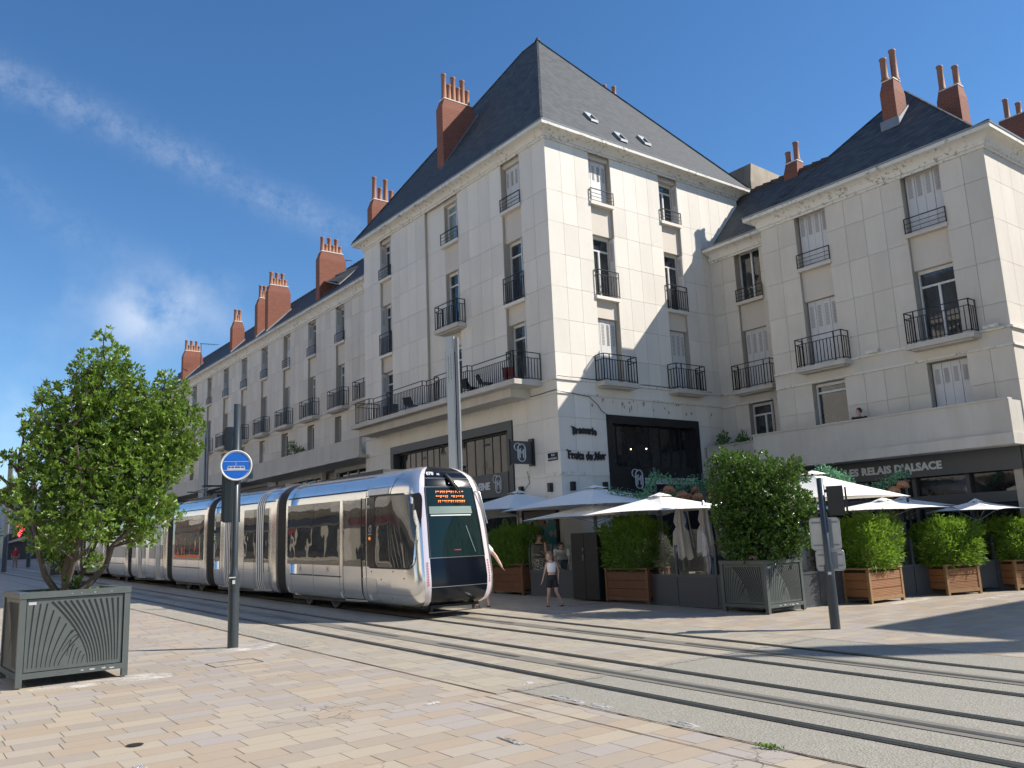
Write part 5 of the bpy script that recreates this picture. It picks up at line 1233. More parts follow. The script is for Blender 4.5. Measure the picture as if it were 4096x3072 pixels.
# right pole with traffic light seen from behind
px,py=14.59,9.43;zb=gz(py);fa=math.atan2(px,py);f=rot_map(px,py,-fa)
t_=thing('traffic_light_pole','dark grey pole with traffic light and two rounded sign plates seen from behind','traffic light',(px,py,zb))
m=MB();m.lathe((px,py,zb),[(.092,0),(.088,.9),(.088,1.12),(.062,1.2),(.062,2.82),(0,2.83)],18);m.build('pole',M['poledark'],t_)
m=MB();m.box(.075,.16,.0,.2,2.30+zb-.32,2.62+zb+.05);m.map(f)
tl=MB();z0=2.10+zb;z1=2.66+zb
tl.box(.10,.40,.02,.22,z0,z1);tl.box(.03,.10,.06,.14,z0+.06,z0+.12);tl.box(.03,.10,.06,.14,z1-.12,z1-.06);tl.map(f);o=tl.build('signal_head',M['black'],t_)
m=MB()
for i in range(3): zc=z0+.1+.18*i;m.tube([f(.25,.22,zc),f(.27,.42,zc+.01)],[.085,.09],12,cap=False)
m.build('lens_hood',M['black'],o)
m=MB();m.box(.43,.46,.1,.4,z0+.05,z1-.03);m.map(f);m.build('backing_board',M['black'],o)
def rplate(cx,w,z0,z1,lab):
    m=MB();r=.06;pts=[]
    for qx,qz,a0 in ((w/2-r,z1-r,0),(-w/2+r,z1-r,PI/2),(-w/2+r,z0+r,PI),(w/2-r,z0+r,1.5*PI)):
        for k in range(5): a=a0+k*PI/8;pts.append((cx+qx+r*math.cos(a),qz+r*math.sin(a)))
    m.prism(pts,lambda u,v,d:f(u,d,v),.10,.115);m.tube([f(u,.105,v) for u,v in pts+[pts[0]]],.014,5);o=m.build('sign_plate',M['alu'],t_)
    m=MB();m.box(cx-w/2+.03,cx+w/2-.03,.075,.1,z1-.10,z1-.07);m.box(cx-w/2+.03,cx+w/2-.03,.075,.1,z0+.07,z0+.10);m.box(cx+.0,cx+.13,.07,.10,z0+.03,z1-.03);m.map(f);m.build('rear_rail',M['zinc'],o)
rplate(.0,.53,1.46+zb,2.06+zb,'');rplate(.04,.50,1.07+zb,1.445+zb,'')
m=MB();m.box(-.03,.03,-.10,-.06,1.00+zb,1.05+zb);m.map(f);m.build('sticker',M['frame'],t_)
# twin plate lighting masts behind the tram
for i,(x,y,h,lb) in enumerate(((14.0,21.35,8.0,'tall grey twin plate lighting mast rising behind the tram nose'),(14.0,46.0,7.85,'tall grey twin plate lighting mast left of the round tram sign'))):
    b=gz(y);t_=thing('lighting_mast',lb,'street lamp',(x,y,b),group='twin plate masts along the tram line');ff=rot_map(x,y,-math.atan2(x,y)-.25)
    s=1 if i==0 else 1.2
    m=MB();m.box(-.17*s,.08*s,-.05,-.03,b,b+h);m.box(.05*s,.085*s,-.05,.06,b,b+h);m.map(ff);m.build('front_plate',M['panel_mast'] if 'panel_mast' in M else M.setdefault('panel_mast',plain('mast_grey_paint',(.44,.46,.45),.5,.2,.05,3)),t_)
    m=MB();m.box(.12*s,.20*s,-.02,.16,b,b+h-.04);m.map(ff);m.build('rear_plate',M['zinc'],t_);m=MB();m.box(-.02*s,.11*s,.0,.05,b,b+h-.5);m.map(ff);m.build('core',M['iron'],t_)
    if i==0:
        m=MB();r=random.Random(8)
        for cx_,z0_,n_ in ((-.10,6.55,24),(-.02,6.62,24)):
            for k in range(n_): zz=z0_+b-0+.035*k;w_=r.uniform(.012,.026);m.box(cx_-w_/2,cx_+w_/2,-.055,-.051,zz,zz+r.uniform(.012,.024))
        for k in range(20): zz=4.75+b+.035*k;m.box(.075,.088,-.056,-.0505,zz,zz+.018)
        m.map(ff);m.build('engraved_text',M['iron'],t_)
# metal planters with fan shaped slots
def planter(x,y,rz,W,D_,h,label,group=None,slim=1):
    b=gz(y);t_=thing('metal_planter',label,'planter',(x,y,b),0,group);f=rot_map(x,y,rz)
    m=MB();leg=.085
    for lx in(0,W-leg):
        for ly in(0,D_-leg): m.box(lx,lx+leg,ly,ly+leg,b+.02,b+h-.09)
    for lx in(.02,W-.07):
        for ly in(.02,D_-.07): m.box(lx+.015,lx+.035,ly+.015,ly+.035,b,b+.02)
    m.box(leg,W-leg,.0,.05,b+.13,b+.21);m.box(leg,W-leg,D_-.05,D_,b+.13,b+.21);m.box(0,.05,leg,D_-leg,b+.13,b+.21);m.box(W-.05,W,leg,D_-leg,b+.13,b+.21)
    r_=.13
    m.box(-.01,W+.01,-.01,r_,b+h-.089,b+h);m.box(-.01,W+.01,D_-r_,D_+.01,b+h-.089,b+h);m.box(-.01,r_,r_+.001,D_-r_-.001,b+h-.089,b+h);m.box(W-r_,W+.01,r_+.001,D_-r_-.001,b+h-.089,b+h)
    m.map(f);m.build('frame',M['plantermetal'],t_)
    m=MB();m.box(.06,W-.06,.06,D_-.06,b+.2,b+h-.14);m.map(f);m.build('inner_box',M['slotdark'],t_)
    # each side: sheet with curved slots, the slots dark gaps standing 3 mm behind the bars
    def side(fn,L,nm='side_panel'):
        z0=b+.22;z1=b+h-.10;Hh=z1-z0;m=MB()
        m.prism([(leg+.012,z0),(L-leg-.012,z0),(L-leg-.012,z1),(leg+.012,z1)],lambda u,v,d:fn(u,d,v),.022,.045)
        o=m.build(nm,M['plantermetal'],t_);m=MB()
        def curve(pts,w0,w1):
            n=len(pts);vs=[]
            for i,(u,v) in enumerate(pts):
                q=pts[min(i+1,n-1)];p_=pts[max(i-1,0)];d=Vector((q[0]-p_[0],q[1]-p_[1])).normalized();nn=Vector((-d.y,d.x));w=(w0+(w1-w0)*i/(n-1))/2
                vs+= [fn(u-nn.x*w,.0185,v-nn.y*w),fn(u+nn.x*w,.0185,v+nn.y*w)]
            m.add(vs,[(2*i,2*i+1,2*i+3,2*i+2) for i in range(n-1)])
        S=L-2*leg;sx=lambda a:leg+a*S;sz=lambda a:z0+a*Hh
        # right hand fan: from top, curving out from lower centre-right to the right
        for k in range(12):
            xb=.64+.028*k;xt=.25+.062*k
            curve([(sx(xb+(xt-xb)*(t**1.7)),sz(.05+.90*t)) for t in [i/9 for i in range(10)]],.010,.030)
        # left fan, shorter and shorter
        for k in range(8):
            xb=.045+.043*k;xt=.075+.066*k;top=.93 if k<3 else .93-.10*(k-2)
            curve([(sx(xb+(xt-xb)*(t**1.5)),sz(.05+(top-.05)*t)) for t in [i/8 for i in range(9)]],.008,.022)
        # small leaf strokes in the lower middle
        for k in range(6):
            u0=.35+.045*k+(.03 if k<2 else 0);v0=.20-.03*k if k<2 else .05;u1=.43+.035*k;v1=.46-.055*k-.02
            if k==0: u0,v0,u1,v1=.37,.24,.54,.46
            curve([(sx(u0+(u1-u0)*t),sz(v0+(v1-v0)*math.sin(t*PI/2))) for t in [i/5 for i in range(6)]],.004,.016)
        curve([(sx(.44),sz(.46)),(sx(.50),sz(.54))],.004,.016)
        m.build('slots',M['slotdark'],o);return o
    side(lambda u,d,v:f(u,d,v),W);side(lambda u,d,v:f(d,D_-u,v),D_);side(lambda u,d,v:f(W-u,D_-d,v),W);side(lambda u,d,v:f(W-d,u,v),D_)
    m=MB();m.box(.12,W-.12,.12,D_-.12,b+h-.12,b+h-.06);m.map(f);m.build('soil',M['soil'],t_)
    # scuffs
    m=MB();r=random.Random(int(x*10))
    for i in range(9):
        u=r.choice((r.uniform(.3,.7)*W,r.uniform(.5,.9)*W));v=b+r.choice((.17,.16,h-.05));w=r.uniform(.008,.05 if v<b+.5 else .02);n_=8
        m.add([f(u+w*math.cos(2*PI*k/n_)*r.uniform(.6,1.3),-.0125 if v>b+.5 else -.0015,v+w*.35*math.sin(2*PI*k/n_)*r.uniform(.6,1.2)) for k in range(n_)],[tuple(range(n_))])
    m.add([f(leg+.03,.0175,b+h-.14),f(leg+.13,.0175,b+h-.14),f(leg+.13,.0175,b+h-.18),f(leg+.03,.0175,b+h-.18)],[(0,1,2,3)]);m.build('scuff_marks',plain('bare_scuff',(.42,.43,.42),.6),t_)
    return t_,f,b+h
# ================================================================ vegetation helpers
def rosettes(C_,Nn,n,L,W,rn,spread=.9):
    """leaf clusters: C_ centres, Nn outward directions"""
    k=len(C_);D=np.repeat(Nn,n,0)+rn.normal(size=(k*n,3))*spread;P=np.repeat(C_,n,0)+rn.normal(size=(k*n,3))*L*.12
    Ls=L*rn.uniform(.6,1.15,k*n);return leaves(P,D,Ls,Ls*W,.12,rn)
def shrub(t_,cx,cy,zb,az,blobs,seed,dens,L,W,mat,depth,stems,name='foliage',nl=8,zmin=0):
    """blobs (x,z,r) in the shrub's own upright plane; extra sub-clumps give it depth"""
    rn=np.random.default_rng(seed);c,s=math.cos(az),math.sin(az);CC=[];NN=[];cen=[]
    xm=sum(b[0] for b in blobs)/len(blobs);wd=max(abs(b[0]-xm)+b[2] for b in blobs)
    for x,z,r in blobs:
        lim=depth*math.sqrt(max(.12,1-((x-xm)/wd)**2));k=3 if r>.22 else 2 if r>.13 else 1
        for j in range(k):
            y=rn.uniform(-.25,.25)*lim if k==1 else (-lim+r*.8)+(2*lim-1.6*r)*j/(k-1)+rn.normal()*.06 if lim>r*.8 else rn.normal()*.1
            q=(x+rn.normal()*.05,y,z+rn.normal()*.04);cen.append(q);n=max(4,int(dens*r*r*(1 if k>1 else 1.5)))
            d=rn.normal(size=(n,3));d/=np.linalg.norm(d,axis=1)[:,None];rad=r*rn.uniform(.25,1,(n,1))**.45
            CC.append(np.array(q)+d*rad);NN.append(d*.8+[0,0,.75])
    CC=np.concatenate(CC);NN=np.concatenate(NN)
    ok=CC[:,2]>zmin;CC=CC[ok];NN=NN[ok]
    w=lambda A:np.stack([A[:,0]*c+A[:,1]*s,-A[:,0]*s+A[:,1]*c,A[:,2]],1)
    V,F=rosettes(w(CC)+np.array([cx,cy,zb]),w(NN),nl,L,W,rn);npmesh(name,V,F,mat,t_)
    m=MB();wp=lambda q:(cx+q[0]*c+q[1]*s,cy-q[0]*s+q[1]*c,zb+q[2])
    r=random.Random(seed)
    nodes=[]
    for st in stems:
        rad=st[0];pts=st[1:];k=len(pts);m.tube([wp(p) for p in pts],[rad*(1-.75*i/(k-1)) for i in range(k)],9)
        nodes+= [(p,rad*(1-.75*i/(k-1))) for i,p in enumerate(pts) if i]
    for q in cen:
        best=min(nodes,key=lambda a:(Vector(a[0])-Vector(q)).length+ (2 if a[0][2]>q[2] else 0))
        a=Vector(best[0]);b=Vector(q);mid=a.lerp(b,.5)+Vector((r.uniform(-.1,.1),r.uniform(-.1,.1),-.06*(b-a).length))
        m.tube([wp(a),wp(mid),wp(b)],[min(best[1],.022),.013,.005],5,cap=False)
        for k in range(3): m.tube([wp(b.lerp(mid,.3)),wp(b+Vector((r.uniform(-.2,.2),r.uniform(-.2,.2),r.uniform(.05,.25))))],[.006,.002],4,cap=False)
    m.build('branches',M['bark'],t_)
# ---------------------------------------------------------------- big shrub in the left planter
tp,fp,topz=planter(1.80,14.26,.025,1.50,1.5,1.34,'dark green grey metal planter with fan shaped slots holding the tall shrub at left','metal street planters with fan slots')
sx0,sy0=2.5,14.95;az0=math.atan2(sx0,sy0);S_=.00392
px0,py0=262,2376
raw=[(385,1360,45),(440,1425,70),(350,1470,70),(300,1500,50),(430,1530,110),(355,1580,80),(520,1500,60),(560,1560,70),(640,1525,55),(700,1555,55),(560,1640,100),(660,1640,90),(745,1650,60),(785,1690,35),(300,1660,105),(420,1680,140),(215,1570,55),(170,1600,35),(150,1690,55),(115,1720,40),(210,1740,90),(540,1760,140),(650,1740,110),(720,1790,75),(350,1800,140),(200,1830,90),(110,1850,50),(80,1830,35),(450,1880,140),(560,1890,120),(650,1870,85),(300,1920,130),(170,1950,90),(90,1970,55),(60,2010,35),(400,2010,130),(520,2010,110),(600,2010,80),(250,2060,110),(140,2070,70),(650,2080,50),(530,2120,85),(400,2120,80),(270,2150,75),(190,2170,55),(560,2150,50),(350,2240,45),(240,2250,35),(300,2310,35)]
blobs=[((x-px0-(py0-y)*.054)*S_,(py0-y)*S_,r*S_*.80) for x,y,r in raw]
t_=thing('tall_shrub','tall loose evergreen shrub with several trunks growing in the left metal planter','shrub',(sx0,sy0,topz-.08))
stems=[(.085,(.02,0,0),(.0,.05,.35),(.08,.02,.8),(.28,-.05,1.4),(.35,.05,2.1),(.28,.1,2.9),(.4,.05,3.7)),
 (.06,(.12,-.08,0),(.35,-.12,.18),(.55,-.1,.42),(.62,-.12,.7),(.95,-.15,1.05),(1.25,-.1,1.6),(1.5,0,2.3),(1.7,.1,2.8)),
 (.055,(-.1,.05,0),(-.3,.08,.3),(-.42,.12,.7),(-.5,.1,1.2),(-.75,.1,1.9),(-.7,.1,2.6)),
 (.045,(.1,.12,0),(.25,.2,.4),(.4,.3,.8),(.75,.35,1.5),(1.0,.4,2.3),(1.25,.3,3.2)),
 (.04,(-.02,-.12,0),(.1,-.35,.5),(.2,-.5,1.1),(.1,-.6,1.9),(.0,-.5,2.6)),
 (.04,(-.35,.02,1.0),(-.7,0,1.3),(-1.1,0,1.55),(-1.5,.05,1.75)),
 (.03,(-.5,.1,1.2),(-.9,.1,1.75),(-1.3,.1,2.1))]
shrub(t_,sx0,sy0,topz-.08,az0,blobs,11,780,.088,.42,M['leaf'],.75,stems)
# a long bare twig reaching out to the left
m=MB();c,s=math.cos(az0),math.sin(az0);wp=lambda q:(sx0+q[0]*c+q[1]*s,sy0-q[0]*s+q[1]*c,topz-.08+q[2])
m.tube([wp(p) for p in ((-.75,.1,1.6),(-1.0,.1,1.85),(-1.25,.1,2.0),(-1.5,.1,2.1))],[.03,.02,.014,.006],6);m.tube([wp(p) for p in ((-1.0,.1,1.82),(-1.2,.1,1.78),(-1.5,.1,1.7))],[.014,.01,.005],6);m.build('bare_twig',M['bark'],t_)
rn=np.random.default_rng(3);n=700
def gc(n,W,D_,zz):
    P=np.stack([rn.uniform(.16,W-.16,n),rn.uniform(.16,D_-.16,n),np.full(n,zz)],1);return P
P=gc(900,1.52,1.5,topz-.07);P=np.array([fp(*p) for p in P]);V,F=rosettes(P,np.tile([0,0,.6],(900,1)),5,.055,.4,rn);npmesh('ground_cover',V,F,M['moss'],None,label='low green ground cover spilling over the soil of the left metal planter',cat='plant',kind='stuff')
# ---------------------------------------------------------------- right metal planter and dense shrub
tp2,fp2,topz2=planter(15.88,11.85,-.03,1.33,1.30,1.17,'dark green grey metal planter with fan shaped slots at the terrace corner','metal street planters with fan slots')
sx1,sy1=16.5,12.5;az1=math.atan2(sx1,sy1);S1=.0058
raw=[(2905,1815,42),(2870,1850,42),(2950,1870,65),(3000,1860,50),(2990,1830,20),(3060,1880,60),(3130,1880,45),(3185,1850,32),(3165,1870,30),(2890,1920,60),(2960,1950,85),(3050,1960,90),(3130,1940,65),(3190,1920,35),(2900,2000,65),(2980,2040,95),(3080,2050,95),(3160,2020,75),(3210,2040,45),(3235,2000,22),(2920,2080,70),(3010,2130,95),(3110,2130,90),(3190,2120,60),(3230,2090,35),(2930,2150,60),(2960,2190,65),(3060,2200,75),(3150,2190,60),(3200,2170,35),(3000,2225,45),(3090,2235,45)]
px1,py1=3031,2250
blobs=[((x-px1+(py1-y)*.093)*S1,(py1-y)*S1,r*S1) for x,y,r in raw]
t_=thing('dense_shrub','dense dark green glossy shrub growing in the metal planter at the terrace corner','shrub',(sx1,sy1,topz2-.08))
stems=[(.06,(0,0,0),(0,.05,.5),(.1,0,1.0),(0,0,1.7),(-.2,0,2.2)),(.05,(.1,0,0),(.3,.1,.5),(.5,.1,1.1),(.6,.1,1.8)),(.05,(-.1,0,0),(-.4,0,.5),(-.7,0,1.1),(-.9,0,1.9))]
shrub(t_,sx1,sy1,topz2-.08,az1,blobs,21,420,.085,.45,M['leaf2'],.8,stems,zmin=.02,nl=9)
# ---------------------------------------------------------------- wooden planters with clipped bamboo
WM=['wood','woodpost']
def woodbox(x,y,rz,W,D_,h,label,blab,bw,bh,seed,mat='bamboo',n=9500,bz=0,lean=0):
    b=gz(y);g_='wooden planters along the terrace';t_=thing('wooden_planter',label,'planter',(x,y,b),0,g_);f=rot_map(x,y,rz);p=.075
    for lx in(0,W-p):
        for ly in(0,D_-p):
            m=MB();m.box(lx,lx+p,ly,ly+p,b,b+h-.04);m.map(f);m.build('leg',M[WM[1]],t_)
    nb=3
    for k in range(nb):
        z0=b+.16+(h-.26)*k/nb;z1=b+.16+(h-.26)*(k+1)/nb-.012
        m=MB();m.box(p,W-p,.015,.045,z0,z1);m.box(p,W-p,D_-.045,D_-.015,z0,z1);m.box(.015,.045,p,D_-p,z0,z1);m.box(W-.045,W-.015,p,D_-p,z0,z1);m.map(f);m.build('plank',M[WM[0]],t_)
    m=MB();m.box(p,W-p,.0,.03,b+.07,b+.155);m.box(-.015,W+.015,-.015,.09,b+h-.04,b+h);m.box(-.015,W+.015,D_-.09,D_+.015,b+h-.04,b+h);m.box(-.015,.09,.0905,D_-.0905,b+h-.04,b+h-.001);m.box(W-.09,W+.015,.0905,D_-.0905,b+h-.04,b+h-.001);m.map(f);m.build('rim',M[WM[1]],t_)
    m=MB();m.box(.05,W-.05,.05,D_-.05,b+.12,b+h-.08);m.map(f);m.build('soil',M['soil'],t_)
    # bamboo
    u_=thing('bamboo',blab,'plant',(x+W/2*math.cos(rz),y+D_/2,b+h-.08),0,'clipped bamboo in wooden planters');rn=np.random.default_rng(seed)
    cx_,cy_=W/2,D_/2;bd=min(bw,D_+.35)
    # superellipsoid shell
    e=rn.uniform(-1,1,(n,3));ax=rn.choice(3,n,p=[.36,.36,.28]);e[np.arange(n),ax]=np.where(rn.uniform(0,1,n)<.5,-1.,1.)
    e/=(((np.abs(e)**5).sum(1)/1.0)**.2)[:,None]
    rad=np.where(rn.uniform(0,1,(n,1))<.75,rn.uniform(.86,1,(n,1)),rn.uniform(.3,.9,(n,1)))
    bump=1+.10*np.sin(e[:,[0]]*6+seed)*np.cos(e[:,[2]]*5+e[:,[1]]*4)+.05*np.sin(e[:,[0]]*13+e[:,[2]]*11+seed)+rn.normal(size=(n,1))*.055
    Pp=e*rad*bump*np.array([bw/2,bd/2,bh/2]);zz=Pp[:,2]
    nar=1-.22*np.clip(-zz/(bh/2),0,1)**1.3;Pp[:,0]*=nar;Pp[:,1]*=nar
    P=np.stack([cx_+Pp[:,0]+lean,cy_+Pp[:,1],b+h-.1+bh/2+zz],1)
    sh=[]
    for k in range(16):
        a0=rn.uniform(-.45,.45)*bw;a1=rn.uniform(-.4,.4)*bd;hh_=rn.uniform(.08,.30);q=rn.uniform(0,1,(26,1));sh.append(np.array([cx_+lean+a0,cy_+a1,b+h-.1+bh*.93])+q*np.array([rn.normal()*.06,rn.normal()*.06,hh_])+rn.normal(size=(26,3))*.03)
    P=np.concatenate([P]+sh)
    P=P[P[:,2]>b+h-.06];dd=(P-np.array([cx_+lean,cy_,b+h+bh*.2]));dd/=np.linalg.norm(dd,axis=1)[:,None]
    D2=dd*.9+rn.normal(size=P.shape)*.55+np.array([0,0,.25]);c,s=math.cos(rz),math.sin(rz)
    ro=lambda A:np.stack([A[:,0]*c-A[:,1]*s,A[:,0]*s+A[:,1]*c,A[:,2]],1)
    V,F=leaves(ro(P)+np.array([x,y,0]),ro(D2),rn.uniform(.08,.15,len(P)),rn.uniform(.018,.030,len(P)),.1,rn);npmesh('foliage',V,F,M[mat],u_)
    m=MB();r=random.Random(seed)
    for k in range(46):
        a=r.uniform(.15,W-.15);q=r.uniform(.12,D_-.12);m.tube([f(a,q,b+h-.1),f(a+r.uniform(-.12,.12),q+r.uniform(-.1,.1),b+h-.1+bh*r.uniform(.5,.85))],[.008,.004],4,cap=False)
    m.build('cane',M['cane'],u_);return u_
def woodbox_side(x,y0,y1,*a,**k):
    return woodbox(x,y1,-math.pi/2,y1-y0,*a,**k)
WM[:]=['wood_shade','wpost_shade'];woodbox_side(16.10,20.96,22.56,.85,.92,'dark stained wooden planter beside the tram nose','clipped bamboo standing directly right of the tram nose',1.62,1.22,31,'bamboo_d')
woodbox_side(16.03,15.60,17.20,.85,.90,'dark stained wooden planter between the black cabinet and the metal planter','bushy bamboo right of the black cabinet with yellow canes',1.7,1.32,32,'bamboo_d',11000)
WM[:]=['wood','woodpost'];woodbox(19.12,11.32,-.03,1.45,.75,.84,'sunlit wooden planter nearest the traffic light pole','bright clipped bamboo nearest the traffic light pole',1.55,1.25,33,'bamboo',11000)
woodbox(22.10,10.95,-.30,1.15,.75,.78,'sunlit wooden planter in the middle of the three on the right','bright clipped bamboo in the middle of the three on the right',1.6,1.18,34,'bamboo',11000)
woodbox(24.40,10.25,-.36,1.3,.75,.80,'sunlit wooden planter cut by the right edge of the picture','bright clipped bamboo cut by the right edge of the picture',1.6,1.15,35,'bamboo',9000)
# ---------------------------------------------------------------- terrace screens
t=NT('clear_screen_glass');tr=t.n('ShaderNodeBsdfTransparent');tr.inputs[0].default_value=(.86,.90,.90,1);gl=t.n('ShaderNodeBsdfGlossy');gl.inputs['Roughness'].default_value=.02;fr_=t.n('ShaderNodeFresnel');fr_.inputs[0].default_value=1.5;ms=t.n('ShaderNodeMixShader');t.l(t.math('ADD',fr_.outputs[0],.05),ms.inputs[0]);t.l(tr.outputs[0],ms.inputs[1]);t.l(gl.outputs[0],ms.inputs[2]);t.l(ms.outputs[0],t.out.inputs[0]);M['clear']=t.m
def screen(x0,y0,x1,y1,label,hw=.80,hg=1.52,n=3,arch=False):
    b=gz((y0+y1)/2);L_=math.hypot(x1-x0,y1-y0);rz=math.atan2(y1-y0,x1-x0);f=rot_map(x0,y0,rz);t_=thing('terrace_screen',label,'screen',(x0,y0,b),0,'low terrace screens with glass')
    m=MB()
    for i in range(n): u0=L_*i/n+.01;u1=L_*(i+1)/n-.01;m.box(u0,u1,-.02,.02,b+.05,b+hw-.06)
    m.map(f);m.build('panel',M['panelgrey'],t_)
    m=MB();m.box(0,L_,-.035,.035,b+hw-.06,b+hw);m.box(0,L_,-.03,.03,b,b+.05);m.map(f);m.build('rail',M['postgrey'],t_)
    for i in range(n+1):
        m=MB();u=L_*i/n;m.box(max(0,u-.03),min(L_,u+.03),-.032,.032,b+hw,b+hg);m.map(f);m.build('post',M['postgrey'],t_)
    for i in range(n):
        u0=L_*i/n+.04;u1=L_*(i+1)/n-.04;pts=[(u0,b+hw),(u1,b+hw),(u1,b+hg-.04)]
        if arch: c_=(u0+u1)/2;w_=(u1-u0)/2*.8;pts+= [(c_+w_*math.cos(a*PI/10),b+hg-.04+.42*math.sin(a*PI/10)) for a in range(11)]
        pts.append((u0,b+hg-.04));m=MB();m.add([f(u,0,v) for u,v in pts],[tuple(range(len(pts)))]);m.build('glass',M['clear'],t_)
screen(16.26,20.75,16.38,18.75,'low dark terrace screen between the first wooden planter and the black cabinet',.78,1.55,2)
screen(16.25,17.25,16.22,12.25,'dark terrace screen facing the rails beside the metal planter',.78,1.5,4,True)
screen(16.35,12.15,20.95,11.98,'grey terrace screen behind the traffic light pole',.82,1.5,5,True)
screen(21.0,11.97,25.3,10.45,'grey terrace screen behind the middle sunlit planter',.80,1.5,5,True)
b=gz(17.8);t_=thing('cabinet','tall matt black cabinet standing on the terrace edge left of the bushy bamboo','cabinet',(16.3,17.85,b))
m=MB();m.box(15.95,16.75,17.32,18.42,b+.04,b+1.86);m.build('body',M['black'],t_)
for y0,y1 in ((17.33,17.86),(17.88,18.41)):
    m=MB();m.box(15.93,15.949,y0,y1,b+.06,b+1.3);m.build('door',M['black'],t_);m=MB();m.box(15.93,15.949,y0,y1,b+1.32,b+1.84);m.build('door',M['black'],t_)
m=MB();m.box(15.90,15.93,17.9,17.92,b+1.1,b+1.25);m.box(15.90,15.93,17.9,17.92,b+1.36,b+1.45);m.build('handle',M['zinc'],t_)
# ---------------------------------------------------------------- parasols
def parasol(x,y,hs,zt,ze,label,rz=0,pole='alu'):
    b=gz(y);t_=thing('parasol',label,'parasol',(x,y,b),0,'open white parasols over the terrace');f=rot_map(x,y,rz)
    m=MB();N=8
    cor=[(-hs,-hs),(hs,-hs),(hs,hs),(-hs,hs)];hv=.10
    for k in range(4):
        a=Vector((*cor[k],0));c_=Vector((*cor[(k+1)%4],0));P=[]
        for i in range(N+1):
            t=hv+(1-hv)*i/N;row=[]
            for j in range(N+1):
                s=j/N;p=a.lerp(c_,s)*t;mid=4*s*(1-s)
                inn=1-.035*mid*t; z=zt-(zt-ze)*t**.92-.0; z+=-.05*(1-t)*mid*0+ .035*mid*t*t
                z-=.03*math.sin(PI*t)*(1-mid)*0
                row.append(f(p.x*inn,p.y*inn,z-.035*math.sin(PI*t)*mid))
            P.append(row)
        m.grid(P,0,False)
    m.build('canopy',M['canvas2'],t_)
    m=MB();
    for k in range(4):
        a=Vector((*cor[k],0))*(hv+.05);c_=Vector((*cor[(k+1)%4],0))*(hv+.05);P=[]
        for i in range(4):
            t=i/3;row=[]
            for j in range(5): s=j/4;p=a.lerp(c_,s)*t;row.append(f(p.x,p.y,zt+.05-.10*t+.02*4*s*(1-s)*t+.012*math.sin(j*2+k)))
            P.append(row)
        m.grid(P,0,False)
    m.build('vent_cap',M['canvas'],t_)
    m=MB();m.lathe((x,y,b),[(.035,0),(.035,.05),(.03,.06),(.03,zt-b+.02),(0,zt-b+.03)],10);m.build('pole',M[pole],t_)
    m=MB();m.lathe((x,y,b),[(.32,0),(.32,.05),(.05,.09),(.05,.12)],16);m.build('base',M['iron'],t_)
    for cx_,cy_ in cor:
        m=MB();m.bar(f(0,0,zt-.06),f(cx_*.97,cy_*.97,ze-.02),.022);m.bar(f(0,0,zt-.55),f(cx_*.5,cy_*.5,(zt+ze)/2-.03),.018);m.build('rib',M['zinc'],t_)
    return t_
parasol(17.3,22.6,1.75,3.65,3.02,'white parasol directly right of the tram nose')
parasol(17.4,18.9,2.05,3.54,2.93,'widest white parasol in front of the corner of the stone building')
parasol(16.6,18.1,1.5,3.0,2.60,'small white parasol below the widest one, above the black cabinet')
parasol(16.6,15.5,1.5,3.08,2.62,'white parasol above the bushy bamboo, left of the garland poles',pole='postgrey')
parasol(18.9,12.4,1.62,3.42,2.72,'big white parasol just behind the traffic light',pole='postgrey')
parasol(21.7,12.2,1.35,2.72,2.42,'low white parasol above the first sunlit bamboo',pole='postgrey')
parasol(23.5,12.6,1.2,2.78,2.47,'white parasol behind and right of the low one, above the middle sunlit bamboo',pole='postgrey')
parasol(24.15,10.9,.97,2.60,2.32,'white parasol at the right edge under the restaurant sign',pole='postgrey')
parasol(17.0,24.6,1.2,3.3,2.85,'white parasol partly hidden behind the tram nose')
parasol(20.6,14.0,.85,2.82,2.5,'small white parasol seen behind the traffic light head')
def folded(x,y,zt,zb_,label,seed,tip=0):
    b=gz(y);t_=thing('folded_parasol',label,'parasol',(x,y,b),0,'folded taupe parasols');r=random.Random(seed);m=MB();n=26;P=[]
    for i in range(11):
        t=i/10;z=zt+(zb_-zt)*t;base=.05+.12*math.sin(min(1,t*1.5)*PI/2) if t<.45 else .15+.10*(t-.45)
        if .36<t<.44: base=.09
        P.append([(x+tip*t*t+(base*(1+.35*math.sin(5*a+seed)+.2*math.sin(9*a+2)))*math.cos(a),y+(base*(1+.35*math.sin(5*a+seed)))*math.sin(a),z+(.06*math.sin(5*a) if i==10 else 0)) for a in [2*PI*j/n for j in range(n+1)]])
    m.grid(P);m.build('canopy',M['taupe'],t_);m=MB();m.lathe((x,y,b),[(.3,0),(.3,.06),(.035,.08),(.035,zt-b+.1),(0,zt-b+.12)],10);m.build('pole',M['alu'],t_)
    m=MB();
    for s in(-.08,.1): m.bar((x+s,y-.16,zt-.02),(x+s*1.4+tip*.5,y-.26,zb_+.25),.022)
    m.build('rib',M['alu'],t_)
folded(16.75,15.0,2.75,1.42,'folded taupe parasol nearest the bushy bamboo',1,.05);folded(17.05,14.45,2.75,1.5,'folded taupe parasol in the middle of the three behind the screen',2);folded(17.45,14.2,2.75,1.5,'folded taupe parasol nearest the dense shrub, its corner flaring out',3,.10)
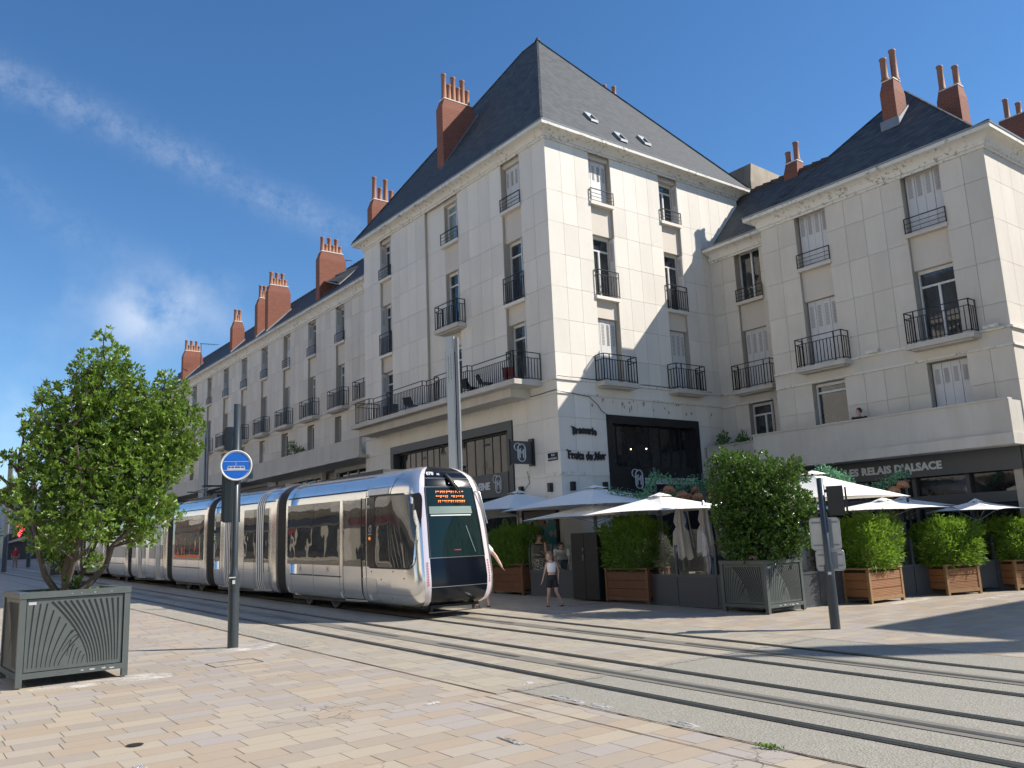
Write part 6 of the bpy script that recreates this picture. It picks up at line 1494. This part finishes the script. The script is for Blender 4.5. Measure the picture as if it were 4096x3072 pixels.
# ---------------------------------------------------------------- garlands and wicker lamps
def garland(paths,poles,label,seed,dens=420):
    t_=thing('garland',label,'garland',(poles[0][0],poles[0][1],gz(poles[0][1])));rn=np.random.default_rng(seed);P=[]
    for x,y,zt in poles: m=MB();m.lathe((x,y,gz(y)),[(.035,0),(.035,zt-gz(y)),(0,zt-gz(y)+.01)],8);m.build('pole',M['postgrey'],t_)
    m=MB()
    for pa in paths:
        pts=[Vector(p) for p in pa];m.tube(pts,.012,5)
        for a,b_ in zip(pts,pts[1:]):
            n=int((b_-a).length*dens);t=rn.uniform(0,1,(n,1));P.append(np.array(a)*(1-t)+np.array(b_)*t+rn.normal(size=(n,3))*np.array([.06,.06,.075])-np.array([0,0,.02]))
    m.build('cord',M['bark'],t_);P=np.concatenate(P);V,F=leaves(P,rn.normal(size=P.shape)+[0,0,-.3],rn.uniform(.05,.09,len(P)),rn.uniform(.03,.05,len(P)),.15,rn);npmesh('foliage',V,F,M['garland'],t_)
garland([[(16.9,16.6,2.75),(17.23,16.7,3.05),(17.74,16.9,3.52),(18.2,17.14,3.76),(18.55,17.06,3.65),(18.93,16.93,3.57),(19.32,16.79,3.56),(19.86,16.77,3.56),(20.05,16.56,3.47),(20.18,16.39,3.35)],[(19.86,16.77,3.5),(20.3,16.0,3.45),(20.9,15.3,3.5),(21.0,14.2,3.5)]],[(18.2,17.14,3.98),(19.87,16.76,3.8)],'green leafy garland strung between two poles in front of the large dark window',1,260)
garland([[(17.3,18.2,3.4),(17.58,17.9,3.28),(17.88,17.6,3.2),(18.9,17.85,3.19),(19.58,17.85,3.26),(20.17,17.95,3.43),(20.47,17.61,3.4),(20.81,17.2,3.33)],[(19.6,17.8,3.2),(19.9,17.4,2.9),(20.2,17.0,3.2)]],[(20.6,18.2,3.6)],'darker green garland hanging behind the wicker lamps',2,300)
garland([[(20.0,13.2,3.3),(20.19,12.98,3.62),(20.5,12.9,3.55),(21.04,12.9,3.4),(21.3,12.8,3.2)],[(21.6,12.9,3.0),(22.08,12.76,3.08),(22.21,12.52,3.14),(22.34,12.3,3.24),(22.46,12.07,3.38),(22.55,11.91,3.46)]],[(20.19,12.98,3.68),(22.53,11.94,3.52)],'bright green garland rising in front of the restaurant sign',3)
lamps=[(18.68,17.07,3.45,.17,'high wicker lampshade on the left beside the garland pole'),(18.92,16.79,3.27,.19,'largest wicker lampshade in front of the dark window'),(19.57,17.12,3.22,.15,'wicker lampshade tucked behind the largest one'),(19.37,16.58,3.2,.17,'wicker lampshade hanging lower right of the largest one'),(17.81,16.97,3.2,.16,'wicker lampshade left of the first garland pole'),(20.01,16.5,3.27,.18,'wicker lampshade beside the dense shrub'),(20.47,17.6,3.47,.15,'small high wicker lampshade below the green garland'),(19.39,17.32,3.1,.17,'low wicker lampshade just above the white parasol'),(19.72,17.4,3.05,.16,'lowest wicker lampshade just above the white parasol'),(17.08,16.86,2.55,.17,'wicker lampshade hanging beneath the small parasol'),(22.49,12.01,3.22,.16,'wicker lampshade under the restaurant sign, highest of three'),(22.38,12.21,3.08,.16,'wicker lampshade under the restaurant sign, middle of three'),(22.3,12.37,2.96,.15,'wicker lampshade under the restaurant sign, lowest of three')]
lp=None
for i,(x,y,z,r_,lb) in enumerate(lamps):
    if lp is None:
        lp=thing('wicker_lamp',lb,'lamp',(x,y,z),0,'wicker lampshades hung along the garlands')
        m=MB();r=random.Random(1);m.lathe((x,y,z),[(.03,.0),(.10,-.015),(.145,-.06),(.165,-.12)],18)
        for k in range(90): a=r.uniform(0,2*PI);h0=-.10;m.bar((x+.158*math.cos(a),y+.158*math.sin(a),z+h0),(x+r.uniform(.15,.19)*math.cos(a+.1),y+r.uniform(.15,.19)*math.sin(a+.1),z-.17-r.uniform(0,.06)),.010)
        for k in range(60):
            a=r.uniform(0,2*PI);e=r.uniform(.1,1.3);p=(x+.16*math.sin(e)*math.cos(a),y+.16*math.sin(e)*math.sin(a),z-.14+.14*math.cos(e));q=(x+.17*math.sin(e+.2)*math.cos(a+.3),y+.17*math.sin(e+.2)*math.sin(a+.3),z-.13+.14*math.cos(e+.2));m.bar(p,q,.009)
        m.build('shade',M['wicker'],lp);m=MB();m.bar((x,y,z),(x,y,z+.15),.01);m.build('cord',M['iron'],lp);m=MB();m.lathe((x,y,z-.12),[(0,-.03),(.03,0),(0,.03)],8);m.build('bulb',M['frame'],lp)
    else:
        c=copy_tree(lp);c.location=(x,y,z);s=r_/.17;c.scale=(s,s,s);c['label']=lb;c.rotation_euler=(0,0,i*.7)
# ---------------------------------------------------------------- terrace furniture
def table(x,y,label,s=.7):
    b=gz(y);t_=thing('bistro_table',label,'table',(x,y,b),0,'terrace tables');m=MB();m.box(x-s/2,x+s/2,y-s/2,y+s/2,b+.72,b+.75);m.build('tabletop',M['aps'],t_);m=MB();m.lathe((x,y,b),[(.22,0),(.22,.03),(.035,.05),(.035,.72)],12);m.build('pedestal',M['iron'],t_);return t_
def chair(x,y,rz,label,mm):
    b=gz(y);t_=thing('terrace_chair',label,'chair',(x,y,b),0,'terrace chairs');f=rot_map(x,y,rz)
    m=MB();m.box(-.24,.24,-.24,.24,b+.42,b+.46);m.map(f);m.build('seat',mm,t_)
    m=MB();P=[[f(-.25+.5*j/6,.24+.06*(z-.46)+.03*math.sin(PI*j/6),b+z) for j in range(7)] for z in(.46,.62,.78,.84)];m.grid(P);P=[[(p[0]+.0,p[1],p[2]) for p in row] for row in P];m.build('backrest',mm,t_)
    for sx in(-1,1):
        for sy in(-1,1): m=MB();m.bar(f(sx*.2,sy*.2,b+.42),f(sx*.23,sy*.24,b),.03);m.build('leg',M['postgrey'],t_)
        m=MB();m.bar(f(sx*.25,-.2,b+.64),f(sx*.25,.24,b+.66),.03);m.bar(f(sx*.25,-.2,b+.64),f(sx*.25,-.2,b+.44),.025);m.build('armrest',M['alu'],t_)
for i,(x,y,lb) in enumerate(((17.6,13.6,'pale square table behind the glass left of the metal planter'),(17.4,15.6,'pale square table behind the glass under the white parasol'),(17.8,19.3,'table behind the screen left of the black cabinet'),(19.2,13.3,'table behind the glass right of the metal planter'),(22.2,12.9,'table behind the middle glass screen'),(24.0,11.9,'table behind the glass at the far right'))): table(x,y,lb)
for i,(x,y,rz,lb) in enumerate(((16.85,15.1,1.9,'dark chair behind the glass right of the bushy bamboo'),(16.8,14.2,1.2,'dark chair with its back to the glass beside the folded parasols'),(17.1,13.1,2.6,'chair behind the glass nearest the metal planter'),(18.2,14.2,-1.2,'chair on the far side of the pale table behind the folded parasols'),(17.9,15.9,-1.4,'chair on the far side of the table under the white parasol'),(18.0,19.9,-.6,'chair beside the table behind the low dark screen'),(19.7,12.9,1.0,'chair behind the glass right of the traffic light pole'),(21.7,12.5,2.0,'chair behind the glass left of the middle sunlit bamboo'),(23.3,11.9,.6,'chair behind the glass right of the middle sunlit bamboo'))): chair(x,y,rz,lb,M['panelgrey'])
t_=thing('menu_board','pale menu sheet on a stand behind the glass between the two sunlit bamboos','sign',(22.7,12.3,.2));m=MB();m.box(22.55,22.9,12.28,12.3,1.35,2.1);m.build('sheet',plain('menu_paper',(.4,.4,.42),.6),t_);m=MB();m.bar((22.72,12.32,.2),(22.72,12.32,1.4),.04);m.build('stand',M['iron'],t_)
# mural board on the street wall
t_=thing('mural_board','turquoise and brown painted board on the wall between parasols and bamboo','board',(18.15,22.4,1.2))
t=NT('generic_harbour_daubs');p=t.pos();x=t.xyz(p);v=t.n('ShaderNodeTexVoronoi');v.inputs['Scale'].default_value=6;t.l(p,v.inputs['Vector']);c=t.ramp(t.xyz(v.outputs['Color'])[0],[(0,(.05,.20,.20)),(.45,(.06,.26,.26)),(.62,(.25,.13,.09)),(.75,(.02,.02,.03)),(.9,(.35,.30,.25))],'CONSTANT');c=t.mix(t.math('GREATER_THAN',x[2],2.75),c,(.16,.15,.13));t.col(c);t.set(Roughness=.5);m=MB();m.box(18.11,18.14,21.6,23.35,.9,3.0);m.build('painted_panel',t.m,t_)
m=MB()
for a in ((18.08,18.17,21.52,21.6,.8,3.1),(18.08,18.17,23.35,23.43,.8,3.1),(18.08,18.17,21.6,23.35,3.0,3.1)): m.box(*a)
m.build('frame',M['black'],t_)
# ================================================================ people
SKIN=plain('skin',(.50,.30,.22),.5,0,.06,20,Subsurface_Weight=.05)
HAIRB=plain('light_brown_hair',(.22,.14,.075),.6,0,.3,60);HAIRD=plain('dark_hair',(.03,.02,.015),.5,0,.3,60)
CL={k:plain(k,c,.8,0,.08,12,.002,60) for k,c in dict(white_cotton=(.78,.78,.78),black_cotton=(.018,.018,.02),blue_denim=(.06,.09,.16),rust_cotton=(.50,.16,.09),red_cotton=(.5,.03,.04),grey_cotton=(.25,.25,.26),sandal_leather=(.02,.018,.018),tan_cotton=(.35,.26,.18)).items()}
t=NT('speckled_skirt_fabric');p=t.pos();v=t.n('ShaderNodeTexVoronoi');v.inputs['Scale'].default_value=38;t.l(p,v.inputs['Vector']);t.col(t.mix(t.math('GREATER_THAN',t.xyz(v.outputs['Color'])[0],.55),(.02,.02,.022),(.5,.5,.48)));t.set(Roughness=.85);CL['speckle']=t.m
def ball(m,c,r,sx=1,sy=1,sz=1,n=12,k=8):
    m.lathe((0,0,0),[(max(1e-5,math.sin(PI*i/k)),-math.cos(PI*i/k)) for i in range(k+1)],n) if False else None
    vs=[];fs=[]
    for i in range(1,k):
        for j in range(n): a=2*PI*j/n;q=PI*i/k;vs.append((c[0]+r*sx*math.sin(q)*math.cos(a),c[1]+r*sy*math.sin(q)*math.sin(a),c[2]-r*sz*math.cos(q)))
    vs.append((c[0],c[1],c[2]-r*sz));vs.append((c[0],c[1],c[2]+r*sz));b=(k-1)*n
    for i in range(k-2):
        for j in range(n): j2=(j+1)%n;fs.append((i*n+j,i*n+j2,(i+1)*n+j2,(i+1)*n+j))
    for j in range(n): j2=(j+1)%n;fs.append((b,j2,j));fs.append((b+1,(k-2)*n+j,(k-2)*n+j2))
    m.add(vs,fs,0,True)
def bone(m,a,b,ra,rb,flat=1):
    m.tube([a,b],[ra,rb],12);ball(m,a,ra);ball(m,b,rb)
def ringbody(m,rings,n=20):
    """rings: (x,y,z,rx,ry) stacked; closed ends"""
    P=[]
    for x,y,z,rx,ry in rings: P.append([(x+rx*math.cos(2*PI*j/n),y+ry*math.sin(2*PI*j/n),z) for j in range(n)])
    vs=[q for r in P for q in r];fs=[]
    for i in range(len(P)-1):
        for j in range(n): j2=(j+1)%n;fs.append((i*n+j,i*n+j2,(i+1)*n+j2,(i+1)*n+j))
    fs.append(tuple(reversed(range(n))));fs.append(tuple(range((len(P)-1)*n,len(P)*n)));m.add(vs,fs,0,True)
def remesh(o,vox):
    md=o.modifiers.new('remesh','REMESH');md.mode='VOXEL';md.voxel_size=vox;md.use_smooth_shade=True
    sm=o.modifiers.new('smooth','SMOOTH');sm.factor=.5;sm.iterations=3;return o
def hand(m,w,d,s,side,curl=.5):
    """palm, four bent fingers of unequal length and a side thumb; w wrist, d direction of the forearm"""
    d=Vector(d).normalized();w=Vector(w);sd=d.cross(Vector((0,1,0))).normalized() if abs(d.y)<.9 else Vector((1,0,0));nn=Vector((0,-1,0)) if abs(d.y)<.9 else Vector((0,0,-1))
    fr=nn # palm width runs front to back
    pc=w+d*.045*s
    bone(m,w,w+d*.03*s,.021*s,.020*s)
    for q in(-1.2,-.4,.4,1.2): bone(m,w+d*.02*s+fr*.010*q*s,w+d*.08*s+fr*.017*q*s,.013*s,.011*s)
    for i,(q,l) in enumerate(((-1.5,.062),(-.5,.072),(.5,.068),(1.5,.052))):
        a=w+d*.082*s+fr*.0165*q*s;b=a+(d+sd*side*-.25*curl).normalized()*l*.5*s;c=b+(d+sd*side*-1.1*curl).normalized()*l*.5*s;bone(m,a,b,.0095*s,.0088*s);bone(m,b,c,.0088*s,.0075*s)
    a=w+d*.03*s+fr*-.022*s;b=a+(d*.6-fr*.0+fr*-.6).normalized()*.035*s if False else a+(d*.7+fr*-.6).normalized()*.036*s;c=b+(d+fr*-.1+sd*side*-.4).normalized()*.028*s;bone(m,a,b,.012*s,.0105*s);bone(m,b,c,.0105*s,.0085*s)
def figure(loc,az,J,label,s=1,skin=SKIN,hair=HAIRB,vox=.011,cat='person',group=None,top=None,bottom=None,shoes='sandal_leather',face=(0,-1),hairlen=0,bald=False):
    """J: joints in the figure's upright frame (x right in view, y away, z up)"""
    t_=thing('person',label,cat,loc,-az,group);WO[t_]=(Vector(loc),0)
    off=Vector(loc)
    def bld(m,name,mat,par=None):
        o=MB.build(m,name,mat,None);o.parent=par or t_;return o
    g=lambda k:Vector(J[k])
    m=MB();hd=g('head');ch=g('chest');pe=g('pelvis');nk=g('neck')
    hr=J.get('hr',.1)*s
    # head: skull, jaw, nose, ears
    fx,fy=face;fv=Vector((fx,fy,0)).normalized();sv=Vector((-fv.y,fv.x,0))
    ball(m,hd+Vector((0,0,.012*s))-fv*.008*s,hr,.80,.86,1.0);ball(m,hd+fv*hr*.25-Vector((0,0,hr*.45)),hr*.62,.86,.86,.9)
    ball(m,hd+fv*hr*.86-Vector((0,0,hr*.18)),hr*.15,.8,.8,1.4);ball(m,hd+fv*hr*.78-Vector((0,0,hr*.60)),hr*.13,1.2,1.2,.6)
    for q in(-1,1): ball(m,hd+sv*q*hr*.82-Vector((0,0,hr*.12))-fv*hr*.05,hr*.17,.6,.9,1.4)
    bone(m,hd-Vector((0,0,hr*.5)),nk,hr*.46,hr*.50)
    shl,shr=g('shL'),g('shR');sw=(shr-shl).length
    up=(nk-pe).normalized()
    cs=[]
    for tt,rx,ry in ((0,.44,.33),(.12,.47,.34),(.35,.37,.29),(.62,.43,.32),(.80,.47,.31),(.92,.40,.24),(1,.18,.16)):
        p=pe.lerp(nk,tt);cs.append((p.x,p.y,p.z,sw*rx,sw*ry))
    ringbody(m,cs)
    ar=J.get('ar',.036)*s;lr=J.get('lr',.06)*s
    for S in 'LR':
        sh,el,ha=g('sh'+S),g('el'+S),g('ha'+S);bone(m,sh,el,ar*1.15,ar*.85);bone(m,el,ha,ar*.85,ar*.58);hand(m,ha,ha-el,s,1 if S=='L' else -1,.5)
        hp,kn,an=g('hp'+S),g('kn'+S),g('an'+S);bone(m,hp,kn,lr*1.12,lr*.72);calf=kn.lerp(an,.32)+Vector((0,.012*s,0));bone(m,kn,calf,lr*.72,lr*.70);bone(m,calf,an,lr*.70,lr*.40)
        ft=g('ft'+S);bone(m,an,ft.lerp(an,.5)-Vector((0,0,.02*s)),lr*.42,lr*.38);bone(m,an-Vector((0,0,.035*s)),ft,lr*.42,lr*.26)
    b=remesh(bld(m,'body',skin),vox)
    # eyes and mouth
    m=MB()
    for q in(-1,1): ball(m,hd+fv*hr*.76+sv*q*hr*.32-Vector((0,0,-.02*hr)),hr*.085,1,1,.7,8,6)
    bld(m,'eyes',M['letter_dark'])
    if not bald:
        m=MB();ball(m,hd+Vector((0,0,hr*.16))-fv*hr*.12,hr*1.05,.84,.90,.98);o=bld(m,'hair',hair)
        # cut the face side away
        me=o.data;me.vertices.foreach_get
        for v in me.vertices:
            r=v.co-hd
            if r.dot(fv)>hr*.40 and r.z<hr*.55: v.co-=fv*(r.dot(fv)-hr*.40)
            if r.z<-hr*.45: v.co.z=hd.z-hr*.45
        if hairlen:
            m=MB();a=hd-fv*hr*.85+Vector((0,0,hr*.2));m.tube([a,a-fv*hr*.5-Vector((0,0,hr*.4)),a-fv*hr*.45-Vector((0,0,hr*.4+hairlen))],[hr*.25,hr*.22,hr*.06],8);bld(m,'ponytail',hair,t_)
    if top:
        cl,t0,t1,sleeve=top;m=MB();cs=[]
        for k in range(7):
            tt=t0+(t1-t0)*k/6;p=pe.lerp(nk,tt);import bisect
            tab=((0,.44,.33),(.12,.47,.34),(.35,.37,.29),(.62,.43,.32),(.80,.47,.31),(.92,.40,.24),(1,.18,.16))
            for (a,ax,ay),(b_,bx,by) in zip(tab,tab[1:]):
                if a<=tt<=b_: q=(tt-a)/(b_-a);rx=ax+(bx-ax)*q;ry=ay+(by-ay)*q
            cs.append((p.x,p.y,p.z,sw*rx+.014*s,sw*ry+.014*s))
        ringbody(m,cs)
        for S in 'LR':
            sh,el=g('sh'+S),g('el'+S)
            if sleeve>0: bone(m,sh,sh.lerp(el,sleeve),ar*1.15+.016*s,ar*1.05+.02*s)
            else: bone(m,sh.lerp(nk,.35),sh.lerp(nk,.22)-Vector((0,0,.06*s)),ar*.9,ar*.9)
        remesh(bld(m,'top',CL[cl]),vox*.9)
    if bottom:
        cl,kind,ln=bottom;m=MB();p0=pe;w=sw*.47+.014*s
        if kind=='skirt': ringbody(m,[(pe.x,pe.y,pe.z-ln,w*1.25,w*1.0),(pe.x,pe.y,pe.z-ln*.4,w*1.12,w*.85),(pe.x,pe.y,pe.z+.02,w,w*.75),(pe.x,pe.y,pe.z+.12*s,w*.88,w*.66)])
        else:
            ringbody(m,[(pe.x,pe.y,pe.z-.03*s,w,w*.75),(pe.x,pe.y,pe.z+.04*s,w,w*.75),(pe.x,pe.y,pe.z+.11*s,w*.9,w*.68)])
            for S in 'LR':
                hp,kn,an=g('hp'+S),g('kn'+S),g('an'+S)
                if kind=='shorts': bone(m,hp,hp.lerp(kn,ln),lr*1.18+.012*s,lr*1.02+.018*s)
                else: bone(m,hp,kn,lr*1.15+.012*s,lr*.8+.012*s);bone(m,kn,an,lr*.8+.012*s,lr*.55+.014*s)
        remesh(bld(m,'bottom',CL[cl]),vox*.9)
    m=MB()
    for S in 'LR':
        an,ft=g('an'+S),g('ft'+S);d=(ft-an);d.z=0;d=d.normalized() if d.length>.01 else Vector((0,-1,0));c_=Vector((an.x,an.y,0))+d*.045*s;q=Vector((-d.y,d.x,0))
        P=[c_-d*.075*s-q*.028*s,c_-d*.075*s+q*.028*s,c_+d*.10*s+q*.034*s,c_+d*.10*s-q*.034*s];m.add([(p.x,p.y,z) for z in(.002,.025*s) for p in P],[(3,2,1,0),(4,5,6,7),(0,1,5,4),(1,2,6,5),(2,3,7,6),(3,0,4,7)])
        for e in (-.03,.045,.075): a=c_+d*e*s;m.tube([(a.x-q.x*.03*s,a.y-q.y*.03*s,.02*s),(a.x,a.y,.055*s-abs(e)*.2),(a.x+q.x*.03*s,a.y+q.y*.03*s,.02*s)],.008*s,6)
        m.tube([(an.x+.03*s*math.cos(a),an.y+.03*s*math.sin(a),an.z) for a in [i*PI/4 for i in range(9)]],.007*s,5)
    bld(m,'shoes',CL[shoes])
    return t_
gx,gy=14.36,17.45
girl=figure((gx,gy,gz(gy)),math.atan2(gx,gy),dict(head=(-.035,0,1.285),hr=.112,neck=(.005,.01,1.145),chest=(.01,0,1.0),pelvis=(.015,0,.70),shL=(-.105,0,1.105),shR=(.135,0,1.105),elL=(-.17,.0,.885),haL=(-.228,-.03,.70),elR=(.195,.03,.90),haR=(.178,0,.715),hpL=(-.055,0,.66),hpR=(.085,0,.66),knL=(-.085,-.05,.355),knR=(.115,-.03,.375),anL=(-.134,.03,.07),anR=(.25,.05,.075),ftL=(-.11,-.11,.025),ftR=(.20,-.09,.025),ar=.029,lr=.062),
 'girl in white crop top and black shorts walking past the black cabinet',1.0,top=('white_cotton',.40,.93,0),bottom=('black_cotton','shorts',.42),face=(-.8,-.6),hairlen=.10,vox=.009)
def stand(sc_=1,lean=0,armsL=None,armsR=None,bow=0):
    J=dict(head=(lean*1.0-bow*.0,-bow*.55,1.66-bow*.45),hr=.115,neck=(lean*.9,-bow*.42,1.50-bow*.32),chest=(lean*.7,-bow*.3,1.3-bow*.2),pelvis=(0,0,.93),shL=(-.19+lean*.85,-bow*.38,1.43-bow*.30),shR=(.19+lean*.85,-bow*.38,1.43-bow*.30),elL=armsL[0] if armsL else (-.25,.02,1.12),haL=armsL[1] if armsL else (-.27,-.06,.86),elR=armsR[0] if armsR else (.25,.02,1.12),haR=armsR[1] if armsR else (.28,-.06,.86),hpL=(-.09,0,.88),hpR=(.09,0,.88),knL=(-.10,-.03,.48),knR=(.11,.0,.48),anL=(-.11,.02,.09),anR=(.13,.04,.09),ftL=(-.12,-.14,.03),ftR=(.14,-.12,.03),ar=.044,lr=.078)
    for k,v in J.items():
        if isinstance(v,tuple): J[k]=tuple(a*sc_ for a in v)
        else: J[k]=v*sc_
    return J
def adult(x,y,label,sc_=1,dz=0,**k):
    J=stand(sc_,k.pop('lean',0),k.pop('armsL',None),k.pop('armsR',None),k.pop('bow',0));return figure((x,y,gz(y)+dz),math.atan2(x,y),J,label,sc_,vox=.014,**k)
adult(13.22,19.0,'man in white T-shirt half hidden behind the right side of the tram nose',1.14,top=('white_cotton',.02,.95,.5),bottom=('grey_cotton','shorts',.9),face=(-1,.1),hair=HAIRD,lean=-.1,armsR=((.34,.0,1.15),(.47,-.1,.92)))
adult(16.75,20.9,'woman in black top with patterned skirt standing behind the screen, holding something',1.0,.1,top=('black_cotton',.1,.9,0),bottom=('speckle','skirt',.55),face=(1,-.3),hair=HAIRD,armsR=((.22,-.06,1.12),(.10,-.22,1.18)),armsL=((-.26,-.02,1.12),(-.02,-.24,1.10)))
adult(17.0,20.1,'man in white T-shirt and jeans bending forward behind the low dark screen',1.0,.1,top=('white_cotton',.05,.95,.45),bottom=('blue_denim','long',1),face=(.3,-1),hair=HAIRD,bow=.7,armsR=((.24,-.40,.95),(.16,-.45,.74)),armsL=((-.2,-.40,.98),(-.08,-.48,.76)))
adult(24.1,11.95,'bald man in white T-shirt at the terrace behind the middle sunlit bamboo',1.0,.05,top=('white_cotton',.02,.95,.5),bottom=('grey_cotton','long',1),face=(-1,-.2),bald=True)
adult(25.0,11.55,'person in dark clothes on the terrace right of the bald man',1.0,.05,top=('black_cotton',.02,.95,.9),bottom=('black_cotton','long',1),face=(-.5,-1),hair=HAIRD)
pb=adult(24.85,14.4,'person with dark hair looking over the concrete parapet above the restaurant sign',.95,3.80,top=('black_cotton',.02,.95,.9),bottom=('black_cotton','long',1),face=(-1,-.4),hair=HAIRD)
for i,(x,y,lb,tp_,bt,h) in enumerate(((9.9,83,'pedestrian in red top walking far up the street','red_cotton',('tan_cotton','long',1),HAIRD),(8.3,92,'pedestrian in grey far up the street near the left mast','grey_cotton',('black_cotton','long',1),HAIRD),(8.9,93,'pedestrian in tan skirt far up the street beside the one in grey','black_cotton',('tan_cotton','skirt',.6),HAIRB),(9.4,95,'pedestrian in dark clothes far up the street under the awning','black_cotton',('blue_denim','long',1),HAIRD))):
    adult(x,y,lb,1,top=(tp_,.02,.95,.5),bottom=bt,face=(.3,-1),hair=h,group='people far up the street')
# things far up the street
t_=thing('signal_post','short dark post with round lamp beside the rails far up the street','post',(12.9,58,gz(58)));m=MB();m.lathe((12.9,58,gz(58)),[(.07,0),(.07,3.2),(0,3.2)],8);m.build('post',M['poledark'],t_);m=MB();m.box(12.75,13.05,57.9,58.1,gz(58)+2.6,gz(58)+3.2);m.build('signal_box',M['black'],t_)
def far_shrub(x,y,h,r_,label,seed):
    t_=thing('street_tree',label,'tree',(x,y,gz(y)));b=gz(y);m=MB();m.box(x-.7,x+.7,y-.7,y+.7,b,b+1.0);m.build('planter_box',M['panelgrey'],t_);m=MB();m.tube([(x,y,b+.9),(x,y,b+h*.6)],[.08,.03],6);m.build('trunk',M['bark'],t_)
    rn=np.random.default_rng(seed);n=1500;d=rn.normal(size=(n,3));d/=np.linalg.norm(d,axis=1)[:,None];P=np.array([x,y,b+h*.6])+d*np.array([r_,r_,h*.42])*rn.uniform(.4,1,(n,1));V,F=leaves(P,d+[0,0,.4],.3,.13,.2,rn);npmesh('crown',V,F,M['leaf2'],t_)
far_shrub(6.6,80,4.8,1.7,'small round tree in a dark box at the far left end of the street',1);far_shrub(10.0,62,3.0,1.1,'low bush in a pale box far up the street behind the left shrub',2)
t_=thing('advert_column','dark red advertising stand on the pavement far up the street','sign',(7.6,84,gz(84)));m=MB();m.box(7.2,8.1,84,84.2,gz(84)+1.1,gz(84)+2.7);m.build('poster',CL['red_cotton'],t_);m=MB();m.box(7.2,8.1,84,84.2,gz(84),gz(84)+1.1);m.build('stand',M['panelgrey'],t_)
